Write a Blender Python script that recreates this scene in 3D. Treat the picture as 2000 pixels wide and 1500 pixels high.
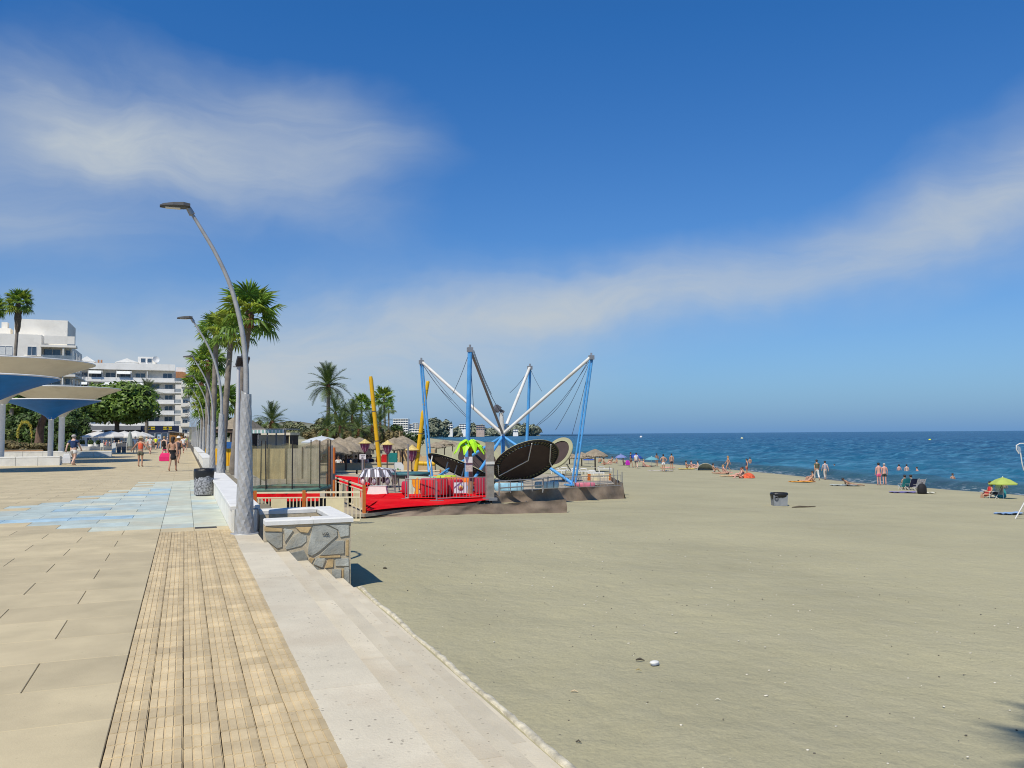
import bpy, bmesh, math, random
import numpy as np
from mathutils import Vector, Matrix, Euler
random.seed(11)
S = bpy.context.scene
COL = S.collection
for _o in list(bpy.data.objects):
    bpy.data.objects.remove(_o)
PI = math.pi

# ------------------------------------------------------------------ camera
# world: +Y runs along the promenade, +X towards the sea, promenade paving at z = 0
FPX, EYE = 1618.0, 1.7
_th, _pi, _ro = math.atan(639 / 1618), math.atan(98 / 1618), -.007
CF = Vector((math.sin(_th) * math.cos(_pi), math.cos(_th) * math.cos(_pi), math.sin(_pi)))
_hr = Vector((math.cos(_th), -math.sin(_th), 0))
_u = _hr.cross(CF)
CR = (_hr * math.cos(_ro) + _u * math.sin(_ro)).normalized()
CU = CR.cross(CF).normalized()
CP = Vector((0, 0, EYE))
cam = bpy.data.cameras.new('camera')
cam.lens, cam.sensor_width, cam.clip_end, cam.clip_start = 14.0, 17.304, 60000, .05
camo = bpy.data.objects.new('camera', cam)
COL.objects.link(camo)
m4 = Matrix((CR, CU, -CF)).transposed().to_4x4()
m4.translation = CP
camo.matrix_world = m4
S.camera = camo

# ------------------------------------------------------------------ sky, sun, exposure
SHADOW = Vector((.54, .50, -1.0))           # shadows fall towards the sea and a little ahead
SUN = (-SHADOW).normalized()
W = bpy.data.worlds.new('World')
S.world = W
W.use_nodes = True
nt = W.node_tree
nt.nodes.clear()


class NB:
    """tiny node-building helper"""

    def __init__(s, tree):
        s.t = tree

    def n(s, typ, **kw):
        nd = s.t.nodes.new(typ)
        for k, v in kw.items():
            setattr(nd, k, v)
        return nd

    def put(s, sock, v):
        if isinstance(v, bpy.types.NodeSocket):
            s.t.links.new(v, sock)
        else:
            sock.default_value = v

    def m(s, op, a, b=0.0, c=0.0, clamp=False):
        nd = s.n('ShaderNodeMath', operation=op, use_clamp=clamp)
        s.put(nd.inputs[0], a)
        s.put(nd.inputs[1], b)
        s.put(nd.inputs[2], c)
        return nd.outputs[0]

    def dot(s, v, w):
        nd = s.n('ShaderNodeVectorMath', operation='DOT_PRODUCT')
        s.put(nd.inputs[0], v)
        s.put(nd.inputs[1], w)
        return nd.outputs['Value']

    def noise(s, vec, scale, detail=3, rough=.55, dist=0.0, out=0):
        nd = s.n('ShaderNodeTexNoise')
        if vec is not None:
            s.t.links.new(vec, nd.inputs['Vector'])
        nd.inputs['Scale'].default_value = scale
        nd.inputs['Detail'].default_value = detail
        nd.inputs['Roughness'].default_value = rough
        nd.inputs['Distortion'].default_value = dist
        return nd.outputs[out]

    def mixc(s, fac, a, b, blend='MIX'):
        nd = s.n('ShaderNodeMix', data_type='RGBA', blend_type=blend)
        s.put(nd.inputs[0], fac)
        s.put(nd.inputs[6], a if isinstance(a, bpy.types.NodeSocket) else (*a[:3], 1))
        s.put(nd.inputs[7], b if isinstance(b, bpy.types.NodeSocket) else (*b[:3], 1))
        return nd.outputs[2]

    def ramp(s, fac, stops, interp='LINEAR'):
        nd = s.n('ShaderNodeValToRGB')
        nd.color_ramp.interpolation = interp
        e = nd.color_ramp.elements
        while len(e) < len(stops):
            e.new(.5)
        for el, (p, c) in zip(e, stops):
            el.position = p
            el.color = c if len(c) == 4 else (*c, 1)
        s.put(nd.inputs[0], fac)
        return nd.outputs[0]


b = NB(nt)
sky = b.n('ShaderNodeTexSky', sky_type='NISHITA')
sky.sun_disc = False
sky.sun_elevation = math.asin(SUN.z)
sky.sun_rotation = math.atan2(SUN.x, SUN.y)
sky.altitude = 10
sky.air_density, sky.dust_density, sky.ozone_density = 1.0, 0.35, 2.2
dirv = b.n('ShaderNodeTexCoord').outputs['Generated']
f0, r0 = Vector((CF.x, CF.y, 0)).normalized(), _hr
az = b.m('ARCTAN2', b.dot(dirv, tuple(r0)), b.dot(dirv, tuple(f0)))      # compass bearing from the promenade view
el = b.m('ARCSINE', b.dot(dirv, (0, 0, 1)))
cv = b.n('ShaderNodeCombineXYZ')
nt.links.new(az, cv.inputs[0])
nt.links.new(b.m('MULTIPLY', el, 2.2), cv.inputs[1])
w1 = b.m('MULTIPLY', b.m('SUBTRACT', b.noise(cv.outputs[0], 3.0, 3), .5), .16)
w2 = b.m('MULTIPLY', b.m('SUBTRACT', b.noise(dirv, 5.0, 4), .5), .10)
azw, elw = b.m('ADD', az, w1), b.m('ADD', el, w2)


def cloud(px, py, sx, sy, rot, amp):
    """soft cloud patch at a bearing / height, read off the photograph (px units -> angles)"""
    a0, e0 = math.atan((px - 1000) / FPX), math.atan((849 - py) / FPX * math.cos(math.atan((px - 1000) / FPX)))
    sx, sy = sx / FPX, sy / FPX
    da, de = b.m('SUBTRACT', azw, a0), b.m('SUBTRACT', elw, e0)
    c, s_ = math.cos(rot), math.sin(rot)
    u = b.m('DIVIDE', b.m('ADD', b.m('MULTIPLY', da, c), b.m('MULTIPLY', de, s_)), sx)
    v = b.m('DIVIDE', b.m('ADD', b.m('MULTIPLY', da, -s_), b.m('MULTIPLY', de, c)), sy)
    q = b.m('ADD', b.m('MULTIPLY', u, u), b.m('MULTIPLY', v, v))
    return b.m('MULTIPLY', b.m('EXPONENT', b.m('MULTIPLY', q, -1.0)), amp)


CLOUDS = [(110, 255, 260, 85, -.10, .46), (390, 305, 270, 75, -.20, .50), (640, 235, 190, 95, -.1, .34), (430, 170, 290, 70, -.25, .18),
          (60, 430, 170, 50, .05, .22), (600, 700, 480, 140, .10, .55), (1060, 605, 270, 52, .06, .46), (1330, 560, 290, 62, .16, .34),
          (1690, 470, 350, 85, .28, .27), (2040, 350, 350, 105, .34, .30), (250, 720, 560, 110, 0, .40), (2500, 120, 400, 110, .35, .35),
          (-400, 300, 320, 90, -.1, .4)]
tot = None
for cl in CLOUDS:
    g = cloud(*cl)
    tot = g if tot is None else b.m('ADD', tot, g)
cv2 = b.n('ShaderNodeCombineXYZ')
nt.links.new(azw, cv2.inputs[0])
nt.links.new(b.m('MULTIPLY', elw, 3.2), cv2.inputs[1])
wisp = b.noise(cv2.outputs[0], 4.0, 7, .62, 1.2)
fib = b.n('ShaderNodeMapping')
fib.inputs['Rotation'].default_value = (0, 0, -.35)
fib.inputs['Scale'].default_value = (3.0, 16.0, 1.0)
nt.links.new(cv2.outputs[0], fib.inputs['Vector'])
fibre = b.noise(fib.outputs[0], 1.6, 6, .65, .8)
streak = b.m('ADD', b.m('MULTIPLY', wisp, 1.25), b.m('MULTIPLY', fibre, .20))
mask = b.m('MULTIPLY', tot, b.m('ADD', streak, .30), clamp=True)
edge = b.m('MULTIPLY', b.m('SUBTRACT', mask, .05), 1.16, clamp=True)
mask = edge
hs = b.n('ShaderNodeHueSaturation')
hs.inputs['Saturation'].default_value = 1.08
hs.inputs['Value'].default_value = 1.0
nt.links.new(sky.outputs[0], hs.inputs['Color'])
tk = b.m('DIVIDE', b.m('SUBTRACT', el, .12), .35, clamp=True)
tint = b.mixc(1.0, hs.outputs[0], b.mixc(tk, (.64, .92, 1.28), (.34, .95, 1.52)), 'MULTIPLY')
# sea haze low over the horizon
hz = b.m('EXPONENT', b.m('MULTIPLY', b.m('POWER', b.m('MAXIMUM', el, 0.0), 1.0), -14.0))
lowsky = b.mixc(b.m('MULTIPLY', hz, .92), tint, (1.55, 3.45, 6.7))
skyc = b.mixc(mask, lowsky, (5.9, 6.6, 7.25))
bg = b.n('ShaderNodeBackground')
bg.inputs['Strength'].default_value = .085
nt.links.new(skyc, bg.inputs['Color'])
wo = b.n('ShaderNodeOutputWorld')
nt.links.new(bg.outputs[0], wo.inputs['Surface'])

sun = bpy.data.lights.new('sun', 'SUN')
sun.energy, sun.angle, sun.color = 4.75, math.radians(.53), (1.0, .93, .80)
suno = bpy.data.objects.new('sun', sun)
COL.objects.link(suno)
suno.rotation_euler = (-SUN).to_track_quat('-Z', 'Y').to_euler()
suno.location = (0, 0, 60)
vs = S.view_settings
vs.view_transform, vs.look, vs.exposure, vs.gamma = 'Standard', 'None', 0.0, 1.0
vs.use_curve_mapping = False
S.render.engine = 'CYCLES'
S.cycles.filter_width = 1.05
S.cycles.max_bounces = 6
S.cycles.transparent_max_bounces = 16


# ------------------------------------------------------------------ picking points out of the view
def ray(x, y):
    return CF + CR * ((x - 1000) / FPX) - CU * ((y - 750) / FPX)


def at(x, y, d):                 # point seen at (x, y), d metres into the view
    return CP + ray(x, y) * d


def onz(x, y, z):                # ... on the level z
    r = ray(x, y)
    return CP + r * ((z - EYE) / r.z)


def ony(x, y, Y):                # ... on the cross plane Y
    r = ray(x, y)
    return CP + r * (Y / r.y)


SHY = [-80, 0, 41.7, 57.4, 79, 109, 131, 167, 290, 456, 711, 1364]
SHX = [50, 53, 55.4, 57.2, 62.5, 68.2, 71.5, 78, 114, 157, 216, 379]
SEA = -2.9


def shore(y):
    return float(np.interp(y, SHY, SHX))


def sandz(x, y):
    xs = shore(y)
    t = (x - 2.65) / (xs - 2.65)
    if t <= 1:
        z = -.83 - 1.9 * t - .17 * max(0, (t - .9) / .1) ** 1.5
    else:
        z = SEA - min((x - xs) * .07, 5)
    if t < .97:
        k = min(1, max(0, (x - 2.9) / 1.6))
        z += k * (.022 * math.sin(x * .9 + 1.3 * math.sin(y * .33)) * math.sin(y * .7 + .5) + .03 * math.sin(x * .23 + y * .19) + .012 * math.sin(x * 2.1 + y) * math.sin(y * 1.7 - x * .6))
    return z


def onsand(x, y):                # ... on the sand
    z = -1.5
    for _ in range(25):
        p = onz(x, y, z)
        z += (sandz(p.x, p.y) - z) * .6
    p = onz(x, y, z)
    return p


def depth(p):
    return (Vector(p) - CP).dot(CF)


# ------------------------------------------------------------------ materials
MATS = {}


def mat(name, rgb, rough=.6, var=.12, scale=4.0, bump=0.0, bscale=None, metal=0.0, spec=.4, rnd=0.0, island=0.0, dirt=None, dirts=1.5, coord='Object', trans=0.0, alpha=1.0):
    if name in MATS:
        return MATS[name]
    m = bpy.data.materials.new(name)
    m.use_nodes = True
    t = m.node_tree
    t.nodes.clear()
    q = NB(t)
    out = q.n('ShaderNodeOutputMaterial')
    p = q.n('ShaderNodeBsdfPrincipled')
    p.inputs['Roughness'].default_value = rough
    p.inputs['Metallic'].default_value = metal
    p.inputs['Specular IOR Level'].default_value = spec
    tc = q.n('ShaderNodeNewGeometry').outputs['Position'] if coord == 'World' else q.n('ShaderNodeTexCoord').outputs[coord]
    col = None
    lo, hi = tuple(c * (1 - var) for c in rgb), tuple(min(c * (1 + var), 1) for c in rgb)
    if var > 0:
        col = q.mixc(q.ramp(q.noise(tc, scale, 5, .6), [(.3, (0, 0, 0)), (.7, (1, 1, 1))]), lo, hi)
    else:
        col = q.mixc(0.0, rgb, rgb)
    if dirt:
        f = q.ramp(q.noise(tc, dirts, 6, .65, .4), [(.48, (0, 0, 0)), (.78, (1, 1, 1))])
        col = q.mixc(q.m('MULTIPLY', f, .7), col, dirt)
    if rnd > 0:
        oi = q.n('ShaderNodeObjectInfo')
        k = q.m('ADD', 1 - rnd, q.m('MULTIPLY', oi.outputs['Random'], 2 * rnd))
        cc = q.n('ShaderNodeCombineColor')
        for i_ in range(3):
            t.links.new(k, cc.inputs[i_])
        col = q.mixc(1.0, col, cc.outputs[0], 'MULTIPLY')
    if island > 0:
        ge = q.n('ShaderNodeNewGeometry')
        k = q.m('ADD', 1 - island, q.m('MULTIPLY', ge.outputs['Random Per Island'], 2 * island))
        cc = q.n('ShaderNodeCombineColor')
        for i_ in range(3):
            t.links.new(k, cc.inputs[i_])
        col = q.mixc(1.0, col, cc.outputs[0], 'MULTIPLY')
    t.links.new(col, p.inputs['Base Color'])
    if bump > 0:
        bn = q.n('ShaderNodeBump')
        bn.inputs['Strength'].default_value = min(1.0, bump)
        bn.inputs['Distance'].default_value = .02
        t.links.new(q.noise(tc, bscale or scale * 6, 5, .65), bn.inputs['Height'])
        t.links.new(bn.outputs[0], p.inputs['Normal'])
    sh = p.outputs[0]
    if trans > 0:
        tr = q.n('ShaderNodeBsdfTranslucent')
        t.links.new(col, tr.inputs['Color'])
        mx = q.n('ShaderNodeMixShader')
        mx.inputs[0].default_value = trans
        t.links.new(sh, mx.inputs[1])
        t.links.new(tr.outputs[0], mx.inputs[2])
        sh = mx.outputs[0]
    if alpha < 1:
        tp = q.n('ShaderNodeBsdfTransparent')
        mx = q.n('ShaderNodeMixShader')
        mx.inputs[0].default_value = alpha
        t.links.new(tp.outputs[0], mx.inputs[1])
        t.links.new(sh, mx.inputs[2])
        sh = mx.outputs[0]
    t.links.new(sh, out.inputs['Surface'])
    MATS[name] = m
    return m


KIDS = {}


# ------------------------------------------------------------------ mesh builder
class MB:
    def __init__(s):
        s.v, s.f, s.sm, s.mi, s.cur = [], [], [], [], 0

    def add(s, vs_, fs, smooth=False):
        o = len(s.v)
        s.v += [tuple(x) for x in vs_]
        for f in fs:
            s.f.append(tuple(i + o for i in f))
            s.sm.append(smooth)
            s.mi.append(s.cur)
        return s

    def box(s, c, d, rz=0.0, top=(1, 1)):
        x, y, z = (d[0] / 2, d[1] / 2, d[2] / 2)
        tx, ty = top
        pts = [(-x, -y, -z), (x, -y, -z), (x, y, -z), (-x, y, -z), (-x * tx, -y * ty, z), (x * tx, -y * ty, z), (x * tx, y * ty, z), (-x * tx, y * ty, z)]
        cs, sn = math.cos(rz), math.sin(rz)
        pts = [(c[0] + a * cs - b_ * sn, c[1] + a * sn + b_ * cs, c[2] + e) for a, b_, e in pts]
        return s.add(pts, [(0, 3, 2, 1), (4, 5, 6, 7), (0, 1, 5, 4), (1, 2, 6, 5), (2, 3, 7, 6), (3, 0, 4, 7)])

    def box2(s, a, b_):
        return s.box([(a[i] + b_[i]) / 2 for i in range(3)], [abs(b_[i] - a[i]) for i in range(3)])

    def bar(s, p, q, w, h=None, up=(0, 0, 1)):
        p, q = Vector(p), Vector(q)
        d = (q - p)
        if d.length < 1e-6:
            return s
        d.normalize()
        up = Vector(up)
        if abs(d.dot(up)) > .98:
            up = Vector((0, 1, 0))
        r = d.cross(up).normalized() * (w / 2)
        u = r.cross(d).normalized() * ((h or w) / 2)
        pts = [p - r - u, p + r - u, p + r + u, p - r + u, q - r - u, q + r - u, q + r + u, q - r + u]
        return s.add(pts, [(0, 1, 2, 3), (5, 4, 7, 6), (1, 0, 4, 5), (2, 1, 5, 6), (3, 2, 6, 7), (0, 3, 7, 4)])

    def tube(s, pts, r, n=8, cap=True, smooth=True):
        pts = [Vector(p) for p in pts]
        rs = r if isinstance(r, (list, tuple)) else [r] * len(pts)
        ref = None
        o = len(s.v)
        vs_, fs = [], []
        for i, p in enumerate(pts):
            d = (pts[min(i + 1, len(pts) - 1)] - pts[max(i - 1, 0)])
            d = d.normalized() if d.length > 1e-9 else Vector((0, 0, 1))
            if ref is None:
                ref = Vector((1, 0, 0)) if abs(d.x) < .8 else Vector((0, 1, 0))
            a = (ref - d * ref.dot(d)).normalized()
            ref = a
            c = d.cross(a)
            for k in range(n):
                t = 2 * PI * k / n
                vs_.append(p + (a * math.cos(t) + c * math.sin(t)) * rs[i])
        for i in range(len(pts) - 1):
            for k in range(n):
                k2 = (k + 1) % n
                fs.append((i * n + k, i * n + k2, (i + 1) * n + k2, (i + 1) * n + k))
        s.add(vs_, fs, smooth)
        if cap:
            s.add(vs_[:n], [tuple(range(n))[::-1]])
            s.add(vs_[-n:], [tuple(range(n))])
        return s

    def lathe(s, prof, n=16, c=(0, 0, 0), smooth=True, sx=1, sy=1):
        vs_, fs = [], []
        for r, z in prof:
            for k in range(n):
                t = 2 * PI * k / n
                vs_.append((c[0] + r * math.cos(t) * sx, c[1] + r * math.sin(t) * sy, c[2] + z))
        for i in range(len(prof) - 1):
            for k in range(n):
                k2 = (k + 1) % n
                fs.append((i * n + k, i * n + k2, (i + 1) * n + k2, (i + 1) * n + k))
        return s.add(vs_, fs, smooth)

    def prism(s, poly, vec):
        """closed polygon (3-D points) pushed along vec"""
        n = len(poly)
        vec = Vector(vec)
        a = [Vector(p) for p in poly]
        vs_ = a + [p + vec for p in a]
        fs = [tuple(range(n))[::-1], tuple(range(n, 2 * n))]
        for i in range(n):
            j = (i + 1) % n
            fs.append((i, j, n + j, n + i))
        return s.add(vs_, fs)

    def sheet(s, rows, smooth=True, close=False):
        """grid of points given as rows"""
        n = len(rows[0])
        vs_ = [p for r in rows for p in r]
        fs = []
        for i in range(len(rows) - 1):
            for k in range(n - 1 + (1 if close else 0)):
                k2 = (k + 1) % n
                fs.append((i * n + k, i * n + k2, (i + 1) * n + k2, (i + 1) * n + k))
        return s.add(vs_, fs, smooth)

    def ball(s, c, r, n=10, k=6):
        rx, ry, rz = r if isinstance(r, (tuple, list)) else (r, r, r)
        pr = [(max(math.sin(PI * i / k), 1e-3), -math.cos(PI * i / k)) for i in range(k + 1)]
        vs_, fs = [], []
        for a, z in pr:
            for q in range(n):
                t = 2 * PI * q / n
                vs_.append((c[0] + a * math.cos(t) * rx, c[1] + a * math.sin(t) * ry, c[2] + z * rz))
        for i in range(k):
            for q in range(n):
                q2 = (q + 1) % n
                fs.append((i * n + q, i * n + q2, (i + 1) * n + q2, (i + 1) * n + q))
        return s.add(vs_, fs, True)

    def mesh(s, name, mats):
        me = bpy.data.meshes.new(name)
        me.from_pydata(s.v, [], s.f)
        for m in (mats if isinstance(mats, (list, tuple)) else [mats]):
            me.materials.append(m)
        me.polygons.foreach_set('use_smooth', s.sm)
        me.polygons.foreach_set('material_index', s.mi)
        me.update()
        return me

    def build(s, name, mats, parent=None, loc=None, label=None, kind=None):
        return place(name, s.mesh(name, mats), parent, loc, label, kind)


def place(name, me, parent=None, loc=None, label=None, kind=None, rot=None):
    o = bpy.data.objects.new(name, me)
    COL.objects.link(o)
    if parent is not None:
        o.parent = parent
        KIDS.setdefault(parent.name, []).append(o)
    if loc is not None:
        o.location = loc
    if rot is not None:
        o.rotation_euler = rot
    if label:
        o['label'] = label
    if kind:
        o['kind'] = kind
    return o


def tag(o, label, cat, group=None, kind=None):
    o['label'], o['category'] = label, cat
    if group:
        o['group'] = group
    if kind:
        o['kind'] = kind
    return o


def thing(name, label, cat, loc=(0, 0, 0), rz=0.0, group=None):
    o = bpy.data.objects.new(name, None)
    o.empty_display_size = .2
    COL.objects.link(o)
    o.location = loc
    o.rotation_euler = (0, 0, rz)
    return tag(o, label, cat, group)


def dup(o, loc=None, rz=None, label=None, parent=None, scale=None):
    c = o.copy()
    COL.objects.link(c)
    if parent is not None:
        c.parent = parent
        KIDS.setdefault(parent.name, []).append(c)
    if loc is not None:
        c.location = loc
    if rz is not None:
        c.rotation_euler = (0, 0, rz)
    if scale is not None:
        c.scale = (scale,) * 3 if not isinstance(scale, tuple) else scale
    if label:
        c['label'] = label
    for ch in list(KIDS.get(o.name, [])):
        dup(ch, parent=c)
    return c


def struct(o):
    o['kind'] = 'structure'
    return o
# ------------------------------------------------------------------ sand and sea
def sand_material():
    m = bpy.data.materials.new('beach_sand')
    m.use_nodes = True
    t = m.node_tree
    t.nodes.clear()
    q = NB(t)
    out = q.n('ShaderNodeOutputMaterial')
    p = q.n('ShaderNodeBsdfPrincipled')
    p.inputs['Roughness'].default_value = .95
    p.inputs['Specular IOR Level'].default_value = .15
    tc = q.n('ShaderNodeTexCoord').outputs['Object']
    big = q.noise(tc, .22, 4, .6)
    mid = q.noise(tc, 1.6, 5, .65)
    fine = q.noise(tc, 34, 4, .7)
    c = q.mixc(q.ramp(big, [(.3, (0, 0, 0)), (.7, (1, 1, 1))]), (.325, .300, .186), (.430, .394, .240))
    c = q.mixc(q.m('MULTIPLY', q.ramp(mid, [(.38, (0, 0, 0)), (.66, (1, 1, 1))]), .55), c, (.38, .352, .232))
    c = q.mixc(q.m('MULTIPLY', q.ramp(fine, [(.35, (1, 1, 1)), (.62, (0, 0, 0))]), .40), c, (.235, .215, .150))
    # grains of dark stone and shell
    vo = q.n('ShaderNodeTexVoronoi', feature='F1')
    t.links.new(tc, vo.inputs['Vector'])
    vo.inputs['Scale'].default_value = 9
    spot = q.m('MULTIPLY', q.m('LESS_THAN', vo.outputs['Distance'], .085), q.m('GREATER_THAN', q.dot(vo.outputs['Color'], (1, 0, 0)), .82))
    c = q.mixc(q.m('MULTIPLY', spot, .75), c, (.10, .09, .07))
    spot2 = q.m('MULTIPLY', q.m('LESS_THAN', vo.outputs['Distance'], .07), q.m('LESS_THAN', q.dot(vo.outputs['Color'], (1, 0, 0)), .05))
    c = q.mixc(q.m('MULTIPLY', spot2, .8), c, (.72, .68, .58))
    # wheel tracks pressed along the beach
    A_, B2 = onsand(1105, 997), onsand(1610, 989)
    dv = (B2 - A_)
    dv.z = 0
    dv.normalize()
    nv = Vector((-dv.y, dv.x, 0))
    wob = q.m('MULTIPLY', q.m('SUBTRACT', q.noise(tc, .35, 3), .5), 1.2)
    for o_, a_ in ((0, .5), (1.7, .4), (5.5, .25), (7.1, .25)):
        dd = q.m('ABSOLUTE', q.m('ADD', q.m('SUBTRACT', q.dot(tc, tuple(nv)), nv.dot(A_) - o_), wob))
        trk = q.m('MULTIPLY', q.m('SUBTRACT', 1.0, q.m('DIVIDE', dd, .22), clamp=True), q.ramp(mid, [(.40, (0, 0, 0)), (.56, (1, 1, 1))]))
        c = q.mixc(q.m('MULTIPLY', trk, a_), c, (.27, .235, .15))
    # wet strip at the water's edge
    wet = q.n('ShaderNodeAttribute', attribute_name='wet').outputs['Fac']
    c = q.mixc(wet, c, (.085, .078, .062))
    t.links.new(c, p.inputs['Base Color'])
    t.links.new(q.m('SUBTRACT', .95, q.m('MULTIPLY', wet, .6)), p.inputs['Roughness'])
    b1 = q.n('ShaderNodeBump')
    b1.inputs['Strength'].default_value = .7
    b1.inputs['Distance'].default_value = .06
    foot = q.n('ShaderNodeTexVoronoi', feature='SMOOTH_F1')
    wv = q.n('ShaderNodeVectorMath', operation='ADD')
    t.links.new(tc, wv.inputs[0])
    t.links.new(q.noise(tc, 2.5, 3, .6, out=1), wv.inputs[1])
    t.links.new(wv.outputs[0], foot.inputs['Vector'])
    foot.inputs['Scale'].default_value = 3.4
    hsum = q.m('ADD', q.m('ADD', q.m('MULTIPLY', q.noise(tc, 3.2, 6, .62), .9), q.m('MULTIPLY', foot.outputs['Distance'], .42)), q.m('MULTIPLY', fine, .16))
    t.links.new(hsum, b1.inputs['Height'])
    t.links.new(b1.outputs[0], p.inputs['Normal'])
    t.links.new(p.outputs[0], out.inputs['Surface'])
    return m


def build_sand():
    ys = list(np.arange(-14, 3.6, .8)) + list(np.arange(3.6, 20, .11)) + list(np.arange(20, 30, .4)) + list(np.arange(30, 130, 2.4)) + list(np.arange(130, 420, 14)) + list(np.arange(420, 1500, 60))
    us = list(np.arange(0, .20, .0021)) + list(np.linspace(.205, .9, 42)) + list(np.linspace(.91, 1.06, 22)) + [1.12, 1.25, 1.5, 2]
    v, wetv = [], []
    for y in ys:
        xs = shore(y)
        for u in us:
            x = 2.62 + (xs - 2.62) * u
            v.append((x, y, sandz(x, y)))
            d = xs - x + .5 * math.sin(y * .4) + .35 * math.sin(y * 1.1)
            wetv.append(max(0, min(1, (2.6 - d) / 1.2)))
    # trodden hollows and footprint trails in the nearer sand
    Vn = np.array(v)
    rg = np.random.default_rng(8)
    prints = []
    for _ in range(26):
        x, y, a = rg.uniform(3.0, 12), rg.uniform(4, 18), rg.uniform(0, 2 * PI)
        for k in range(rg.integers(5, 14)):
            sd = .11 * (1 if k % 2 else -1)
            prints.append((x - math.sin(a) * sd, y + math.cos(a) * sd, a, rg.uniform(.011, .024), .17))
            x, y, a = x + .62 * math.cos(a), y + .62 * math.sin(a), a + rg.normal(0, .08)
    for _ in range(150):
        prints.append((rg.uniform(3, 13), rg.uniform(4, 19), rg.uniform(0, 6.3), rg.uniform(.008, .022), rg.uniform(.15, .5)))
    near = np.where((Vn[:, 1] < 21) & (Vn[:, 1] > 3) & (Vn[:, 0] < 15) & (Vn[:, 0] > 2.95))[0]
    P2 = Vn[near]
    dz = np.zeros(len(near))
    for x, y, a, dp, L_ in prints:
        dx, dy = P2[:, 0] - x, P2[:, 1] - y
        uu, ww = (dx * math.cos(a) + dy * math.sin(a)) / L_, (-dx * math.sin(a) + dy * math.cos(a)) / (.09 if L_ == .17 else L_ * .8)
        q_ = uu * uu + ww * ww
        dz += np.where(q_ < 9, -dp * (1 - .55 * q_) * np.exp(-q_), 0)
    Vn[near, 2] += dz
    v = [tuple(p) for p in Vn]
    nu = len(us)
    f = []
    for i in range(len(ys) - 1):
        for k in range(nu - 1):
            f.append((i * nu + k, i * nu + k + 1, (i + 1) * nu + k + 1, (i + 1) * nu + k))
    me = bpy.data.meshes.new('beach_sand')
    me.from_pydata(v, [], f)
    a = me.attributes.new('wet', 'FLOAT', 'POINT')
    a.data.foreach_set('value', wetv)
    me.polygons.foreach_set('use_smooth', [True] * len(f))
    me.materials.append(sand_material())
    struct(place('beach_sand', me))


build_sand()


def sea_material():
    m = bpy.data.materials.new('sea_water')
    m.use_nodes = True
    t = m.node_tree
    t.nodes.clear()
    q = NB(t)
    out = q.n('ShaderNodeOutputMaterial')
    p = q.n('ShaderNodeBsdfPrincipled')
    p.inputs['Roughness'].default_value = .22
    p.inputs['IOR'].default_value = 1.33
    p.inputs['Specular IOR Level'].default_value = .16
    tc = q.n('ShaderNodeTexCoord').outputs['Object']
    off = q.n('ShaderNodeAttribute', attribute_name='offshore').outputs['Fac']
    mp = q.n('ShaderNodeMapping')
    mp.inputs['Rotation'].default_value = (0, 0, _th)
    mp.inputs['Scale'].default_value = (.45, 1.0, 1.0)
    t.links.new(tc, mp.inputs['Vector'])
    patch = q.noise(mp.outputs[0], .05, 4, .6)
    ch = q.noise(mp.outputs[0], .55, 4, .62)
    deep = q.mixc(patch, (.008, .052, .128), (.014, .080, .175))
    c = q.mixc(q.ramp(off, [(0, (1, 1, 1)), (.02, (.75, .75, .75)), (.10, (.35, .35, .35)), (.5, (.08, .08, .08)), (1, (0, 0, 0))]), deep, (.030, .150, .215))
    c = q.mixc(q.m('MULTIPLY', q.ramp(ch, [(.47, (0, 0, 0)), (.66, (1, 1, 1))]), .75), c, (.075, .225, .335))
    ch2 = q.noise(mp.outputs[0], .22, 5, .7, .3)
    c = q.mixc(q.m('MULTIPLY', q.ramp(ch2, [(.34, (1, 1, 1)), (.50, (0, 0, 0))]), .7), c, (.006, .045, .10))
    surf = q.ramp(off, [(0, (1, 1, 1)), (.008, (.8, .8, .8)), (.022, (0, 0, 0))])
    c = q.mixc(q.m('MULTIPLY', surf, .85), c, (.030, .055, .056))  # dark face of the shore break put into the water colour
    foamn = q.noise(tc, 1.6, 5, .7)
    foam = q.m('MULTIPLY', q.ramp(off, [(0, (1, 1, 1)), (.0022, (.6, .6, .6)), (.0045, (0, 0, 0))]), q.ramp(foamn, [(.55, (0, 0, 0)), (.63, (1, 1, 1))]))
    c = q.mixc(foam, c, (.75, .77, .75))
    b1 = q.n('ShaderNodeBump')
    b1.inputs['Strength'].default_value = 1.0
    b1.inputs['Distance'].default_value = .55
    h = q.m('ADD', q.noise(mp.outputs[0], .42, 5, .62, .4), q.m('MULTIPLY', q.noise(mp.outputs[0], 2.2, 4, .6), .22))
    t.links.new(h, b1.inputs['Height'])
    df = q.n('ShaderNodeBsdfDiffuse')
    t.links.new(c, df.inputs['Color'])
    t.links.new(b1.outputs[0], df.inputs['Normal'])
    gl = q.n('ShaderNodeBsdfGlossy')
    gl.inputs['Roughness'].default_value = .2
    gl.inputs['Color'].default_value = (.8, .9, 1, 1)
    t.links.new(b1.outputs[0], gl.inputs['Normal'])
    fr = q.n('ShaderNodeFresnel')
    fr.inputs['IOR'].default_value = 1.33
    t.links.new(b1.outputs[0], fr.inputs['Normal'])
    mx = q.n('ShaderNodeMixShader')
    t.links.new(q.m('MULTIPLY', fr.outputs[0], .34), mx.inputs[0])
    t.links.new(df.outputs[0], mx.inputs[1])
    t.links.new(gl.outputs[0], mx.inputs[2])
    t.nodes.remove(p)
    t.links.new(mx.outputs[0], out.inputs['Surface'])
    return m


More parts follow.
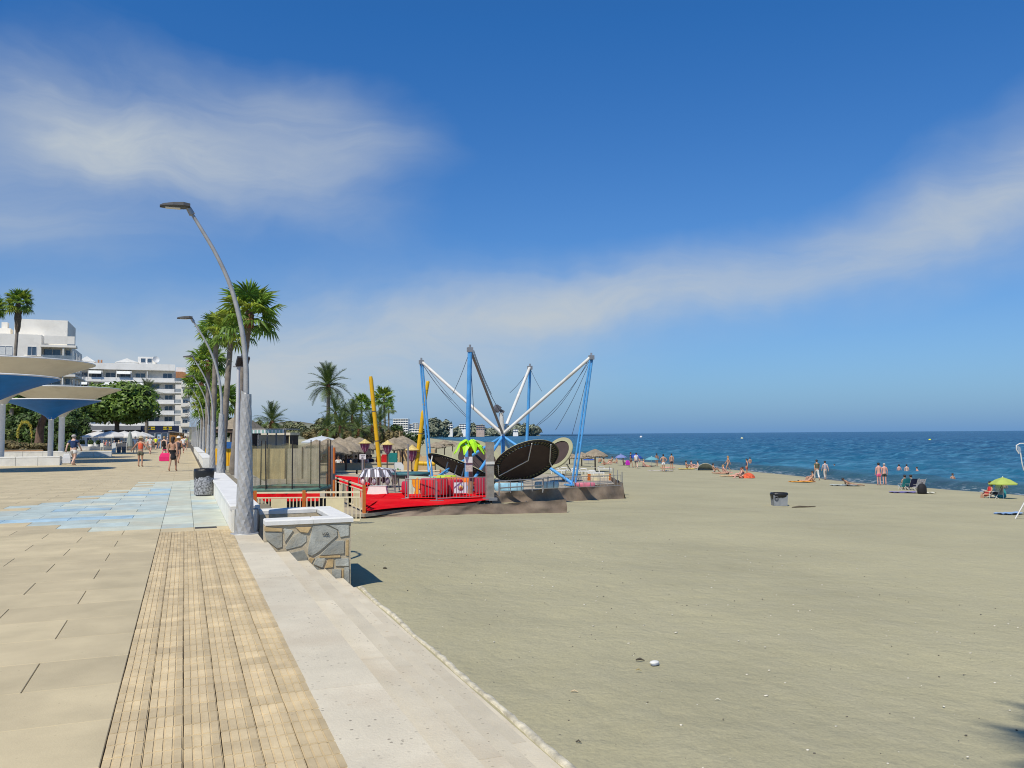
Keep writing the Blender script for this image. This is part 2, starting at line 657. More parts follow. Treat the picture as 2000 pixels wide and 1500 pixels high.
def build_sea():
    rnd = random.Random(5)
    ys = list(np.arange(-60, 30, 6)) + list(np.arange(30, 240, .42)) + list(np.arange(240, 720, 3)) + [760, 820, 900, 1000, 1150, 1364]
    ds = list(np.arange(-2.5, 26, .33)) + list(np.arange(26, 90, .62)) + list(np.arange(90, 260, 1.3)) + [265, 280, 300, 340, 420, 520, 650, 800, 1000, 1300, 1700, 2300, 3200, 4500, 7000, 11000, 18000, 30000]
    rg = np.random.default_rng(5)
    Yg, Dg = np.meshgrid(np.array(ys), np.array(ds), indexing='ij')
    Xs = np.interp(Yg, SHY, SHX)
    Z = np.full_like(Yg, SEA)
    fade = np.clip((Dg - .3) / 5, 0, 1) * np.clip((420 - Dg) / 250, 0, 1)
    Xw = Xs + Dg
    for k in range(46):
        lam = 1.1 * (1.075 ** k)
        kk = 2 * PI / lam
        w = rg.normal(.15, .55)
        ph = rg.uniform(0, 2 * PI)
        A = .0085 * lam ** .72
        s_ = np.sin(kk * (Xw * math.cos(w) + Yg * math.sin(w)) + ph)
        Z += A * fade * (s_ + .35 * s_ * s_)
    ph_ = 1.3 * np.sin(Yg * .13) + .7 * np.sin(Yg * .31 + 2)
    gg = Dg - 3.4 - ph_ * .5
    amp = .34 * (.6 + .4 * np.sin(Yg * .085 + 1))
    Z += np.where(Dg < 40, amp * np.exp(-(gg / np.where(gg < 0, .8, 2.2)) ** 2), 0)      # the small shore break
    Z += np.where(Dg < 1, .03 * (1 - Dg), 0)
    v = [Vector(p) for p in np.stack([Xw, Yg, Z], -1).reshape(-1, 3)[-len(ds):]]
    V0 = np.stack([Xw, Yg, Z], -1).reshape(-1, 3)
    at_ = list(np.clip(Dg / 400, 0, 1).reshape(-1))
    # the far rows continue out of the bay towards the horizon
    n = len(ds)
    base = v
    ext = []
    for y in (1700, 2400, 3600, 6000, 10000, 18000, 30000):
        for k, d in enumerate(ds):
            ext.append((max(base[0].x + 600, base[k].x), y, SEA))
            at_.append(1.0)
    V = np.concatenate([V0, np.array(ext)]).astype(np.float32)
    nr = len(ys) + 7
    ii, kk = np.meshgrid(np.arange(nr - 1), np.arange(n - 1), indexing='ij')
    q0 = (ii * n + kk).reshape(-1)
    F = np.stack([q0, q0 + 1, q0 + n + 1, q0 + n], -1).astype(np.int32)
    me = bpy.data.meshes.new('sea')
    me.vertices.add(len(V))
    me.vertices.foreach_set('co', V.reshape(-1))
    me.loops.add(F.size)
    me.loops.foreach_set('vertex_index', F.reshape(-1))
    me.polygons.add(len(F))
    me.polygons.foreach_set('loop_start', np.arange(0, F.size, 4, dtype=np.int32))
    me.update(calc_edges=True)
    f = F
    a = me.attributes.new('offshore', 'FLOAT', 'POINT')
    a.data.foreach_set('value', at_)
    me.polygons.foreach_set('use_smooth', [True] * len(f))
    me.materials.append(sea_material())
    struct(place('sea', me))
    g = MB()
    z = SEA - .35
    g.sheet([[(-30000, -3000, z - 6), (60000, -3000, z - 6)], [(-30000, 40000, z - .4), (60000, 40000, z - .4)]])
    struct(g.build('sea_far', mat('sea_deep', (.008, .07, .17), .25, 0)))


build_sea()

# ------------------------------------------------------------------ land under the town
g = MB()
g.box2((-900, -60, -3.2), (.70, 900, -.06))
g.box2((.70, 16.0, -3.2), (2.3, 900, -.30))
M_grav = mat('earth', (.22, .19, .13), .95, .3, .6, .4)
struct(g.build('ground', M_grav))

# ------------------------------------------------------------------ promenade: bed, slabs, ribbed tiles, steps
M_joint = mat('joint_mortar', (.10, .085, .06), .95, .3, 8)
M_slab = mat('beige_slab', (.480, .400, .245), .75, .16, 1.1, .15, 60, rnd=.08, dirt=(.410, .338, .212), dirts=.55, coord='World')
M_slabB = mat('blue_slab', (.40, .47, .44), .7, .16, 2.2, .12, 60, rnd=.08, dirt=(.48, .41, .28), dirts=.9, coord='World')
M_slabB2 = mat('deep_blue_slab', (.30, .43, .50), .7, .25, 2.2, .12, 60, rnd=.15, dirt=(.42, .44, .38), dirts=.9, coord='World')
M_slabT = mat('teal_slab', (.47, .50, .41), .7, .14, 2.2, .12, 60, rnd=.1, dirt=(.50, .42, .28), dirts=.9, coord='World')
M_tile = mat('ribbed_tile', (.515, .405, .235), .8, .16, 5, .2, 80, rnd=.10, island=.12, dirt=(.39, .305, .185), dirts=1.3, coord='World')
M_trav = mat('travertine', (.560, .500, .375), .72, .10, 1.5, .3, 40, rnd=.085, dirt=(.46, .375, .26), dirts=.8, coord='World')

g = MB()
g.box2((-130, -30, -.6), (.815, 260, -.014))
g.box2((.815, 16.05, -.6), (1.30, 260, -.014))
prom = struct(g.build('promenade', M_joint))


def slab_mesh(w, l, m, name):
    g = MB()
    e = .004
    g.box((0, 0, -.02), (w, l, .034))
    g.box((0, 0, .0000), (w, l, .004), top=(1 - 2 * e / w, 1 - 2 * e / l))
    return g.mesh(name, m)


SW, SL, Y0 = .607, .7925, 8.82 - .7925 * 6
cache = {}
nsl = 0
extra = {}
rs = random.Random(3)


def slab(x0, x1, y0, y1, m):
    """one paving slab; the nearest are separate pieces, the far ones joined"""
    global nsl
    w, l = x1 - x0 - .006, y1 - y0 - .004
    if nsl < 292 and y0 < 30:
        k = (round(w, 3), round(l, 3), m.name)
        if k not in cache:
            cache[k] = slab_mesh(w, l, m, 'paving_slab')
        place('paving_slab', cache[k], prom, ((x0 + x1) / 2, (y0 + y1) / 2, 0), rot=(rs.uniform(-.0007, .0007), rs.uniform(-.0007, .0007), 0))
        nsl += 1
    else:
        gg = extra.setdefault(m.name, MB())
        gg.box(((x0 + x1) / 2, (y0 + y1) / 2, -.008), (w, l, .022))


def slabmat(x, y):
    lo = 16.1 + max(0, -x - .2) * .82
    hi = 34.5 - max(0, -x - .2) * 3.4
    if hi < lo + 2.6:
        hi = lo + 2.6 + (.6 if x < -3 else 0)
    if x < -7:
        return M_slab
    if lo <= y <= hi:
        if x > -.4:
            return M_slabT if rs.random() < .75 else M_slabB
        r = rs.random()
        return M_slabB2 if r < .10 else (M_slabT if r < .40 else M_slabB)
    return M_slab


row = 0
y = Y0 - SL
while y < 30.2:
    off = 0 if row % 2 else SW
    if y + SL > 16.1:
        # right of the joint at X = -0.38 the paving is square
        for xa, xb in ((-.38, .19), (.19, .80)):
            slab(xa, xb, max(y, 16.12), y + SL, slabmat((xa + xb) / 2, y))
    x = -.38
    first = True
    half = (W_view := 1.1 + y * .30)
    while x > -half - 1.4:
        w = SW if (first and off) else 2 * SW
        first = False
        slab(x - w, x, y, y + SL, slabmat(x - w / 2, y + SL / 2))
        x -= w
    row += 1
    y += SL
while y < 130:
    for k in range(-22, 2):
        slab(-.38 + k * 1.214 - 1.214 + (SW if row % 2 else 0), min(-.38 + k * 1.214 + (SW if row % 2 else 0), .8), y, y + SL, slabmat(-.38 + k * 1.214, y) if y < 36 else M_slab)
    row += 1
    y += SL
for k, gg in extra.items():
    gg.build('paving_slab', MATS[k], prom, kind='stuff')

# ribbed tiles, six abreast
TW = (.815 + .378) / 6


def tile_mesh():
    g = MB()
    w = TW - .005
    g.box((0, 0, -.0065), (w, w, .010))
    n = 4
    bw = w / n
    for k in range(n):
        cx = -w / 2 + bw * (k + .5)
        g.box((cx, 0, -.001), (bw * .88, w * .95, .010), top=(.84, .97))
    return g.mesh('ribbed_tile', M_tile)


tm = tile_mesh()
nt_ = 0
far = MB()
yy = 16.10 - TW / 2
rows = []
while yy > 3.6:
    rows.append(yy)
    yy -= TW
rows.reverse()
for ry in rows:
    for k in range(6):
        x = -.378 + TW * (k + .5)
        if nt_ < 294:
            place('ribbed_tile', tm, prom, (x + rs.uniform(-.0012, .0012), ry + (.003 * math.sin(k * 2.1)), rs.uniform(-.0015, .001)), rot=(rs.uniform(-.006, .006), rs.uniform(-.006, .006), rs.uniform(-.006, .006)))
            nt_ += 1
        else:
            w = TW - .005
            far.box((x, ry, -.0065), (w, w, .010))
            for j in range(4):
                far.box((x - w / 2 + w / 4 * (j + .5), ry, -.001), (w / 4 * .88, w * .95, .010), top=(.84, .97))
far.build('ribbed_tile', M_tile, prom, kind='stuff')

# drain grating set into the blue paving
g = MB()
for k in range(9):
    g.box((.395, 16.46 + k * .028, .003), (.38, .012, .01))
g.box((.395, 16.57, -.006), (.40, .27, .012))
t = thing('drain_grating', 'small dark metal drain grating set flush in the pale blue paving', 'drain grating')
g.build('grate', mat('cast_iron', (.06, .06, .06), .6, .2), t)

# steps to the beach
st = thing('beach_steps', 'long cream stone steps going down from the tiled edge to the sand', 'steps')
nose = [.818, 1.275, 1.595, 1.895, 2.185, 2.47, 2.68]
for k in range(6):
    z = -.162 * k
    x0, x1 = nose[k] + (.003 if k else .002), nose[k + 1]
    # every tread is a run of long blocks
    yb = -6.0
    L = [2.35, 2.6, 2.2, 2.5, 2.4, 2.3][k]
    while yb < 13.88:
        ye = min(yb + L, 13.88)
        g = MB()
        g.box2((x0 - .02, yb + .002, z - .25), (x1 - .004, ye - .002, z - .004))
        g.box(((x0 - .02 + x1) / 2, (yb + ye) / 2, z - .001), (x1 - x0 + .02, ye - yb - .004, .006), top=(.985, .998))
        g.build('tread_block', M_trav, st)
        yb = ye
g = MB()
g.box2((.82, 13.885, -.3), (1.215, 16.0, -.003))
g.build('landing_block', M_trav, st)
g = MB()
rows_ = []
for i in range(160):
    y = -6 + i * 19.95 / 159
    w = .012 * math.sin(i * .37) + random.uniform(-.006, .006)
    rows_.append([(2.71 + w, y, -.93), (2.725 + w, y, -.812), (2.765 + w + random.uniform(0, .02), y, -.808 + .010 * math.sin(i * .21) * math.sin(i * .083) + random.uniform(-.008, .003)), (2.84 + w, y, -.90)])
g.sheet(rows_)
g.build('kerb_edge', mat('worn_kerb', (.50, .46, .35), .9, .4, 7, .6), st)

# ------------------------------------------------------------------ crazy-stone wall at the head of the steps
M_stone = mat('grey_slate', (.33, .335, .295), .8, .32, 3.5, .5, 30, rnd=.18, dirt=(.40, .34, .22), dirts=3.0)
M_ochre = mat('ochre_stone', (.47, .34, .17), .85, .22, 5, .4, 30, rnd=.12)
M_mort = mat('sandy_mortar', (.47, .40, .28), .95, .15, 12, .5)
M_cope = mat('white_coping', (.68, .67, .63), .7, .06, 2, .15, 40, dirt=(.5, .49, .45), dirts=2.5)
wl = thing('stone_wall', 'low crazy-paved grey slate wall with white coping at the head of the steps', 'wall')
WY = 13.9
g = MB()
g.box2((1.225, WY + .03, -1.1), (2.60, WY + .36, .262))
g.box2((2.34, WY + .36, -1.1), (2.598, 16.2, .262))
g.box2((1.30, 15.9, -1.1), (2.34, 16.2, .262))
g.build('mortar_core', M_mort, wl)
STONES = [(0, [(625, 858), (812, 862), (812, 1010), (760, 1028), (690, 975), (640, 930)]), (1, [(625, 800), (815, 815), (812, 848), (625, 843)]),
          (0, [(832, 812), (925, 835), (838, 962)]), (0, [(940, 880), (990, 860), (1068, 890), (1068, 950), (1010, 1000), (850, 1040), (840, 1020), (880, 950)]),
          (0, [(1132, 790), (1258, 775), (1388, 832), (1392, 888), (1200, 1058), (1120, 1108), (1077, 1090), (1087, 990)]),
          (0, [(1300, 778), (1510, 776), (1510, 890), (1420, 908), (1397, 828)]), (0, [(1362, 945), (1463, 940), (1463, 1078), (1340, 1090), (1205, 1098), (1250, 1050)]),
          (0, [(900, 1072), (1038, 1042), (1068, 1100), (1078, 1150), (950, 1160)]), (0, [(1172, 1130), (1258, 1122), (1268, 1142), (1230, 1228), (1137, 1190)]),
          (0, [(1368, 1132), (1508, 1127), (1508, 1208), (1368, 1208)]), (0, [(1332, 1242), (1428, 1242), (1428, 1360), (1332, 1320)]),
          (0, [(1462, 1222), (1513, 1222), (1513, 1385), (1462, 1372)]), (1, [(1482, 937), (1508, 932), (1505, 1108), (1477, 1100)]),
          (1, [(950, 803), (1118, 798), (1080, 860), (1000, 852)]), (1, [(1102, 1122), (1150, 1127), (1120, 1182), (1092, 1140)]),
          (1, [(1292, 1142), (1350, 1137), (1345, 1222), (1258, 1232)]), (1, [(1200, 1108), (1340, 1100), (1420, 1096), (1420, 1118), (1200, 1122)]),
          (0, [(1085, 1195), (1120, 1195), (1215, 1245), (1190, 1262), (1090, 1240)]), (1, [(1438, 1240), (1452, 1240), (1452, 1360), (1440, 1355)])]


def cw(x, y):                     # pixel of the enlarged photo -> point on the wall face
    p = ony(400 + x / 5.357, 880 + y / 5.357, WY)
    return (p.x, p.z)


for kind_, poly in STONES:
    pts = [cw(*p) for p in poly]
    cx, cz = sum(p[0] for p in pts) / len(pts), sum(p[1] for p in pts) / len(pts)
    dpt = random.uniform(.008, .022)
    fr = [Vector((cx + (x - cx) * .97, WY + .03 - dpt - random.uniform(0, .006), cz + (z - cz) * .97)) for x, z in pts]
    bk = [Vector((x, WY + .045, z)) for x, z in pts]
    n = len(pts)
    g = MB()
    g.add(fr + bk, [tuple(range(n))] + [(i, n + i, n + (i + 1) % n, (i + 1) % n) for i in range(n)])
    g.build('stone', M_ochre if kind_ else M_stone, wl)
# dark scribble sprayed on the big slate
g = MB()
for seg in ([(1225, 850), (1240, 885), (1252, 860), (1262, 888)], [(1268, 852), (1268, 888)], [(1290, 850), (1268, 872), (1296, 888)], [(1230, 878), (1295, 882)], [(1276, 856), (1300, 876)]):
    ps = [cw(*p) for p in seg]
    for p, q_ in zip(ps[:-1], ps[1:]):
        g.bar((p[0], WY - .004, p[1]), (q_[0], WY - .004, q_[1]), .006, .004)
g.build('graffiti', mat('spray_paint', (.04, .04, .04), .6, 0), wl)
g = MB()


def cope(g, a, b_, y0, y1, z=.262, h=.085, o=.035):
    g.box2((a - o, y0 - o, z + .002), (b_ + o, y1 + o, z + h - .02))
    g.box(((a + b_) / 2, (y0 + y1) / 2, z + h - .01), (b_ - a + 2 * o, y1 - y0 + 2 * o, .02), top=(1 - .03 / (b_ - a + 2 * o), 1 - .03 / (y1 - y0 + 2 * o)))


cope(g, 1.26, 1.95, WY + .03, WY + .36)
g.build('coping_slab', M_cope, wl)
g = MB()
cope(g, 2.025, 2.60, WY + .03, WY + .36)
g.build('coping_slab', M_cope, wl)
g = MB()
cope(g, 2.36, 2.598, WY + .435, 16.17)
g.build('coping_slab', M_cope, wl)
g = MB()
cope(g, 1.33, 2.28, 15.93, 16.17)
g.build('coping_slab', M_cope, wl)

# ------------------------------------------------------------------ white parapet walls along the promenade edge
M_white = mat('white_render', (.78, .76, .68), .8, .05, 1.5, .2, 30, dirt=(.50, .49, .44), dirts=.9)


def pitted(m, scale, thr, dark, amt=.6):
    """small pits and specks in a stone surface"""
    t = m.node_tree
    q = NB(t)
    p = [n for n in t.nodes if n.type == 'BSDF_PRINCIPLED'][0]
    old = p.inputs['Base Color'].links[0].from_socket
    tc = q.n('ShaderNodeNewGeometry').outputs['Position']
    vo = q.n('ShaderNodeTexVoronoi', feature='F1')
    t.links.new(tc, vo.inputs['Vector'])
    vo.inputs['Scale'].default_value = scale
    reg = q.ramp(q.noise(tc, 1.1, 4, .6), [(.42, (0, 0, 0)), (.62, (1, 1, 1))])
    sp = q.m('MULTIPLY', q.m('LESS_THAN', q.m('ADD', vo.outputs['Distance'], q.m('MULTIPLY', q.noise(tc, scale * 3, 3), .3)), thr), q.m('GREATER_THAN', q.dot(vo.outputs['Color'], (1, 0, 0)), .55))
    t.links.new(q.mixc(q.m('MULTIPLY', q.m('MULTIPLY', sp, q.m('ADD', q.m('MULTIPLY', reg, .85), .15)), amt), old, dark), p.inputs['Base Color'])


pitted(M_trav, 19, .33, (.17, .14, .10), .9)
pitted(M_trav, 5, .24, (.40, .27, .13), .5)
pitted(M_slab, 14, .24, (.22, .17, .10), .5)
pitted(M_tile, 14, .24, (.22, .16, .09), .5)
pitted(M_cope, 22, .25, (.30, .28, .24), .5)


def parapet(y0, y1, x0, x1, h, label, seg=3.2):
    t = thing('parapet_wall', label, 'low wall', group='white parapet walls along the promenade edge')
    y = y0
    while y < y1 - .1:
        ye = min(y + seg, y1)
        g = MB()
        g.box2((x0, y + .002, -.35), (x1, ye - .002, h - .07))
        g.build('wall_block', M_white, t)
        g = MB()
        g.box2((x0 - .025, y + .003, h - .068), (x1 + .025, ye - .003, h - .012))
        g.box(((x0 + x1) / 2, (y + ye) / 2, h - .006), (x1 - x0 + .05, ye - y - .006, .012), top=(.96, .992))
        g.build('coping_slab', M_cope, t)
        y = ye
    return t


pw = parapet(15.66, 31.0, .80, 1.26, .46, 'nearest white parapet wall running from the big lamp post past the black bin')
parapet(48.5, 62, .95, 1.40, .55, 'white parapet wall beyond the ramp opening behind the walkers')
parapet(66, 96, .95, 1.40, .55, 'far white parapet wall running towards the wooden kiosk')
g = MB()
for dx in (0.0, .38):
    g.tube([(.86 + dx, 15.60, 0), (.86 + dx, 15.56, .36), (.86 + dx, 15.56, .40)], .014)
g.tube([(.86, 15.56, .40), (1.24, 15.56, .40)], .014)
t = thing('grab_rail', 'small grey metal hoop rail at the end of the white parapet wall', 'rail')
g.build('rail_tube', mat('grey_steel', (.30, .31, .32), .4, .1, metal=.6), t)
# ramp stub between the parapets
g = MB()
g.box2((1.26, 31.2, -.9), (3.4, 46, -.35))
struct(g.build('beach_ramp', mat('ramp_concrete', (.42, .38, .30), .9, .15, 2, .2)))
# ------------------------------------------------------------------ street lamps
M_galv = mat('galvanised_steel', (.39, .385, .37), .45, .18, 5, .1, metal=.25)
M_lampgrey = mat('lamp_housing', (.05, .05, .05), .6, .1)
M_lens = mat('lamp_lens', (.45, .44, .40), .25, .05)


def make_lamp():
    t = thing('street_lamp', 'big curved grey street lamp with diamond-embossed foot beside the stone wall', 'street lamp', (1.0, 15.31, 0), group='curved street lamps in a row along the promenade edge')
    g = MB()
    n, rows, H_ = 20, 40, 2.5
    vs_, fs = [], []
    for i in range(rows + 1):
        z = H_ * i / rows
        r = .166 - .080 * min(1, (z / H_) ** .75)
        for k in range(n):
            a = 2 * PI * (k + .5 * (i % 2)) / n
            rr = r * (1 + (.03 if (k + i) % 3 else -.045))
            zz = z - (.10 * (1 + math.cos(a)) / 2 if i == rows else 0)
            vs_.append((rr * math.cos(a), rr * math.sin(a), zz))
    for i in range(rows):
        for k in range(n):
            a0, a1 = i * n + k, i * n + (k + 1) % n
            b0, b1 = a0 + n, a1 + n
            if i % 2:
                fs += [(a0, b1, b0), (a0, a1, b1)]
            else:
                fs += [(a0, a1, b0), (a1, b1, b0)]
    g.add(vs_, fs)
    g.build('embossed_sleeve', M_galv, t)
    g = MB()
    g.lathe([(.001, .012), (.235, .012), (.24, 0), (.24, -.02)], 16)
    g.build('base_plate', M_galv, t)
    pts, rs_ = [], []
    key = [(0, 2.2), (0, 2.6), (-.015, 3.0), (-.09, 3.6), (-.27, 4.3), (-.52, 4.87), (-.80, 5.35), (-.955, 5.60)]
    for i in range(len(key) - 1):
        for s_ in range(4):
            u = s_ / 4
            p0, p1, p2, p3 = key[max(i - 1, 0)], key[i], key[i + 1], key[min(i + 2, len(key) - 1)]
            c = [.5 * (2 * p1[j] + (p2[j] - p0[j]) * u + (2 * p0[j] - 5 * p1[j] + 4 * p2[j] - p3[j]) * u * u + (3 * p1[j] - p0[j] - 3 * p2[j] + p3[j]) * u ** 3) for j in (0, 1)]
            pts.append((c[0], 0, c[1]))
    pts.append((key[-1][0], 0, key[-1][1]))
    rs_ = [  .053 - .026 * i / (len(pts) - 1) for i in range(len(pts))]
    g = MB()
    g.tube(pts, rs_, 10)
    g.build('curved_pole', M_galv, t)
    g = MB()
    g.tube([(-.935, 0, 5.565), (-1.0, 0, 5.68)], [.052, .046], 10)
    g.build('pole_joint', M_galv, t)
    hd = MB()
    prof = [(-.97, .10, .045), (-1.08, .15, .06), (-1.25, .145, .05), (-1.40, .10, .03), (-1.46, .03, .012)]
    rows_ = []
    for x, w, h in prof:
        zc = 5.70 + (x + .97) * .04
        rows_.append([(x, -w, zc - .012), (x, -w * .6, zc + h), (x, w * .6, zc + h), (x, w, zc - .012), (x, w * .5, zc - .03), (x, -w * .5, zc - .03)])
    hd.sheet(rows_, close=True, smooth=False)
    hd.add(rows_[0], [(0, 1, 2, 3, 4, 5)])
    hd.add(rows_[-1], [(5, 4, 3, 2, 1, 0)])
    h_ = hd.build('lamp_head', M_lampgrey, t)
    g = MB()
    g.box((-1.25, 0, 5.656), (.24, .13, .012))
    g.build('lens', M_lens, h_)
    return t


lamp = make_lamp()
LN = ['second', 'third', 'fourth', 'fifth', 'sixth', 'seventh', 'eighth', 'ninth', 'tenth', 'eleventh', 'twelfth', 'thirteenth']
for k in range(1, 13):
    dup(lamp, (1.0 + .16 * min(k, 3), 15.31 + 14.55 * k, 0), label='curved grey street lamp, %s from the camera in the promenade row' % LN[k - 1])

# floodlight pole between the lamp and the palm
fp = at(463, 930, 40)
t = thing('floodlight_pole', 'pale grey pole with black floodlights just left of the big lamp', 'floodlight', (fp.x, fp.y, sandz(3, 30)))
zt = at(463, 716, 40).z - sandz(3, 30)
g = MB()
g.tube([(0, 0, -.2), (0, 0, zt)], [.13, .08], 12)
g.build('pole', mat('pale_pole', (.50, .50, .50), .5, .08), t)
g = MB()
g.box((0, -.05, zt + .02), (.52, .08, .06))
g.build('cross_arm', M_galv, t)
for dx, tilt in ((.02, .5), (.26, .2)):
    g = MB()
    a = Vector((dx, -.05, zt + .05))
    g.bar(a + Vector((0, 0, .02)), a + Vector((.08, -.28, .42)), .34, .14)
    g.build('floodlight', mat('black_housing', (.035, .035, .035), .5, .1), t)

# ------------------------------------------------------------------ palms
M_trunk = mat('palm_trunk', (.225, .195, .160), .95, .3, 2.2, .8, 18)
M_boot = mat('palm_boots', (.19, .085, .045), .9, .35, 6, .6, 25)
M_shag = mat('dead_skirt', (.11, .085, .060), .95, .4, 6, .6, 25)
M_fan = [mat('fan_leaf_a', (.19, .31, .045), .5, .3, 3, spec=.4, island=.45, trans=.55), mat('fan_leaf_b', (.31, .38, .05), .5, .3, 3, spec=.4, island=.45, trans=.55),
         mat('fan_leaf_c', (.15, .25, .045), .5, .3, 3, spec=.35, island=.35, trans=.3)]
M_date = mat('date_leaf', (.095, .140, .035), .6, .3, 3, island=.4, trans=.25)


def fan_frond(seed, droop):
    r = random.Random(seed)
    g = MB()
    pl = .95
    sag = lambda x: -droop * x * x * .22
    pp = [(x, 0, sag(x)) for x in (0, .45, pl)]
    g.tube(pp, [.022, .018, .012], 3, cap=False)
    c = Vector((pl, 0, sag(pl)))
    n = 19
    for k in range(n):
        a = math.radians(-128 + 256 * k / (n - 1)) + r.uniform(-.04, .04)
        L = (1.0 - .22 * abs(math.sin(a * .5)) ** 2) * r.uniform(.88, 1.08)
        d = Vector((math.cos(a), math.sin(a), .12 * math.cos(a * 2)))
        s_ = Vector((-math.sin(a), math.cos(a), 0)) * .062
        m_ = c + d * L * .58 + Vector((0, 0, -.06 * droop))
        e = c + d * L * (.96) + Vector((0, 0, -(.20 + r.uniform(0, .22)) * (.6 + droop)))
        fold = Vector((0, 0, .035))
        g.add([c, m_ - s_ - fold, m_ + fold, m_ + s_ - fold, e], [(0, 1, 2), (0, 2, 3), (1, 4, 2), (2, 4, 3)])
    return g


FANS = [[fan_frond(10 * q + j, dr).mesh('frond', M_fan[q]) for q in range(3)] for j, dr in enumerate((.15, .5, 1.0))]


def date_frond(seed, droop):
    r = random.Random(seed)
    g = MB()
    L = 2.6
    P_ = []
    for i in range(9):
        u = i / 8
        P_.append(Vector((L * u * (1 - .12 * droop * u), 0, L * (.34 * u - (.22 + .50 * droop) * u * u))))
    g.tube(P_, [.035 * (1 - .8 * i / 8) for i in range(9)], 3, cap=False)
    for i in range(26):
        u = .16 + .83 * i / 25
        f = u * 8
        k = min(int(f), 7)
        p = P_[k].lerp(P_[k + 1], f - k)
        tdir = (P_[k + 1] - P_[k]).normalized()
        ln = .62 * math.sin(PI * (.12 + .82 * u)) + .10
        for sd in (-1, 1):
            d = (Vector((0, sd, 0)) + tdir * .75 + Vector((0, 0, .28 + r.uniform(-.15, .15)))).normalized()
            e = p + d * ln + Vector((0, 0, -.10 * ln))
            w = tdir * .036
            g.add([p - w, p + w, e], [(0, 1, 2)])
    return g


DATES = [date_frond(5, .1).mesh('frond', M_date), date_frond(6, .55).mesh('frond', M_date), date_frond(7, 1.1).mesh('frond', M_date)]
PALMG = 'palms standing along the beach side of the promenade'


def palm(label, top, base, r, kind='fan', n=34, tr=.2, seed=1, skirt=0.0, group=PALMG, boots=True, fr=1.0):
    """trunk from base to top, fronds as separate pieces round the head"""
    rr = random.Random(seed)
    base, top = Vector(base), Vector(top)
    t = thing('fan_palm' if kind == 'fan' else 'date_palm', label, 'palm tree', base, group=group)
    h = top - base
    g = MB()
    pts, rs_ = [], []
    N = 26
    for i in range(N + 1):
        u = i / N
        p = h * u
        p = Vector((h.x * (u ** 1.4), h.y * u, h.z * u))
        pts.append(p)
        rs_.append(tr * (1.25 - .25 * min(1, u * 6)) * (1 - .25 * u) * (1.035 if i % 2 else .985))
    g.tube(pts, rs_, 10)
    g.build('trunk', M_trunk, t)
    if boots:
        g = MB()
        L = .95 * r / 2 + skirt
        prof = []
        m_ = 7
        for i in range(m_ + 1):
            u = i / m_
            prof.append((tr * (.85 + .30 * math.sin(PI * (.15 + .8 * u))) * (1.12 if i % 2 else .95) + (.12 if skirt else 0) * math.sin(PI * u), h.z - L + L * 1.05 * u))
        d0 = Vector((h.x, h.y, 0))
        g.lathe(prof, 9, (h.x * ((h.z - L / 2) / h.z) ** 1.4, h.y, 0), smooth=False)
        g.build('crownshaft', M_shag if skirt else M_boot, t)
    for i in range(n):
        u = (i + .5) / n
        azm = i * 2.39996 + rr.uniform(-.25, .25)
        elv = math.radians((84 - 112 * u ** .9) if kind == 'fan' else (80 - 105 * u ** .9)) + rr.uniform(-.12, .12)
        if kind == 'fan':
            me = FANS[0 if u < .33 else (1 if u < .7 else 2)][rr.choice((0, 0, 1) if u < .6 else (0, 1, 2))]
            sc = r / 1.95 * rr.uniform(.88, 1.1) * (.85 if u < .15 else 1)
        else:
            me = DATES[0 if u < .35 else (1 if u < .75 else 2)]
            sc = r / 2.45 * rr.uniform(.9, 1.08)
        place('frond', me, t, h + Vector((0, 0, .1 - .35 * u * r / 2)), rot=(rr.uniform(-.4, .4), -elv, azm)).scale = (sc, sc, sc)
    return t


def sandbase(px, d, X=None):
    p = at(px, 900, d)
    return Vector((p.x, p.y, sandz(max(p.x, 2.7), p.y)))


def palm_px(label, tx, ty, bx, d, r, **kw):
    b_ = at(bx, 900, d)
    z = sandz(max(b_.x, 2.7), b_.y) if b_.x > 1.4 else 0.0
    z = kw.pop('zb', z)
    return palm(label, at(tx, ty, d), (b_.x, b_.y, z), r, **kw)


palm_px('tall fan palm right behind the big street lamp, tallest of the row', 489, 608, 456, 48, 2.1, n=27, tr=.23, seed=2)
palm_px('tall fan palm with reddish boots, second of the row left of the big lamp', 453, 640, 434, 53, 1.75, n=25, tr=.21, seed=3)
palm_px('tall fan palm, third of the row, its crown above the second street lamp', 423, 648, 414, 60, 1.75, n=25, tr=.22, seed=4)
palm_px('shorter fan palm behind the third palm of the row', 407, 705, 404, 78, 2.1, n=32, tr=.24, seed=5)
palm_px('bushy fan palm low behind the street lamps', 393, 748, 397, 96, 2.6, n=32, tr=.26, seed=6)
palm_px('fan palm with low crown between the thatched roof and the second palm', 437, 782, 437, 84, 2.2, n=30, tr=.24, seed=7)
palm_px('fan palm low behind the lamps, left of the thatched roof', 409, 790, 410, 90, 2.2, n=28, tr=.24, seed=17)
LG = 'palms rising in front of the left apartment block'
palm_px('leaning fan palm with shaggy brown neck in front of the left white block', 38, 590, 19, 98, 1.95, n=34, tr=.22, seed=8, skirt=2.6, group=LG, zb=0)
palm_px('fan palm cut off by the left picture edge', -14, 600, -20, 100, 1.95, n=30, tr=.22, seed=9, skirt=2.0, group=LG, zb=0)
BG_ = 'palms rising out of the planting behind the beach bar'
palm_px('tall feathery date palm standing alone behind the beach bar', 641, 752, 641, 112, 3.0, kind='date', n=46, tr=.30, seed=10, group=BG_, zb=-.5)
palm_px('slim fan palm just left of the left yellow tube', 706, 788, 706, 112, 1.75, n=24, tr=.17, seed=11, group=BG_, zb=-.5, boots=False)
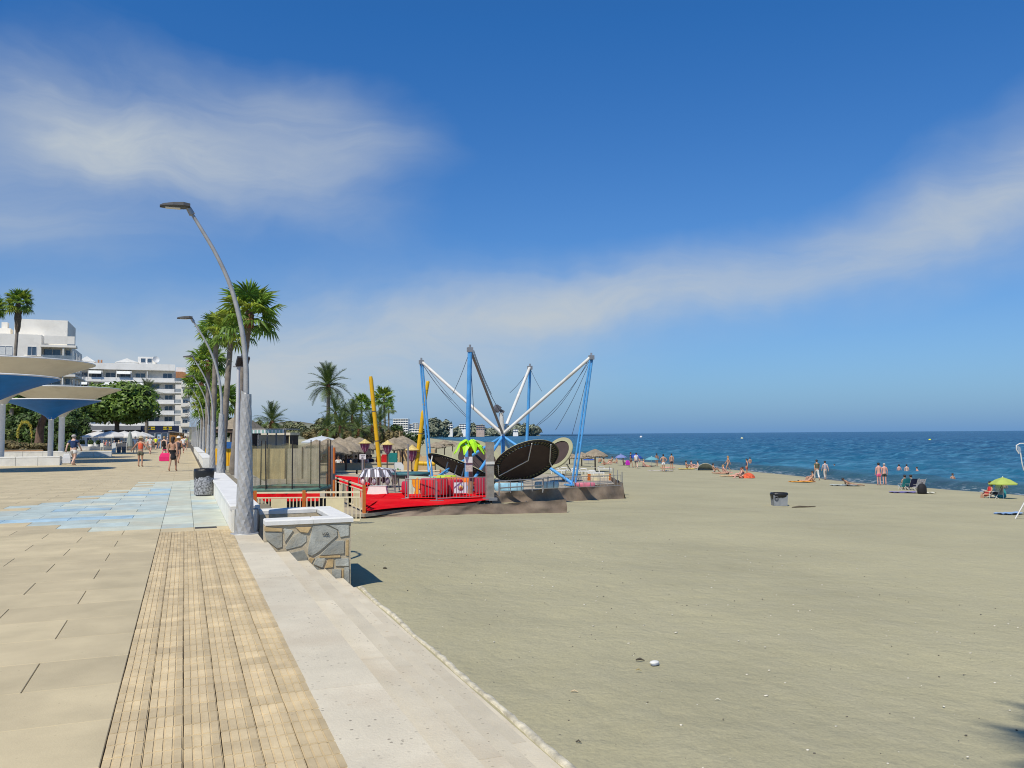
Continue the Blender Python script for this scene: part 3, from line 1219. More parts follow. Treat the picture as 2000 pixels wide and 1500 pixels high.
palm_px('slim tall fan palm just right of the left yellow tube', 750, 776, 752, 108, 1.8, n=26, tr=.17, seed=12, group=BG_, zb=-.5, boots=False)
palm_px('short fan palm below the crown of the slim tall palm', 759, 798, 759, 116, 1.2, n=18, tr=.15, seed=13, group=BG_, zb=-.5, boots=False)
palm_px('broad low date palm beyond the white-fringed pergola', 531, 822, 531, 132, 3.0, kind='date', n=40, tr=.35, seed=14, group=BG_, zb=-.5)
palm_px('date palm with orange fruit stalks rising out of the big green tree', 286, 772, 286, 158, 3.1, kind='date', n=40, tr=.35, seed=15, group='palms beside the white apartment block', zb=0)
for i, (x, y, d, r) in enumerate([(655, 806, 98, 2.0), (688, 812, 100, 2.1), (664, 832, 92, 1.7), (672, 822, 104, 2.2), (726, 830, 100, 1.9), (742, 826, 104, 2.0), (640, 838, 96, 1.8), (700, 838, 94, 1.7)]):
    palm_px(['spiky dark palm nearest the tall date palm trunk', 'spiky palm with arching leaves left of the slim palm', 'low spiky palm above the thatch of the beach bar', 'dense spiky palm in the middle of the clump',
             'spiky palm directly behind the left yellow tube', 'spiky palm between yellow tube and slim tall palm', 'low spiky palm at the left end of the clump', 'low spiky palm above the purple lantern'][i],
            x, y, x + 2, d, r, kind='date', n=26, tr=.16, seed=30 + i, group='spiky palms clumped behind the beach bar', zb=-.6)
# a very tall palm behind the photographer throws its shadow on the steps and the sand
palm('very tall fan palm on the promenade behind the photographer', (-1.45, -4.75, 15.6), (-1.9, -4.6, 0), 2.4, n=30, tr=.2, seed=40, group=None)

# ------------------------------------------------------------------ leafy trees and hedges
M_ficus = mat('ficus_leaf', (.14, .22, .036), .5, .3, 2, spec=.35, island=.45, trans=.22)
M_hedge = mat('hedge_leaf', (.060, .105, .022), .6, .3, 2, island=.4, trans=.15)
M_dry = mat('dry_leaf', (.16, .13, .055), .7, .3, 2, island=.4, trans=.15)
M_bark = mat('bark', (.14, .10, .07), .95, .3, 3, .8, 16)


def leaves(g, blobs, n, size, rnd, cut=None):
    """leaf-sized faces spread over lumpy clumps"""
    for _ in range(n):
        c, r = rnd.choice(blobs)
        v = Vector((rnd.gauss(0, 1), rnd.gauss(0, 1), rnd.gauss(0, 1))).normalized()
        p = Vector(c) + Vector((v.x * r[0], v.y * r[1], v.z * r[2])) * rnd.uniform(.72, 1.06)
        if cut and not cut(p):
            continue
        s_ = size * rnd.uniform(.6, 1.35)
        a = Vector((rnd.uniform(-1, 1), rnd.uniform(-1, 1), rnd.uniform(-.6, .6))).normalized()
        nrm = (v + Vector((rnd.uniform(-.8, .8), rnd.uniform(-.8, .8), rnd.uniform(-.3, .9)))).normalized()
        b_ = nrm.cross(a).normalized() * s_ * .5
        a = b_.cross(nrm).normalized() * s_
        g.add([p - a, p - b_ * .9, p + a, p + b_ * .9], [(0, 1, 2, 3)])


def tree(label, px, py, d, rx, rz, nb, n, size, m, cat='tree', zb=0.0, seed=1, group=None, name='broadleaf_tree', limbs=5, flat=.0):
    rnd = random.Random(seed)
    c = at(px, py, d)
    t = thing(name, label, cat, (c.x, c.y, zb), group=group)
    cz = c.z - zb
    blobs = []
    for k in range(nb):
        v = Vector((rnd.uniform(-1, 1), rnd.uniform(-1, 1), rnd.uniform(-1, 1)))
        v = v.normalized() * rnd.uniform(.35, .85)
        if v.z < -.45:
            v.z = -.45
        s_ = rnd.uniform(.24, .42)
        blobs.append(((v.x * rx, v.y * rx, cz + v.z * rz), (rx * s_, rx * s_, rz * s_ * 1.05)))
    g = MB()
    leaves(g, blobs, n, size, rnd)
    g.build('crown', m, t)
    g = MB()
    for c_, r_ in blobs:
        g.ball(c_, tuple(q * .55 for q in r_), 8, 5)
    g.build('inner_crown', mat('inner_foliage', (.018, .032, .010), .9, .3, 2), t)  # near-black balls stand in for the shade inside the crown
    g = MB()
    g.tube([(0, 0, -.2), (.05, 0, (cz - rz * .5) * .5), (0, .1, cz - rz * .3)], [rx * .075, rx * .055, rx * .04], 8)
    g.build('trunk', M_bark, t)
    for k in range(limbs):
        a = k * 2 * PI / limbs + .3
        g = MB()
        g.tube([(0, 0, cz - rz * .75), (math.cos(a) * rx * .25, math.sin(a) * rx * .25, cz - rz * .35), (math.cos(a) * rx * .55, math.sin(a) * rx * .55, cz)], [rx * .035, rx * .025, rx * .01], 6)
        g.build('limb', M_bark, t)
    return t


tree('big round dark green broadleaf tree in front of the white apartment block', 229, 790, 146, 7.5, 4.3, 60, 15000, .40, M_ficus, seed=5)
tree('green tree above the blue canopy at the left edge', 12, 795, 100, 3.8, 2.6, 16, 4200, .22, M_ficus, seed=6)
tree('green tree between the two blue and white canopies', 62, 785, 112, 3.6, 2.6, 16, 4200, .22, M_ficus, seed=16)
tree('dark tree behind the farther white canopy pole', 140, 838, 118, 3.2, 3.0, 16, 3600, .22, M_hedge, seed=7)


def hedge(label, x0, x1, ytop, d, depth_, n, m, size=.2, zb=0.0, seed=1, name='hedge', cat='hedge', group=None):
    rnd = random.Random(seed)
    a, b_ = at(x0, 850, d), at(x1, 850, d)
    top = at((x0 + x1) / 2, ytop, d).z
    t = thing(name, label, cat, ((a.x + b_.x) / 2, (a.y + b_.y) / 2, zb), group=group)
    L = (b_ - a)
    L.z = 0
    ln = L.length
    L.normalize()
    h = top - zb
    blobs = []
    k = max(3, int(ln / 1.2))
    for i in range(k):
        for q in range(3):
            o = L * (ln * ((i + .5) / k - .5))
            hh = h * rnd.uniform(.82, 1.0)
            blobs.append(((o.x + rnd.uniform(-.3, .3), o.y + rnd.uniform(-.3, .3) * depth_, hh * (q + .5) / 3), (ln / k * .75, depth_ * .6, hh / 3 * .72)))
    g = MB()
    leaves(g, blobs, n, size, rnd)
    o = g.build('foliage', m, t)
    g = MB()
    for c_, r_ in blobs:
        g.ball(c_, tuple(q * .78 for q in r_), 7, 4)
    g.build('inner_foliage', MATS['inner_foliage'], t)  # dark core balls stand in for shade deep in the hedge
    return t


hedge('tall dark green hedge behind the white benches under the canopies', 2, 96, 800, 92, 2.0, 6500, M_hedge, seed=3)
hedge('dark hedge behind the farther canopy poles', 96, 150, 818, 100, 2.0, 3000, M_hedge, seed=4)
hedge('dry brownish shrubs in the planter behind the white benches', 4, 88, 862, 74, 1.0, 2200, M_dry, .16, seed=8, name='shrub_bed', cat='shrubs')
hedge('pale green shrub at the left edge beside the near white pole', 4, 24, 832, 80, 1.0, 900, mat('pale_leaf', (.14, .18, .045), .6, .3, 2, island=.4, trans=.2), .16, seed=9, name='shrub', cat='shrub')
g = MB()
c = at(75, 872, 84)
t = thing('old_tree_trunk', 'thick leaning brown tree trunk in front of the tall hedge', 'tree trunk', (c.x, c.y, 0))
g.tube([(0, 0, -.1), (.05, 0, 1.2), (.12, 0, 2.6), (.5, .2, 4.2)], [.55, .42, .36, .25], 9)
g.tube([(-.35, -.3, 0), (-.12, -.3, 1.5), (.02, -.3, 3.6)], [.05, .05, .04], 6)
g.build('trunk', mat('old_bark', (.13, .085, .065), .95, .35, 3, .9, 12), t)
# arch of yellow flowers against the hedge
c = at(49, 835, 84)
t = thing('flower_arch', 'yellow flowering arch shape against the tall dark hedge', 'flower arch', (c.x, c.y, 0))
g = MB()
rnd = random.Random(2)
for k in range(420):
    a = rnd.uniform(-.25, PI + .25)
    p = Vector((math.cos(a) * .62, 0, 2.05 + math.sin(a) * 1.25 if math.sin(a) > 0 else 2.05 + math.sin(a) * 1.6)) + Vector((rnd.gauss(0, .06), rnd.gauss(0, .08), rnd.gauss(0, .06)))
    g.ball(p, .05, 4, 2)
g.build('blossoms', mat('yellow_blossom', (.45, .40, .06), .7, .3, 5), t)
g = MB()
g.tube([(math.cos(a) * .62, 0, max(0, 2.05 + math.sin(a) * 1.25)) for a in [i * PI / 10 for i in range(11)]] + [(-.62, 0, 0)], .03, 5)
g.tube([(.62, 0, 2.05), (.62, 0, 0)], .03, 5)
g.build('hoop', M_bark, t)

# ------------------------------------------------------------------ trumpet canopies and benches
M_cwhite = mat('canopy_white', (.66, .635, .57), .6, .06, .8, dirt=(.44, .40, .33), dirts=.5)
M_cblue = mat('canopy_blue', (.020, .165, .55), .6, .14, .8, spec=.15)
M_rim = mat('canopy_rim', (.70, .70, .68), .5, .05)
M_pole = mat('white_pole', (.80, .79, .75), .5, .06)


def canopy(label, c, R, zr, zb, m, pole_r):
    t = thing('trumpet_canopy', label, 'canopy', (c.x, c.y, 0), group='blue and white trumpet canopies shading the benches')
    g = MB()
    prof = []
    for i in range(13):
        u = i / 12
        prof.append((pole_r * 1.25 + (R - pole_r * 1.25) * u ** 1.5, zb + (zr - zb) * u))
    inner = [(r * .985, z + .06) for r, z in reversed(prof)]
    g.lathe(prof, 40)
    g.build('funnel', m, t)
    g = MB()
    g.lathe([prof[-1], (R + .03, zr + .03), (R, zr + .08), (R * .97, zr + .06)] + inner[1:], 40)
    g.build('rim', M_rim, t)
    for k in range(8):
        a = k * PI / 4 + .2
        g = MB()
        g.tube([(r * math.cos(a) * .99, r * math.sin(a) * .99, z + .05) for r, z in prof], .04, 4)
        g.build('rib', M_rim, t)
    g = MB()
    g.tube([(0, 0, -.1), (0, 0, zb + .1)], [pole_r, pole_r], 14)
    g.build('pole', M_pole, t)
    return t


canopy('near large white trumpet canopy at the left edge', at(1, 860, 54), 5.45, 6.55, 3.9, M_cwhite, .24)
canopy('farther large white trumpet canopy with two-thirds of its disc in view', at(120, 860, 81), 5.2, 6.4, 3.7, M_cwhite, .27)
canopy('near blue trumpet canopy cut by the left picture edge', at(-46, 860, 41), 3.6, 4.65, 3.0, M_cblue, .2)
canopy('blue trumpet canopy seen whole between the two white canopies', at(99, 860, 66), 3.55, 4.6, 3.15, M_cblue, .2)
M_bench = mat('white_bench', (.66, .65, .60), .7, .06, 2, dirt=(.48, .47, .43), dirts=1.5)


def bench(label, x0, x1, yb, h, dep, blocks):
    a, b_ = onz(x0, yb, 0), onz(x1, yb, 0)
    b_.y = a.y if abs(b_.y - a.y) < 12 else b_.y
    t = thing('stone_bench', label, 'bench', (a.x, a.y, 0), group='white stone benches under the canopies')
    L = b_.x - a.x
    for k in range(blocks):
        g = MB()
        u0, u1 = L * k / blocks, L * (k + 1) / blocks
        g.box2((u0 + .01, 0, 0), (u1 - .01, dep, h - .06))
        g.box(((u0 + u1) / 2, dep / 2, h - .03), (u1 - u0 - .016, dep + .03, .06), top=(.99, .97))
        g.build('bench_block', M_bench, t)
    return t


bench('nearest white stone bench in three blocks at the left edge', -60, 103, 912, .55, .9, 4)
bench('white stone bench behind the nearest one, crossed by a blue canopy pole', 4, 112, 894, .50, .8, 3)
bench('long white stone bench beyond the man in the navy shirt', 112, 212, 893, .45, .8, 3)
bench('far white planter bench in front of the cafe terrace', 150, 228, 880, .5, .8, 3)
# white wall with a curved end, wooden planters
c = at(30, 870, 78)
t = thing('curved_white_wall', 'white garden wall with curved top end behind the benches', 'wall', (c.x - 1.4, c.y, 0))
g = MB()
poly = [(-.4, 0, 0), (2.5, 0, 0), (2.5, 0, .25), (2.2, 0, .75), (1.7, 0, 1.1), (1.1, 0, 1.25), (-.4, 0, 1.25)]
g.prism(poly, (0, .22, 0))
g.build('wall_body', M_white, t)
for i, (x, w, lab) in enumerate([(30, 1.7, 'left wooden planter box in front of the curved white wall'), (64, 1.6, 'right wooden planter box beside the thick brown tree trunk')]):
    c = at(x, 880, 72)
    t = thing('planter_box', lab, 'planter', (c.x, c.y, 0), group='wooden planter boxes behind the benches')
    for k in range(3):
        g = MB()
        g.box((0, 0, .12 + k * .2), (w, .5, .18))
        g.build('plank', mat('planter_wood', (.34, .19, .085), .8, .25, 6), t)
    g = MB()
    g.box((0, 0, .635), (w - .06, .44, .04))
    g.build('soil', M_grav, t)
# ------------------------------------------------------------------ apartment blocks
M_wallA = mat('warm_white_wall', (.80, .76, .67), .85, .04, .4, dirt=(.56, .52, .44), dirts=.25)
M_wallB = mat('white_wall', (.82, .80, .74), .85, .04, .4, dirt=(.58, .55, .49), dirts=.25)
M_shadew = mat('shaded_white_wall', (.76, .74, .68), .9, .06, .5)  # white wall again, with the recess shade put into its colour
M_glass = mat('window_glass', (.055, .085, .125), .12, .3, .6, spec=.9)
M_frame = mat('window_frame', (.62, .62, .60), .5, .05)
M_rail = mat('balcony_glass', (.26, .31, .34), .15, .2, .8, spec=.8, alpha=.55)
M_awn = mat('pale_awning', (.62, .63, .60), .8, .1, 3)
M_tileroof = mat('clay_roof', (.42, .19, .085), .85, .25, 3)
M_darkgrey = mat('dark_trim', (.10, .10, .11), .6, .15)


def win(parent, c, w, h, panes=2, m=M_glass, dep=.14):
    """window set in the wall plane y = c.y: frame with glass panes behind it"""
    g = MB()
    x, y, z = c
    fw = .07
    g.box((x, y, z + h / 2 - fw / 2), (w, dep, fw))
    g.box((x, y, z - h / 2 + fw / 2), (w, dep, fw))
    for k in range(panes + 1):
        g.box((x - w / 2 + fw / 2 + (w - fw) * k / panes, y - .003, z), (fw, dep, h - 2 * fw))
    f = g.build('window', M_frame, parent)
    for k in range(panes):
        q = MB()
        pw_ = (w - fw) / panes
        q.box((x - w / 2 + fw / 2 + pw_ * (k + .5), y + .01, z), (pw_ - fw, .03, h - 2 * fw))
        q.build('pane', m, f)
    return f


# ---- left block
YA = at(128, 850, 160).y
oA = ony(143, 853, YA)
bA = thing('apartment_block', 'warm white apartment block with penthouse and corner balconies at the left edge', 'apartment building', (oA.x, YA, 0))


def A(px, py, dy=0.0):
    p = ony(px, py, YA + dy)
    return Vector((p.x - oA.x, dy, p.z))


FH = 2.83
zt = A(112, 674).z
g = MB()
xl, xm = A(-70, 700).x, A(80, 700).x
g.box2((xl, 0, 0), (xm, 20, zt + 1.9))
g.box2((xm, 2.2, 0), (-.9, 20, zt + .05))
g.build('wall', M_wallA, bA)
g = MB()
px0, px1 = A(22, 640).x, A(128, 640).x
g.box2((px0, 3.0, zt + .05), (px1, 16, A(76, 624, 3.0).z))
g.build('penthouse', M_wallA, bA)
g = MB()
g.box2((px0 - 3.2, 4, zt), (px0 - .8, 7, zt + 3.4))
g.box2((px0 - 2.4, 4.4, zt + 3.4), (px0 - 1.4, 6, zt + 4.6))
g.build('roof_shed', M_wallA, bA)
nf = int(zt // FH) + 1
for k in range(nf):
    z = zt - FH * k
    g = MB()
    g.box2((xm - .15, -.25, z - .42), (.12, 2.3, z))
    g.build('balcony_slab', M_wallA, bA)
    if k == 0:
        g = MB()
        g.box2((xm + .5, -.22, z + .22), (-.15, -.04, z + 1.75))
        g.build('roof_parapet', M_wallA, bA)
        continue
    g = MB()
    g.box2((xm + .1, -.18, z + .01), (-.05, -.14, z + .85))
    g.build('balcony_rail', M_rail, bA)
    g = MB()
    g.box2((-2.2, -.1, z), (-2.0, 2.2, z + FH - .43))
    g.build('divider', M_wallA, bA)
    win(bA, ((xm - 2.2) / 2 - .2, 2.16, z + 1.18), 3.0, 2.1, 2)
    win(bA, (-1.45, 2.16, z + 1.1), .9, 2.0, 1)
    for px_ in (62,):
        win(bA, (A(px_, 700).x, -.01, z + 1.55), 1.55, 1.75, 2)
        g = MB()
        g.box((A(px_ + 3, 700).x, -.1, z + .55), (3.2, .22, .10))
        g.build('sill', M_darkgrey if k > 99 else M_wallA, bA)
    win(bA, (A(10, 700).x, -.01, z + 1.55), 2.4, 1.7, 2, M_awn)
    # side balconies facing the sea
    for q in range(3):
        y0 = 3.0 + q * 5.6
        g = MB()
        g.box2((-.895, y0, z + .2), (-.84, y0 + 2.2, z + 2.2))
        g.build('side_window', M_glass, bA)
        g = MB()
        g.box2((-.89, y0 - .6, z - .3), (.15, y0 + 3.2, z))
        g.build('balcony_slab', M_wallA, bA)
        g = MB()
        g.box2((.09, y0 - .6, z + .01), (.13, y0 + 3.2, z + .95))
        g.build('balcony_rail', M_rail, bA)

# ---- long white block
YB = at(340, 850, 220).y
oB = ony(340, 853, YB)
bB = thing('apartment_block', 'long white five-storey apartment block with rows of balconies behind the big green tree', 'apartment building', (oB.x, YB, 0))


def B(px, py, dy=0.0):
    p = ony(px, py, YB + dy)
    return Vector((p.x - oB.x, dy, p.z))


zr = B(340, 724).z
FB = (zr - B(340, 829).z) / 5
x0 = B(150, 750).x
x0b = x0 - 14
g = MB()
g.box2((x0b, 2.2, 0), (-.02, 16, zr + .1))
g.build('wall', M_shadew, bB)
g = MB()
g.box2((x0b, -.10, zr), (-.02, .25, B(340, 712).z))
g.box2((x0b, .25, zr), (-.02, 15.8, zr + .35))
g.build('roof_parapet', M_wallB, bB)
bays = [B(px, 750).x for px in (146, 172, 199, 227, 256, 287)] + [-.02]
fx = bays[0] - 4.5
bays = [fx - 4, fx] + bays
for k in range(5):
    z = zr - FB * (k + 1)
    g = MB()
    g.box2((x0b, -.3, z - .34), (.0, 2.25, z))
    g.build('balcony_slab', M_wallB, bB)
    for i in range(len(bays) - 1):
        a, e = bays[i], bays[i + 1]
        g = MB()
        g.box2((a - .09, -.1, z), (a + .09, 2.2, z + FB - .34))
        g.build('divider', M_wallB, bB)
        w = e - a
        last = i == len(bays) - 2
        if last:
            win(bB, (a + w * (.28 if k else .72), 2.17, z + 1.15), 2.3, 2.1, 2)
            if k:
                win(bB, (a + w * .78, 2.17, z + 1.1), 2.0, 2.0, 2)
        else:
            win(bB, ((a + e) / 2 + .2, 2.17, z + 1.1), 2.4, 2.1, 2)
        g = MB()
        if k % 2 == 0 or last:
            g.box2((a + .1, -.24, z + .01), (e - .1, -.10, z + .82))
            g.build('balcony_front', M_wallB, bB)
        else:
            g.box2((a + .1, -.22, z + .02), (e - .1, -.18, z + .9))
            g.build('balcony_rail', M_rail, bB)
        if (i + k) % 2 == 1 and not last:
            g = MB()
            g.prism([(a + .15, -.05, z + FB - .36), (a + .15, -.95, z + FB - 1.15), (a + .15, -.95, z + FB - 1.22), (a + .15, -.05, z + FB - .44)], (w - .3, 0, 0))
            g.build('awning', M_awn, bB)
    # corner balconies
    g = MB()
    g.box2((.005, -.2, z - .3), (1.55, 9, z))
    g.build('balcony_slab', M_wallB, bB)
    g = MB()
    g.box2((.02, -.17, z + .01), (1.5, -.13, z + .92))
    g.box2((1.46, -.12, z + .01), (1.5, 9, z + .92))
    g.build('balcony_rail', M_rail, bB)
    g = MB()
    g.box2((-.015, 1.0, z + .1), (.03, 2.9, z + 2.2))
    g.build('side_window', M_glass, bB)
for px_, w, h in ((246, 5.2, 2.0), (166, 3.6, 2.3)):
    g = MB()
    cx, zb_ = B(px_, 705).x, zr + .36
    b0 = B(px_, 710).z - zb_
    g.box2((cx - w / 2, 4, zb_), (cx + w / 2, 7.5, zb_ + 1.9))
    g.prism([(cx - w / 2 - .3, 3.9, zb_ + 1.9), (cx + w / 2 + .3, 3.9, zb_ + 1.9), (cx, 3.9, zb_ + h + 1.0)], (0, 3.7, 0))
    g.build('roof_gable', M_wallB, bB)
g = MB()
cx = B(286, 700).x
zb_ = zr + .36
g.box2((cx - 2.3, 5, zb_), (cx + 2.4, 8, zb_ + 3.6))
g.build('roof_house', M_wallB, bB)
win(bB, (cx - 1.0, 4.97, zb_ + 2.6), 1.2, 1.2, 1)
win(bB, (cx + .6, 4.97, zb_ + 2.6), 1.2, 1.2, 1)
g = MB()
g.lathe([(.001, -.25), (.5, -.15), (.9, .05)], 14)
o = g.build('satellite_dish', M_frame, bB, loc=(cx + 2.2, 4.6, zb_ + 2.9))
o.rotation_euler = (math.radians(75), 0, .3)
for dx in (0, .7):
    g = MB()
    g.box((B(189, 700).x + dx, 5, zb_ + 1.4), (.4, .5, 2.2))
    g.build('chimney', M_tileroof, bB)
# shop floor
zs = zr - FB * 5 - .34
M_navy = mat('navy_shopfront', (.020, .028, .060), .4, .2, .4)
M_shopd = mat('dark_shopfront', (.075, .075, .08), .5, .3, .4)
g = MB()
g.box2((x0b, -.6, 0), (B(275, 850).x, 2.1, zs - 1.15))
g.build('shop_wall', M_shopd, bB)
g = MB()
g.box2((B(275, 850).x + .01, -.7, 0), (1.2, 2.1, zs - .05))
g.build('shop_wall', M_navy, bB)
g = MB()
g.box2((x0b, -1.4, zs - 1.1), (B(275, 850).x, 2.1, zs - .05))
g.build('shop_fascia', mat('grey_fascia', (.22, .22, .22), .6, .15, .5), bB)
for i, (xa, xe) in enumerate(((283, 303), (319, 336))):
    xa, xe = B(xa, 836).x, B(xe, 836).x
    z0, z1 = B(290, 839.5).z, B(290, 833.5).z
    g = MB()
    g.box2((xa, -.80, z0), (xe, -.71, z1))
    f = g.build('shop_sign', mat('yellow_sign', (.62, .47, .02), .5, .08), bB)
    g = MB()
    g.lathe([(.001, 0), (.33, 0), (.33, .04)], 12)
    o = g.build('sign_emblem', M_navy, f, loc=((xa + xe) / 2, -.81, (z0 + z1) / 2))
    o.rotation_euler = (PI / 2, 0, 0)
    g = MB()
    for s_ in (-1, 1):
        g.box(((xa + xe) / 2 + s_ * .85, -.815, (z0 + z1) / 2), (.7, .02, .16))
    g.build('sign_strip', M_navy, f)
for px_ in (150, 166, 190, 205, 222, 240, 258, 284, 296, 309, 322, 334):
    win(bB, (B(px_, 855).x, -.64 if px_ < 275 else -.74, 1.55), 2.1 if px_ < 275 else 1.5, 2.3, 1)

# ---- block behind with the clay roof
c = at(362, 853, 250)
bC = thing('apartment_block', 'narrow cream block with clay roof tiles behind the end of the long white block', 'apartment building', (c.x, c.y, 0))
zc = at(360, 738, 250).z
g = MB()
g.box2((-3, 0, 0), (1.1, 12, zc))
g.build('wall', M_wallA, bC)
g = MB()
g.prism([(-3.2, -.4, zc), (1.6, -.4, zc), (1.6, -.4, zc + .25), (-1, -.4, zc + 1.9), (-3.2, -.4, zc + 1.9)], (0, 12.6, 0))
g.build('roof', M_tileroof, bC)
for k in range(6):
    z = zc - 3.0 * (k + 1) + 1.5
    if z > 1:
        win(bC, (-.2, -.02, z), 1.5, 1.7, 2)
        g = MB()
        g.box2((-1.4, -.8, z - 1.2), (1.0, -.02, z - .95))
        g.box2((-1.4, -.8, z - .94), (1.0, -.72, z - .1))
        g.build('balcony', M_wallA, bC)
g = MB()
zb_ = at(357, 728, 250).z
g.box2((-3, 2, zc + 1.9), (-.2, 8, at(357, 716, 250).z))
g.build('roof_house', M_wallB, bC)

# ---- wooden kiosk at the end of the promenade
c = onz(345, 873.5, 0)
kk = thing('wooden_kiosk', 'orange-brown wooden kiosk with sloping roof at the far end of the promenade', 'kiosk', (c.x, c.y, 0))
M_kwood = mat('orange_wood', (.42, .20, .055), .7, .2, 4)
s_ = depth(c) / FPX
kw, kh = 27 * s_, 31 * s_
for k in range(9):
    g = MB()
    g.box((-kw / 2 + kw / 9 * (k + .5), 0, kh * .47), (kw / 9 - .02, .08, kh * .92 - .05 * k * .3))
    g.build('plank', M_kwood, kk)
g = MB()
g.box2((-kw / 2 + .02, .06, 0), (kw / 2 - .02, 2.2, kh * .78))
g.build('cabin', M_kwood, kk)
g = MB()
g.prism([(-kw / 2 - .2, -.3, kh * .99), (kw / 2 + .7, -.3, kh * .83), (kw / 2 + .7, -.3, kh * .87), (-kw / 2 - .2, -.3, kh * 1.04)], (0, 2.8, 0))
g.build('roof', mat('grey_roof', (.30, .28, .25), .8, .15), kk)
for dx in (kw / 2 + .55,):
    g = MB()
    g.box2((dx - .05, -.2, 0), (dx + .05, -.1, kh * .83))
    g.build('post', M_kwood, kk)

# ---- low white shop annex and banner
c = onz(172, 874, 0)
t = thing('shop_annex', 'low white shop annex left of the cafe parasols', 'shop', (c.x, c.y, 0))
sc = depth(c) / FPX
g = MB()
g.box2((-32 * sc, 0, 0), (24 * sc, 4, 34 * sc))
g.build('wall', M_wallB, t)
g = MB()
g.box2((-34 * sc, -1.6, 30 * sc), (26 * sc, -.01, 32 * sc))
g.build('awning', mat('brown_awning', (.16, .12, .09), .8, .2), t)
for k in range(4):
    win(t, ((-26 + k * 14) * sc, -.03, 15 * sc), 9 * sc, 20 * sc, 2, M_awn if k % 2 else M_glass)
# ------------------------------------------------------------------ people
BODY = {}
SKINP = []          # skin meshes waiting for conversion


def lerp3(a, b_, t):
    return tuple(a[i] + (b_[i] - a[i]) * t for i in range(3))


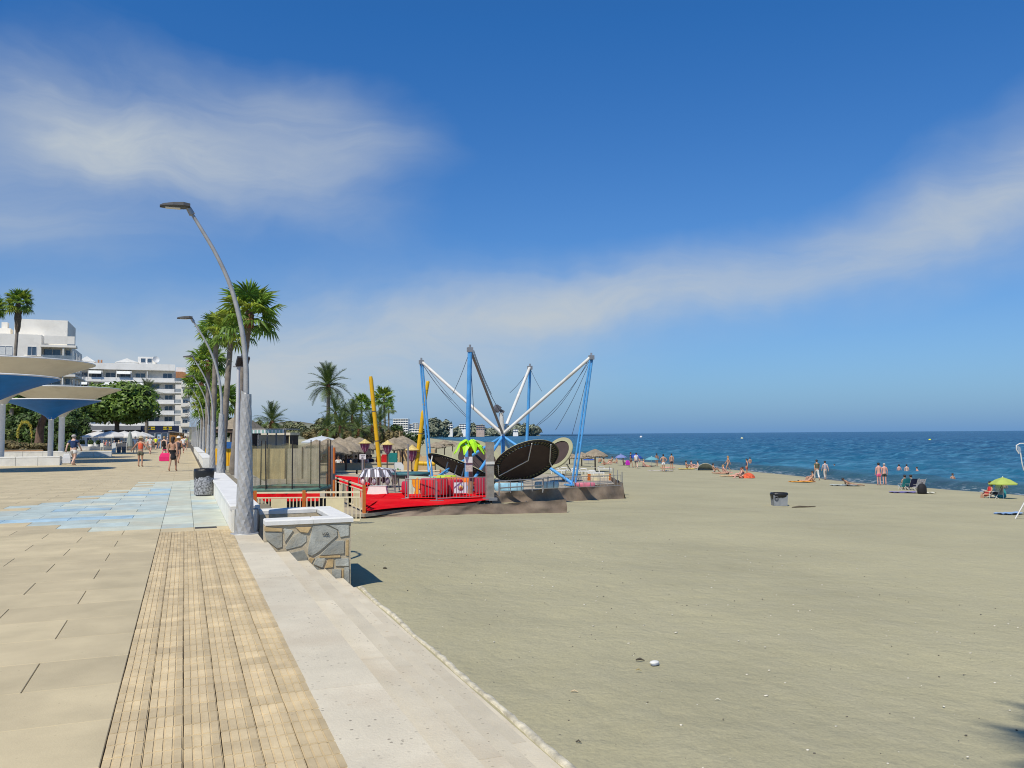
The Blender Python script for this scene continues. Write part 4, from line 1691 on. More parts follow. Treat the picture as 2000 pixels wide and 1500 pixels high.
def pose_joints(kind):
    """joint positions of a 1.75 m figure facing +Y, feet on z = 0"""
    J = dict(pel=(0, 0, .95), wai=(0, 0, 1.12), che=(0, .0, 1.30), nb=(0, -.01, 1.45), nk=(0, .0, 1.53), hd=(0, .015, 1.60), hc=(0, .02, 1.68), ht=(0, .01, 1.74),
             sl=(-.185, -.01, 1.42), sr=(.185, -.01, 1.42), el=(-.235, -.03, 1.14), er=(.235, -.03, 1.14), wl=(-.25, .05, .90), wr=(.25, .05, .90), al=(-.25, .075, .82), ar=(.25, .075, .82),
             pl=(-.09, 0, .90), pr=(.09, 0, .90), kl=(-.10, .015, .50), kr=(.10, .015, .50), fl=(-.10, -.02, .085), fr=(.10, -.02, .085), tl=(-.11, .13, .03), tr=(.11, .13, .03))
    if kind == 'walk':
        J.update(kl=(-.10, .20, .53), fl=(-.10, .26, .09), tl=(-.11, .41, .05), kr=(.10, -.04, .51), fr=(.10, -.30, .16), tr=(.11, -.19, .05),
                 el=(-.24, -.14, 1.16), wl=(-.25, -.20, .93), al=(-.25, -.20, .85), er=(.24, .08, 1.16), wr=(.24, .22, .97), ar=(.24, .27, .90))
    elif kind == 'walk2':
        J.update(kr=(.10, .15, .52), fr=(.10, .17, .09), tr=(.11, .32, .04), kl=(-.10, -.05, .51), fl=(-.10, -.22, .13), tl=(-.11, -.10, .04),
                 er=(.25, -.10, 1.15), wr=(.27, -.10, .90), ar=(.27, -.09, .82), el=(-.25, .05, 1.15), wl=(-.27, .14, .93), al=(-.27, .17, .86))
    elif kind == 'arms_out':
        J.update(el=(-.36, -.02, 1.20), wl=(-.52, .04, 1.03), al=(-.57, .06, .96), er=(.36, -.02, 1.20), wr=(.50, .04, 1.02), ar=(.55, .06, .95))
    elif kind == 'hips':
        J.update(el=(-.36, -.08, 1.18), wl=(-.19, .03, 1.02), al=(-.14, .07, .98), er=(.36, -.08, 1.18), wr=(.19, .03, 1.02), ar=(.14, .07, .98))
    elif kind in ('sit', 'chair', 'sitknees'):
        h = .12 if kind != 'chair' else .46
        dz = h - .95
        for k in J:
            J[k] = (J[k][0], J[k][1] - (.06 if k in ('che', 'nb', 'nk', 'hd', 'hc', 'ht', 'sl', 'sr') else 0), J[k][2] + dz)
        J['pl'], J['pr'] = (-.09, .03, h - .01), (.09, .03, h - .01)
        if kind == 'sit':
            J.update(kl=(-.13, .42, .20), kr=(.13, .44, .17), fl=(-.10, .82, .07), fr=(.12, .85, .07), tl=(-.11, .86, .19), tr=(.13, .89, .19))
            J.update(el=(-.27, -.12, .33), wl=(-.28, -.12, .10), al=(-.28, -.06, .05), er=(.24, .08, .36), wr=(.16, .30, .26), ar=(.14, .37, .23))
        elif kind == 'sitknees':
            J.update(kl=(-.12, .38, .48), kr=(.12, .40, .46), fl=(-.11, .56, .08), fr=(.11, .58, .08), tl=(-.11, .70, .04), tr=(.11, .72, .04))
            J.update(el=(-.24, .12, .40), wl=(-.16, .32, .40), al=(-.10, .38, .39), er=(.24, .12, .40), wr=(.16, .32, .40), ar=(.10, .38, .39))
        else:
            J.update(kl=(-.11, .46, .47), kr=(.11, .46, .47), fl=(-.11, .52, .085), fr=(.11, .50, .085), tl=(-.11, .66, .03), tr=(.11, .64, .03))
            J.update(el=(-.25, .0, .67), wl=(-.16, .22, .64), al=(-.12, .29, .65), er=(.25, .0, .67), wr=(.16, .22, .64), ar=(.12, .29, .65))
    elif kind == 'lie':                                  # on the back, head towards -Y
        for k, (x, y, z) in list(J.items()):
            J[k] = (x, z - .9, .12 + y)
            J[k] = (x, -(z - .9), .12 - y * .6)
        for k in ('tl', 'tr'):
            J[k] = (J[k][0] * 1.4, .86, .20)
        for k in ('el', 'er', 'wl', 'wr', 'al', 'ar'):
            J[k] = (J[k][0] * 1.15, J[k][1], .07)
    elif kind == 'liekneesup':
        J = pose_joints('lie')
        J.update(kl=(-.10, .34, .46), kr=(.11, .30, .42), fl=(-.10, .52, .09), fr=(.11, .50, .09), tl=(-.11, .66, .04), tr=(.11, .64, .04))
    elif kind == 'prone':                                # on the belly, propped on the elbows
        for k, (x, y, z) in list(J.items()):
            up = max(0, (z - 1.05)) * .62
            J[k] = (x, (z - .9) * .92, .13 + up - y * .4)
        J.update(el=(-.24, .42, .05), er=(.24, .42, .05), wl=(-.14, .66, .05), wr=(.14, .66, .05), al=(-.10, .74, .05), ar=(.10, .74, .05), tl=(-.11, -.98, .03), tr=(.11, -.98, .03))
        for k in ('fl', 'fr', 'kl', 'kr'):
            J[k] = (J[k][0], J[k][1], .08)
    return J


RAD = dict(pel=.150, wai=.128, che=.152, nb=.082, nk=.056, hd=.078, hc=.098, ht=.060, sl=.066, sr=.066, el=.046, er=.046, wl=.032, wr=.032, al=.040, ar=.040,
           pl=.098, pr=.098, kl=.060, kr=.060, fl=.044, fr=.044, tl=.036, tr=.036)
FLAT = {'pel': .74, 'wai': .74, 'che': .72, 'nb': .8}
EDG = [('pel', 'wai'), ('wai', 'che'), ('che', 'nb'), ('nb', 'nk'), ('nk', 'hd'), ('hd', 'hc'), ('hc', 'ht'), ('nb', 'sl'), ('nb', 'sr'), ('sl', 'el'), ('sr', 'er'), ('el', 'wl'), ('er', 'wr'),
       ('wl', 'al'), ('wr', 'ar'), ('pel', 'pl'), ('pel', 'pr'), ('pl', 'kl'), ('pr', 'kr'), ('kl', 'fl'), ('kr', 'fr'), ('fl', 'tl'), ('fr', 'tr')]


def skin_mesh(key, pts, rads, edges, root, extra_=None, fat=1.0):
    me = bpy.data.meshes.new(key)
    names = list(pts)
    ix = {k: i for i, k in enumerate(names)}
    me.from_pydata([pts[k] for k in names], [(ix[a], ix[c]) for a, c in edges], [])
    o = bpy.data.objects.new('tmp_' + key, me)
    COL.objects.link(o)
    md = o.modifiers.new('skin', 'SKIN')
    md.use_smooth_shade = True
    for i, k in enumerate(names):
        r = rads[k]
        fl = FLAT.get(k, 1.0)
        sv = me.skin_vertices[0].data[i]
        sv.radius = (r, r * fl)
        sv.use_root = (k == root)
    sb = o.modifiers.new('sub', 'SUBSURF')
    sb.levels = sb.render_levels = 1
    SKINP.append((key, o, extra_))


def make_bodies():
    for kind in POSES:
        J = pose_joints(kind)
        skin_mesh('body_' + kind, J, RAD, EDG, 'pel', extra_=kind)
        # clothes: the same joints, a little larger
        grow = lambda ks, a: {k: RAD[k] + a for k in ks}
        tors = ['pel', 'wai', 'che', 'nb', 'sl', 'sr']
        P = {k: J[k] for k in tors}
        P['ul'], P['ur'] = lerp3(J['sl'], J['el'], .55), lerp3(J['sr'], J['er'], .55)
        R = grow(tors, .022)
        R['nb'] = .085
        R['ul'] = R['ur'] = .072
        skin_mesh('shirt_' + kind, P, R, [('pel', 'wai'), ('wai', 'che'), ('che', 'nb'), ('nb', 'sl'), ('nb', 'sr'), ('sl', 'ul'), ('sr', 'ur')], 'che')
        P = {k: J[k] for k in ('wai', 'che', 'nb')}
        P['lo'] = lerp3(J['pel'], J['wai'], .3)
        skin_mesh('vest_' + kind, P, dict(wai=.142, che=.168, nb=.10, lo=.152), [('lo', 'wai'), ('wai', 'che'), ('che', 'nb')], 'che')
        P = {'a': lerp3(J['che'], J['wai'], .42), 'b': lerp3(J['che'], J['nb'], .15)}
        FLAT['a'] = FLAT['b'] = FLAT['lo'] = .76
        skin_mesh('bikini_top_' + kind, P, dict(a=.152, b=.160), [('a', 'b')], 'a')
        for nm, t_ in (('shorts', .62), ('briefs', .16), ('trousers', 1.8)):
            P = {'pel': J['pel'], 'w': lerp3(J['pel'], J['wai'], .45), 'pl': J['pl'], 'pr': J['pr']}
            R = dict(pel=.168, w=.150, pl=.112, pr=.112)
            FLAT['w'] = .76
            E_ = [('pel', 'w'), ('pel', 'pl'), ('pel', 'pr')]
            for sd in 'lr':
                if t_ <= 1:
                    P['q' + sd] = lerp3(J['p' + sd], J['k' + sd], t_)
                    R['q' + sd] = .100 if nm == 'shorts' else .10
                    E_.append(('p' + sd, 'q' + sd))
                else:
                    P['k' + sd] = J['k' + sd]
                    P['q' + sd] = lerp3(J['k' + sd], J['f' + sd], .85)
                    R['k' + sd], R['q' + sd] = .082, .072
                    E_ += [('p' + sd, 'k' + sd), ('k' + sd, 'q' + sd)]
            skin_mesh(nm + '_' + kind, P, R, E_, 'pel')
        km = lerp3(lerp3(J['kl'], J['kr'], .5), lerp3(J['pl'], J['pr'], .5), .15)
        P = {'w': lerp3(J['pel'], J['wai'], .5), 'pel': J['pel'], 'hm': km}
        skin_mesh('skirt_' + kind, P, dict(w=.150, pel=.172, hm=.20), [('w', 'pel'), ('pel', 'hm')], 'pel')
    bpy.context.view_layer.update()
    dg = bpy.context.evaluated_depsgraph_get()
    for key, o, ex in SKINP:
        me = bpy.data.meshes.new_from_object(o.evaluated_get(dg))
        me.name = key
        if ex:
            J = pose_joints(ex)
            bm = bmesh.new()
            bm.from_mesh(me)
            g = MB()
            hc = Vector(J['hc'])
            up = (Vector(J['ht']) - Vector(J['hd'])).normalized()
            sd = Vector((1, 0, 0))
            fw = up.cross(sd)
            g.tube([hc + fw * .085 + up * .02, hc + fw * .118 - up * .015, hc + fw * .088 - up * .03], [.012, .018, .012], 5)
            for s_ in (-1, 1):
                g.ball(hc + sd * s_ * .092 - up * .005, (.012, .028, .034), 6, 4)
                w, h = Vector(J['w' + 'lr'[s_ > 0]]), Vector(J['a' + 'lr'[s_ > 0]])
                d = (h - w)
                d = d.normalized() if d.length else Vector((0, 0, -1))
                ac = d.orthogonal().normalized()
                for q in range(4):
                    b0 = h + ac * (q - 1.5) * .018
                    L = (.062, .074, .070, .055)[q]
                    cv_ = Vector((-s_ * .25, .25, 0))
                    g.tube([b0, b0 + d * L * .55, b0 + (d + cv_).normalized() * L], [.0095, .009, .006], 5)
                b0 = h - d * .03 + ac * .03
                g.tube([b0, b0 + (d + ac).normalized() * .045], [.011, .007], 5)
            t2 = bpy.data.meshes.new('t')
            t2.from_pydata(g.v, [], g.f)
            bm.from_mesh(t2)
            bm.to_mesh(me)
            bm.free()
            bpy.data.meshes.remove(t2)
            me.polygons.foreach_set('use_smooth', [True] * len(me.polygons))
        me.materials.clear()
        me.materials.append(None)
        BODY[key] = me
        bpy.data.objects.remove(o)


POSES = ['stand', 'walk', 'walk2', 'arms_out', 'hips', 'sit', 'chair', 'sitknees', 'lie', 'liekneesup', 'prone']
make_bodies()
SKIN = [mat('skin_tan', (.42, .235, .150), .6, .08, 8), mat('skin_light', (.56, .36, .27), .6, .08, 8), mat('skin_pink', (.58, .31, .24), .6, .08, 8), mat('skin_brown', (.30, .165, .10), .6, .08, 8)]
HAIR = dict(dark=mat('dark_hair', (.028, .020, .016), .7, .2, 8), grey=mat('grey_hair', (.36, .34, .32), .8, .2, 8), fair=mat('fair_hair', (.36, .23, .10), .7, .2, 8), red=mat('red_hair', (.20, .065, .03), .7, .2, 8))


def cloth(rgb):
    nm = 'cloth_%02x%02x%02x' % tuple(int(min(c, 1) * 255) for c in rgb)
    return mat(nm, rgb, .85, .12, 6, .2, 30)


def wear(name, key, m, parent):
    o = place(name, BODY[key], parent)
    o.material_slots[0].link = 'OBJECT'
    o.material_slots[0].material = m
    return o


CNT = [0]


def person(label, loc, kind, face, skin=0, clothes=(), hair='dark', h=1.72, group=None, hat=None, long_hair=False, extra_=None, rz=None, fat=1.0):
    """face: world direction (x, y) looked at"""
    a = math.atan2(-face[0], face[1]) if rz is None else rz
    t = thing('person', label, 'person', loc, a, group)
    s_ = h / 1.75
    t.scale = (s_ * fat, s_ * (1 + (fat - 1) * 1.2), s_)
    wear('body', 'body_' + kind, SKIN[skin], t)
    for nm, c in clothes:
        wear(nm, nm + '_' + kind, cloth(c), t)
    J = pose_joints(kind)
    hc, ht, hd = Vector(J['hc']), Vector(J['ht']), Vector(J['hd'])
    up = (ht - hd).normalized()
    fw = up.cross(Vector((1, 0, 0)))
    g = MB()
    c = hc + up * .018 - fw * .022
    R_ = Matrix((Vector((1, 0, 0)), fw, up)).transposed()
    q = MB()
    q.ball((0, 0, 0), (.108, .112, .105), 10, 7)
    q.v = [tuple(R_ @ Vector(v) + c) for v in q.v if True]
    if long_hair:
        k = MB()
        k.tube([hc - fw * .06 + up * .05, hc - fw * .115 - up * .06, hc - fw * .12 - up * .20], [.07, .085, .05], 8)
        q.add(k.v, k.f, True)
    q.build('hair', HAIR[hair], t)
    if hat:
        g = MB()
        g.lathe([(.001, .13), (.07, .125), (.105, .06), (.112, .02), (.19, .0), (.19, -.008), (.11, .0)], 14)
        g.v = [tuple(R_ @ Vector(v) + hc + up * .05) for v in g.v]
        g.build('hat', cloth(hat), t)
    return t


TOW = Vector((CF.x, CF.y))            # away from the camera
AWAY, NEAR_, LEFT, RIGHT = (TOW.x, TOW.y), (-TOW.x, -TOW.y), (-CR.x, -CR.y), (CR.x, CR.y)


def bagmesh(g, w, d, h):
    g.sheet([[(-w / 2 * k, -d / 2 * k, z), (w / 2 * k, -d / 2 * k, z), (w / 2 * k, d / 2 * k, z), (-w / 2 * k, d / 2 * k, z)] for z, k in ((0, .7), (.06 * h, 1), (.55 * h, 1.02), (.95 * h, .75), (h, .6))], close=True, smooth=False)
    g.add([(-w * .3, -d * .3, h), (w * .3, -d * .3, h), (w * .3, d * .3, h), (-w * .3, d * .3, h)], [(0, 1, 2, 3)])


# promenade walkers
WG = 'people walking on the promenade'
B_, W_ = (.015, .015, .018), (.66, .66, .66)
p = onz(143, 910, 0)
person('man in navy shirt and white shorts walking past the white bench', p, 'walk', AWAY, 1, [('shirt', (.020, .045, .13)), ('shorts', (.60, .58, .55))], 'grey', 1.82, WG, fat=1.18)
b_ = onz(128, 910, 0)
t = tag(MB().build('t', M_white), 'x', 'x') if False else None
g = MB()
bagmesh(g, .42, .25, .58)
g.tube([(-.1, 0, .57), (-.05, 0, .78), (.1, 0, .57)], .012, 5)
o = g.build('plastic_bag', mat('white_plastic', (.68, .69, .70), .4, .05, 4, alpha=.9), loc=(b_.x + .05, b_.y, .14))
tag(o, 'white plastic carrier bag carried by the man in the navy shirt', 'bag')
p = onz(274, 912, 0)
person('woman in orange top and sun hat walking away with arms held out', p, 'arms_out', AWAY, 0, [('vest', (.75, .13, .06)), ('shorts', (.10, .10, .07))], 'fair', 1.66, WG, hat=(.40, .34, .22))
p = onz(337, 921, 0)
person('woman in black bikini top and black skirt with bare back, nearest of the walkers', p, 'walk2', AWAY, 0, [('bikini_top', B_), ('skirt', B_)], 'dark', 1.66, WG, long_hair=True)
g = MB()
bagmesh(g, .52, .24, .40)
g.tube([(-.14, 0, .39), (-.08, 0, .56), (.08, 0, .56), (.14, 0, .39)], .016, 5)
b_ = onz(322, 921, 0)
o = g.build('beach_bag', mat('pink_bag', (.75, .02, .15), .6, .1, 5), loc=(b_.x, b_.y, .50))
tag(o, 'bright pink beach bag carried by the woman in the black skirt', 'bag')
p = onz(348, 906, 0)
person('woman in dark patterned dress and white hat walking beside the parapet', p, 'walk', AWAY, 0, [('vest', (.08, .07, .08)), ('skirt', (.07, .06, .07))], 'fair', 1.64, WG, hat=W_)
p = onz(320, 894, 0)
person('woman in black dress with thin straps walking ahead of the pink bag', p, 'walk2', AWAY, 1, [('vest', B_), ('skirt', B_)], 'fair', 1.68, WG)
far_walk = [(304, 880, 'walk', 1, [('shirt', (.70, .75, .02)), ('shorts', B_)], 'person in bright yellow shirt and black shorts far down the promenade', 'dark'),
            (264, 886, 'walk2', 1, [('shirt', (.50, .58, .66)), ('shorts', (.3, .3, .28))], 'person in pale blue shirt and sun hat behind the orange top', 'grey'),
            (293, 888, 'walk', 2, [('shirt', (.60, .58, .55)), ('shorts', (.45, .42, .38))], 'person in white shirt and cap left of the yellow shirt', 'grey'),
            (286, 880, 'walk2', 1, [('shirt', (.42, .48, .40)), ('trousers', (.38, .36, .32))], 'person in pale green shirt in the distant walking group', 'fair'),
            (358, 886, 'walk', 2, [('shirt', W_), ('shorts', (.06, .06, .08))], 'man in white shirt close to the parapet ahead of the white hat', 'dark'),
            (362, 880, 'walk2', 1, [('shirt', (.30, .48, .10)), ('shorts', (.07, .07, .08))], 'person in light green shirt beside the wooden kiosk', 'dark'),
            (310, 877, 'walk', 0, [('shirt', (.10, .20, .42)), ('shorts', (.2, .2, .2))], 'person in blue shirt right of the yellow shirt', 'dark'),
            (278, 878, 'stand', 1, [('shirt', (.55, .45, .40)), ('trousers', (.12, .12, .16))], 'person in beige shirt and dark trousers near the cafe', 'dark'),
            (327, 876, 'stand', 2, [('shirt', (.50, .50, .48)), ('shorts', (.12, .2, .3))], 'person in grey shirt standing left of the wooden kiosk', 'grey')]
for px, py, kd, sk, cl, lab, hr in far_walk:
    p = onz(px, py, 0)
    person(lab, p, kd, AWAY if kd != 'stand' else LEFT, sk, cl, hr, 1.70, WG)

# ------------------------------------------------------------------ promenade bin
c = onz(398, 968, 0)
t = thing('litter_bin', 'round perforated black litter bin lined with a black bag by the parapet', 'litter bin', (c.x, c.y, 0))
M_binmesh = mat('perforated_steel', (.26, .26, .27), .5, .98, 20, .9, 20)
g = MB()
g.lathe([(.255, .03), (.265, .06), (.27, .60), (.262, .66)], 24)
g.build('perforated_drum', M_binmesh, t)
g = MB()
n = 24
rows_ = []
for r, z in ((.268, .55), (.279, .60), (.285, .70), (.275, .775), (.245, .77), (.21, .66), (.15, .45)):
    rows_.append([(r * (1 + .025 * math.sin(5 * q * 2 * PI / n + z * 9)) * math.cos(2 * PI * q / n), r * (1 + .02 * math.sin(7 * q * 2 * PI / n)) * math.sin(2 * PI * q / n), z - (.10 * (.5 + .5 * math.sin(q * 2 * PI / n * 2 + 1)) if r == .268 else 0)) for q in range(n)])
g.sheet(rows_, close=True)
g.build('bin_bag', mat('black_bag', (.015, .015, .016), .35, .2, 8, .5, 20), t)
g = MB()
g.lathe([(.001, 0), (.20, 0), (.21, .03), (.001, .03)], 18)
g.build('base', M_darkgrey, t)

# ------------------------------------------------------------------ playground on its platform
PZ = -.74
M_carpet = mat('red_carpet', (.60, .006, .012), .95, .16, 1.2, .3, 20, spec=.03, dirt=(.66, .05, .04), dirts=.5)
M_fab = mat('brown_windbreak', (.215, .160, .115), .9, .25, 1.5, .6, 8, dirt=(.34, .27, .19), dirts=1.0)
M_orange = mat('orange_post', (.50, .14, .022), .6, .15)
M_cream = mat('cream_rail', (.70, .60, .40), .6, .06)
M_creamp = mat('cream_panel', (.62, .54, .33), .7, .07)
M_steel = mat('barrier_steel', (.34, .33, .32), .4, .15, metal=.5)
M_mblue = mat('mast_blue', (.085, .33, .66), .4, .14, 2, dirt=(.06, .20, .40), dirts=1.5)
M_mwhite = mat('mast_white', (.66, .65, .60), .5, .08, 2, dirt=(.40, .36, .30), dirts=1.2)
M_cable = mat('dark_cord', (.035, .04, .06), .7, .2)
M_black = mat('black_foam', (.022, .020, .020), .8, .2)
M_bed = mat('trampoline_bed', (.052, .034, .030), .8, .2, 2)
M_pad = mat('cream_pad', (.33, .32, .19), .7, .1, 2)


def flat(px, py, z=PZ):
    return onz(px, py, z)


pl = [flat(x, y) for x, y in ((648, 1004), (715, 1001), (850, 985), (960, 979))]
fa0, fa1 = onsand(668, 1012), onsand(1106, 1001)
fb0, fb1 = onsand(958, 983), onsand(1217, 974)
fb2 = flat(1192, 930)
deck = [flat(496, 1010), flat(712, 1001), flat(850, 985), flat(930, 980.5), fb0 + Vector((-.1, .25, 0)), fb1 + Vector((-.3, .3, 0)), fb2 + Vector((-.3, -.1, 0)), flat(1000, 922), flat(640, 918), flat(520, 930)]
g = MB()
g.prism([(p.x, p.y, PZ - .14) for p in deck], (0, 0, .10))
t = thing('playground_deck', 'level playground platform on the sand carrying the trampolines', 'platform')
g.build('deck_boards', mat('deck_board', (.35, .30, .22), .9, .2, 2), t)
# red carpet with soft folds
def carpet(label, quad, nx, ny, amp, z0):
    A_, B2, C_, D_ = quad
    rows_ = []
    for j in range(ny + 1):
        v = j / ny
        r = []
        for i in range(nx + 1):
            u = i / nx
            p = (A_ * (1 - u) + B2 * u) * (1 - v) + (D_ * (1 - u) + C_ * u) * v
            r.append((p.x, p.y, z0 + amp * (math.sin(u * 7 + v * 5) * math.sin(v * 9 + 1) * .5 + .5)))
        rows_.append(r)
    g = MB()
    g.sheet(rows_)
    o = g.build('carpet', M_carpet)
    return tag(o, label, 'carpet', 'red carpets on the playground')


carpet('broad red carpet running along the front of the playground platform', (flat(714, 1000.5), flat(955, 978.5), flat(930, 958), flat(742, 966)), 26, 10, .05, PZ + .012)
carpet('red carpet leading back along the cream side railing', (flat(712, 1000), flat(757, 965), flat(700, 934), flat(648, 929)), 8, 26, .06, PZ + .02)
carpet('narrow red carpet strip beside the metal barrier', (flat(800, 978), flat(955, 976), flat(948, 962), flat(780, 962)), 18, 6, .03, PZ + .075)
# red fabric hung below the net trampoline
# windbreak skirts -------------------------------------------------
def skirt(label, A_, B2, topz, botf, n, seed, posts, htop=None, sag=.05, taper=0):
    r = random.Random(seed)
    t = thing('windbreak', label, 'windbreak', (A_.x, A_.y, 0), group='brown fabric windbreaks round the playground')
    d = Vector((B2.x - A_.x, B2.y - A_.y, 0))
    nn = Vector((d.y, -d.x, 0)).normalized()
    if nn.y > 0:
        nn = -nn
    rows_ = []
    m_ = 9
    for j in range(m_ + 1):
        v = j / m_
        row = []
        for i in range(n + 1):
            u = i / n
            zb = botf(A_.x + d.x * u, A_.y + d.y * u)
            sg = sag * (1 - abs(math.cos(u * posts * PI)) ** .6)
            zt = topz - sg - taper * max(0, .35 - u) / .35
            z = zb + (max(zt, zb + .06) - zb) * v
            off = .05 * math.sin(u * posts * 2 * PI) * math.sin(v * PI) + .10 * (1 - v) ** 2 + .030 * (math.sin(u * 23 + 2.3 * math.sin(v * 3 + u * 9)) + .6 * math.sin(u * 61 - v * 7 * math.sin(u * 5))) * (1 - v) ** .6
            row.append((d.x * u + nn.x * off, d.y * u + nn.y * off, z))
        rows_.append(row)
    g = MB()
    g.sheet(rows_)
    g.build('fabric', M_fab, t)
    for i in range(posts + 1):
        u = i / posts
        zb = botf(A_.x + d.x * u, A_.y + d.y * u)
        g = MB()
        zt = htop if htop else topz + .02 - taper * max(0, .35 - u) / .35
        g.tube([(d.x * u - nn.x * .04, d.y * u - nn.y * .04, zb - .1), (d.x * u - nn.x * .04, d.y * u - nn.y * .04, zt)], .022, 6)
        g.build('post', M_steel if htop else M_darkgrey, t)
    return t


skirt('low brown fabric windbreak along the front edge of the red carpet', fa0, fa1, PZ + .02, lambda x, y: sandz(x, y) - .02, 90, 3, 5, taper=.32, sag=.03)
skirt('second brown fabric windbreak behind, with wire fence posts, ending at the right corner', fb0, fb1, PZ + .02, lambda x, y: sandz(x, y) - .02, 90, 4, 5, htop=PZ + .55, sag=.06)
skirt('short windbreak closing the right end of the playground', fb1, fb2, PZ + .02, lambda x, y: sandz(x, y) - .02, 40, 5, 3, htop=PZ + .55)
# wire fence above the second windbreak: each rail and upright
def barrier(label, A_, B2, h, n, m=M_steel, r=.014, z=PZ, rails=(0, 1), foot=True, group='grey metal barriers on the playground'):
    t = thing('metal_barrier', label, 'barrier', (A_.x, A_.y, z), group=group)
    d = Vector((B2.x - A_.x, B2.y - A_.y, B2.z - A_.z))
    for v in rails:
        g = MB()
        g.tube([(0, 0, .08 + (h - .08) * v), (d.x, d.y, d.z + .08 + (h - .08) * v)], r * 1.3, 6)
        g.build('rail', m, t)
    for i in range(n + 1):
        u = i / n
        g = MB()
        e = i in (0, n)
        g.tube([(d.x * u, d.y * u, d.z * u + (0 if e else .08)), (d.x * u, d.y * u, d.z * u + h)], r * (1.4 if e else .8), 5)
        g.build('post' if e else 'bar', m, t)
    return t


barrier('thin wire fence above the second windbreak at the right end of the playground', flat(1062, 958), flat(1213, 951.5), .55, 22, r=.010)
barrier('metal barrier in front of the big tilted trampoline', flat(975, 968), flat(1060, 962), .95 * .6, 4, rails=(.45, 1), r=.022)
barrier('metal barrier on the red carpet hung with the white poster', flat(853, 978), flat(955, 974), .82, 16)
barrier('metal barrier on the red carpet left of the poster barrier', flat(792, 976), flat(850, 977), .78, 9)
barrier('metal barrier around the striped ride behind the white box', flat(712, 956), flat(772, 962), .95, 10)
# cream panel railings ---------------------------------------------
def railing(label, A_, B2, h, n, solid, posts=True, group='cream railings round the playground'):
    t = thing('cream_railing', label, 'railing', A_, group=group)
    d = Vector(B2) - Vector(A_)
    for z, w in ((h, .05), (h * .83, .035), (.06, .045)):
        g = MB()
        g.bar((0, 0, z), d + Vector((0, 0, z)), w)
        g.build('rail', M_cream, t)
    for i in range(n + 1):
        u = i / n
        if solid and solid[0] < u < solid[1]:
            continue
        g = MB()
        g.bar(d * u + Vector((0, 0, .08)), d * u + Vector((0, 0, h * .82)), .028)
        g.build('bar', M_cream, t)
    if solid:
        g = MB()
        up = Vector((0, 0, 1))
        a, e = d * solid[0], d * solid[1]
        nn = Vector((d.y, -d.x, 0)).normalized() * .03
        g.prism([a + up * .09 - nn / 2, e + up * .09 - nn / 2, e + up * h * .80 - nn / 2, a + up * h * .80 - nn / 2], nn)
        g.build('infill_panel', M_creamp, t)
    if posts:
        for u in (0, 1):
            g = MB()
            g.bar(d * u + Vector((0, 0, -.3)), d * u + Vector((0, 0, h + .06)), .09)
            g.build('post', M_orange, t)
    return t


RZ = -.86
def rl(px, d):
    p = at(px, 900, d)
    return Vector((p.x, p.y, RZ))


railing('cream railing under the net trampoline, left of the orange post', rl(499, 24.6), rl(594, 24.6), .88, 14, (.33, .64))
railing('cream railing under the net trampoline, right of the orange post', rl(600, 24.6), rl(704, 24.6), .88, 13, (.36, .69), posts=False)
P0, P1 = Vector(flat(711, 1000)), Vector(flat(640, 966))
P0.z = P1.z = PZ
for k in range(3):
    a, e = P0.lerp(P1, k / 3), P0.lerp(P1, (k + 1) / 3)
    railing(['cream side railing of the red ramp, nearest panel with the orange end post', 'cream side railing of the red ramp, middle panel', 'cream side railing of the red ramp, farthest panel'][k], a, e, .80, 7, (.30, .68))
bx = [642, 697, 752, 806, 860]
for k in range(len(bx) - 1):
    a, e = at(bx[k], 900, 53), at(bx[k + 1], 900, 53)
    a.z = e.z = -1.5
    railing('cream back railing of the playground, ' + ['panel left of the sign post', 'panel behind the sign post', 'panel right of the left yellow tube', 'panel behind the right yellow tube'][k], a, e, .92, 12, (.08, .5) if k % 2 == 0 else (.55, .92))
for k, (xa, xe) in enumerate(((1100, 1149), (1151, 1191))):
    a, e = at(xa, 900, 44), at(xe, 900, 44)
    a.z = e.z = -1.35
    railing('cream railing at the right end of the playground, ' + ['panel behind the blue mast', 'panel nearest the white loungers'][k], a, e, .86, 10, (.15, .5) if k else None)

# net trampoline ----------------------------------------------------
cen = at(565, 950, 28.4)
t = thing('net_trampoline', 'black trampoline with tall see-through safety net behind the cream railing', 'trampoline', (cen.x, cen.y, PZ))
M_net = mat('safety_net', (.19, .175, .10), .9, .35, 3, alpha=.36)
_t = M_net.node_tree
_q = NB(_t)
_mp = _q.n('ShaderNodeMapping')
_mp.inputs['Scale'].default_value = (7, 7, .5)
_t.links.new(_q.n('ShaderNodeTexCoord').outputs['Object'], _mp.inputs['Vector'])
_ms = [n for n in _t.nodes if n.type == 'MIX_SHADER'][0]
_t.links.new(_q.m('ADD', .18, _q.m('MULTIPLY', _q.ramp(_q.noise(_mp.outputs[0], 1.0, 4, .65), [(.35, (0, 0, 0)), (.7, (1, 1, 1))]), .42)), _ms.inputs[0])
ux = Vector((CR.x, CR.y, 0)).normalized()
uy = Vector((CF.x, CF.y, 0)).normalized()
HW, HD, MZ, NZ = 1.32, 1.25, .66, 1.62
corner = lambda a, c_, z: ux * (a * HW) + uy * (c_ * HD) + Vector((0, 0, z))
ring = []
for i in range(20):
    a = 2 * PI * i / 20
    q = (abs(math.cos(a)) ** 4 + abs(math.sin(a)) ** 4) ** (-.25)
    ring.append((math.cos(a) * q, math.sin(a) * q))
g = MB()
g.prism([corner(x * .86, y_ * .86, MZ - .03) for x, y_ in ring], (0, 0, .02))
g.build('mat', M_black, t)
g = MB()
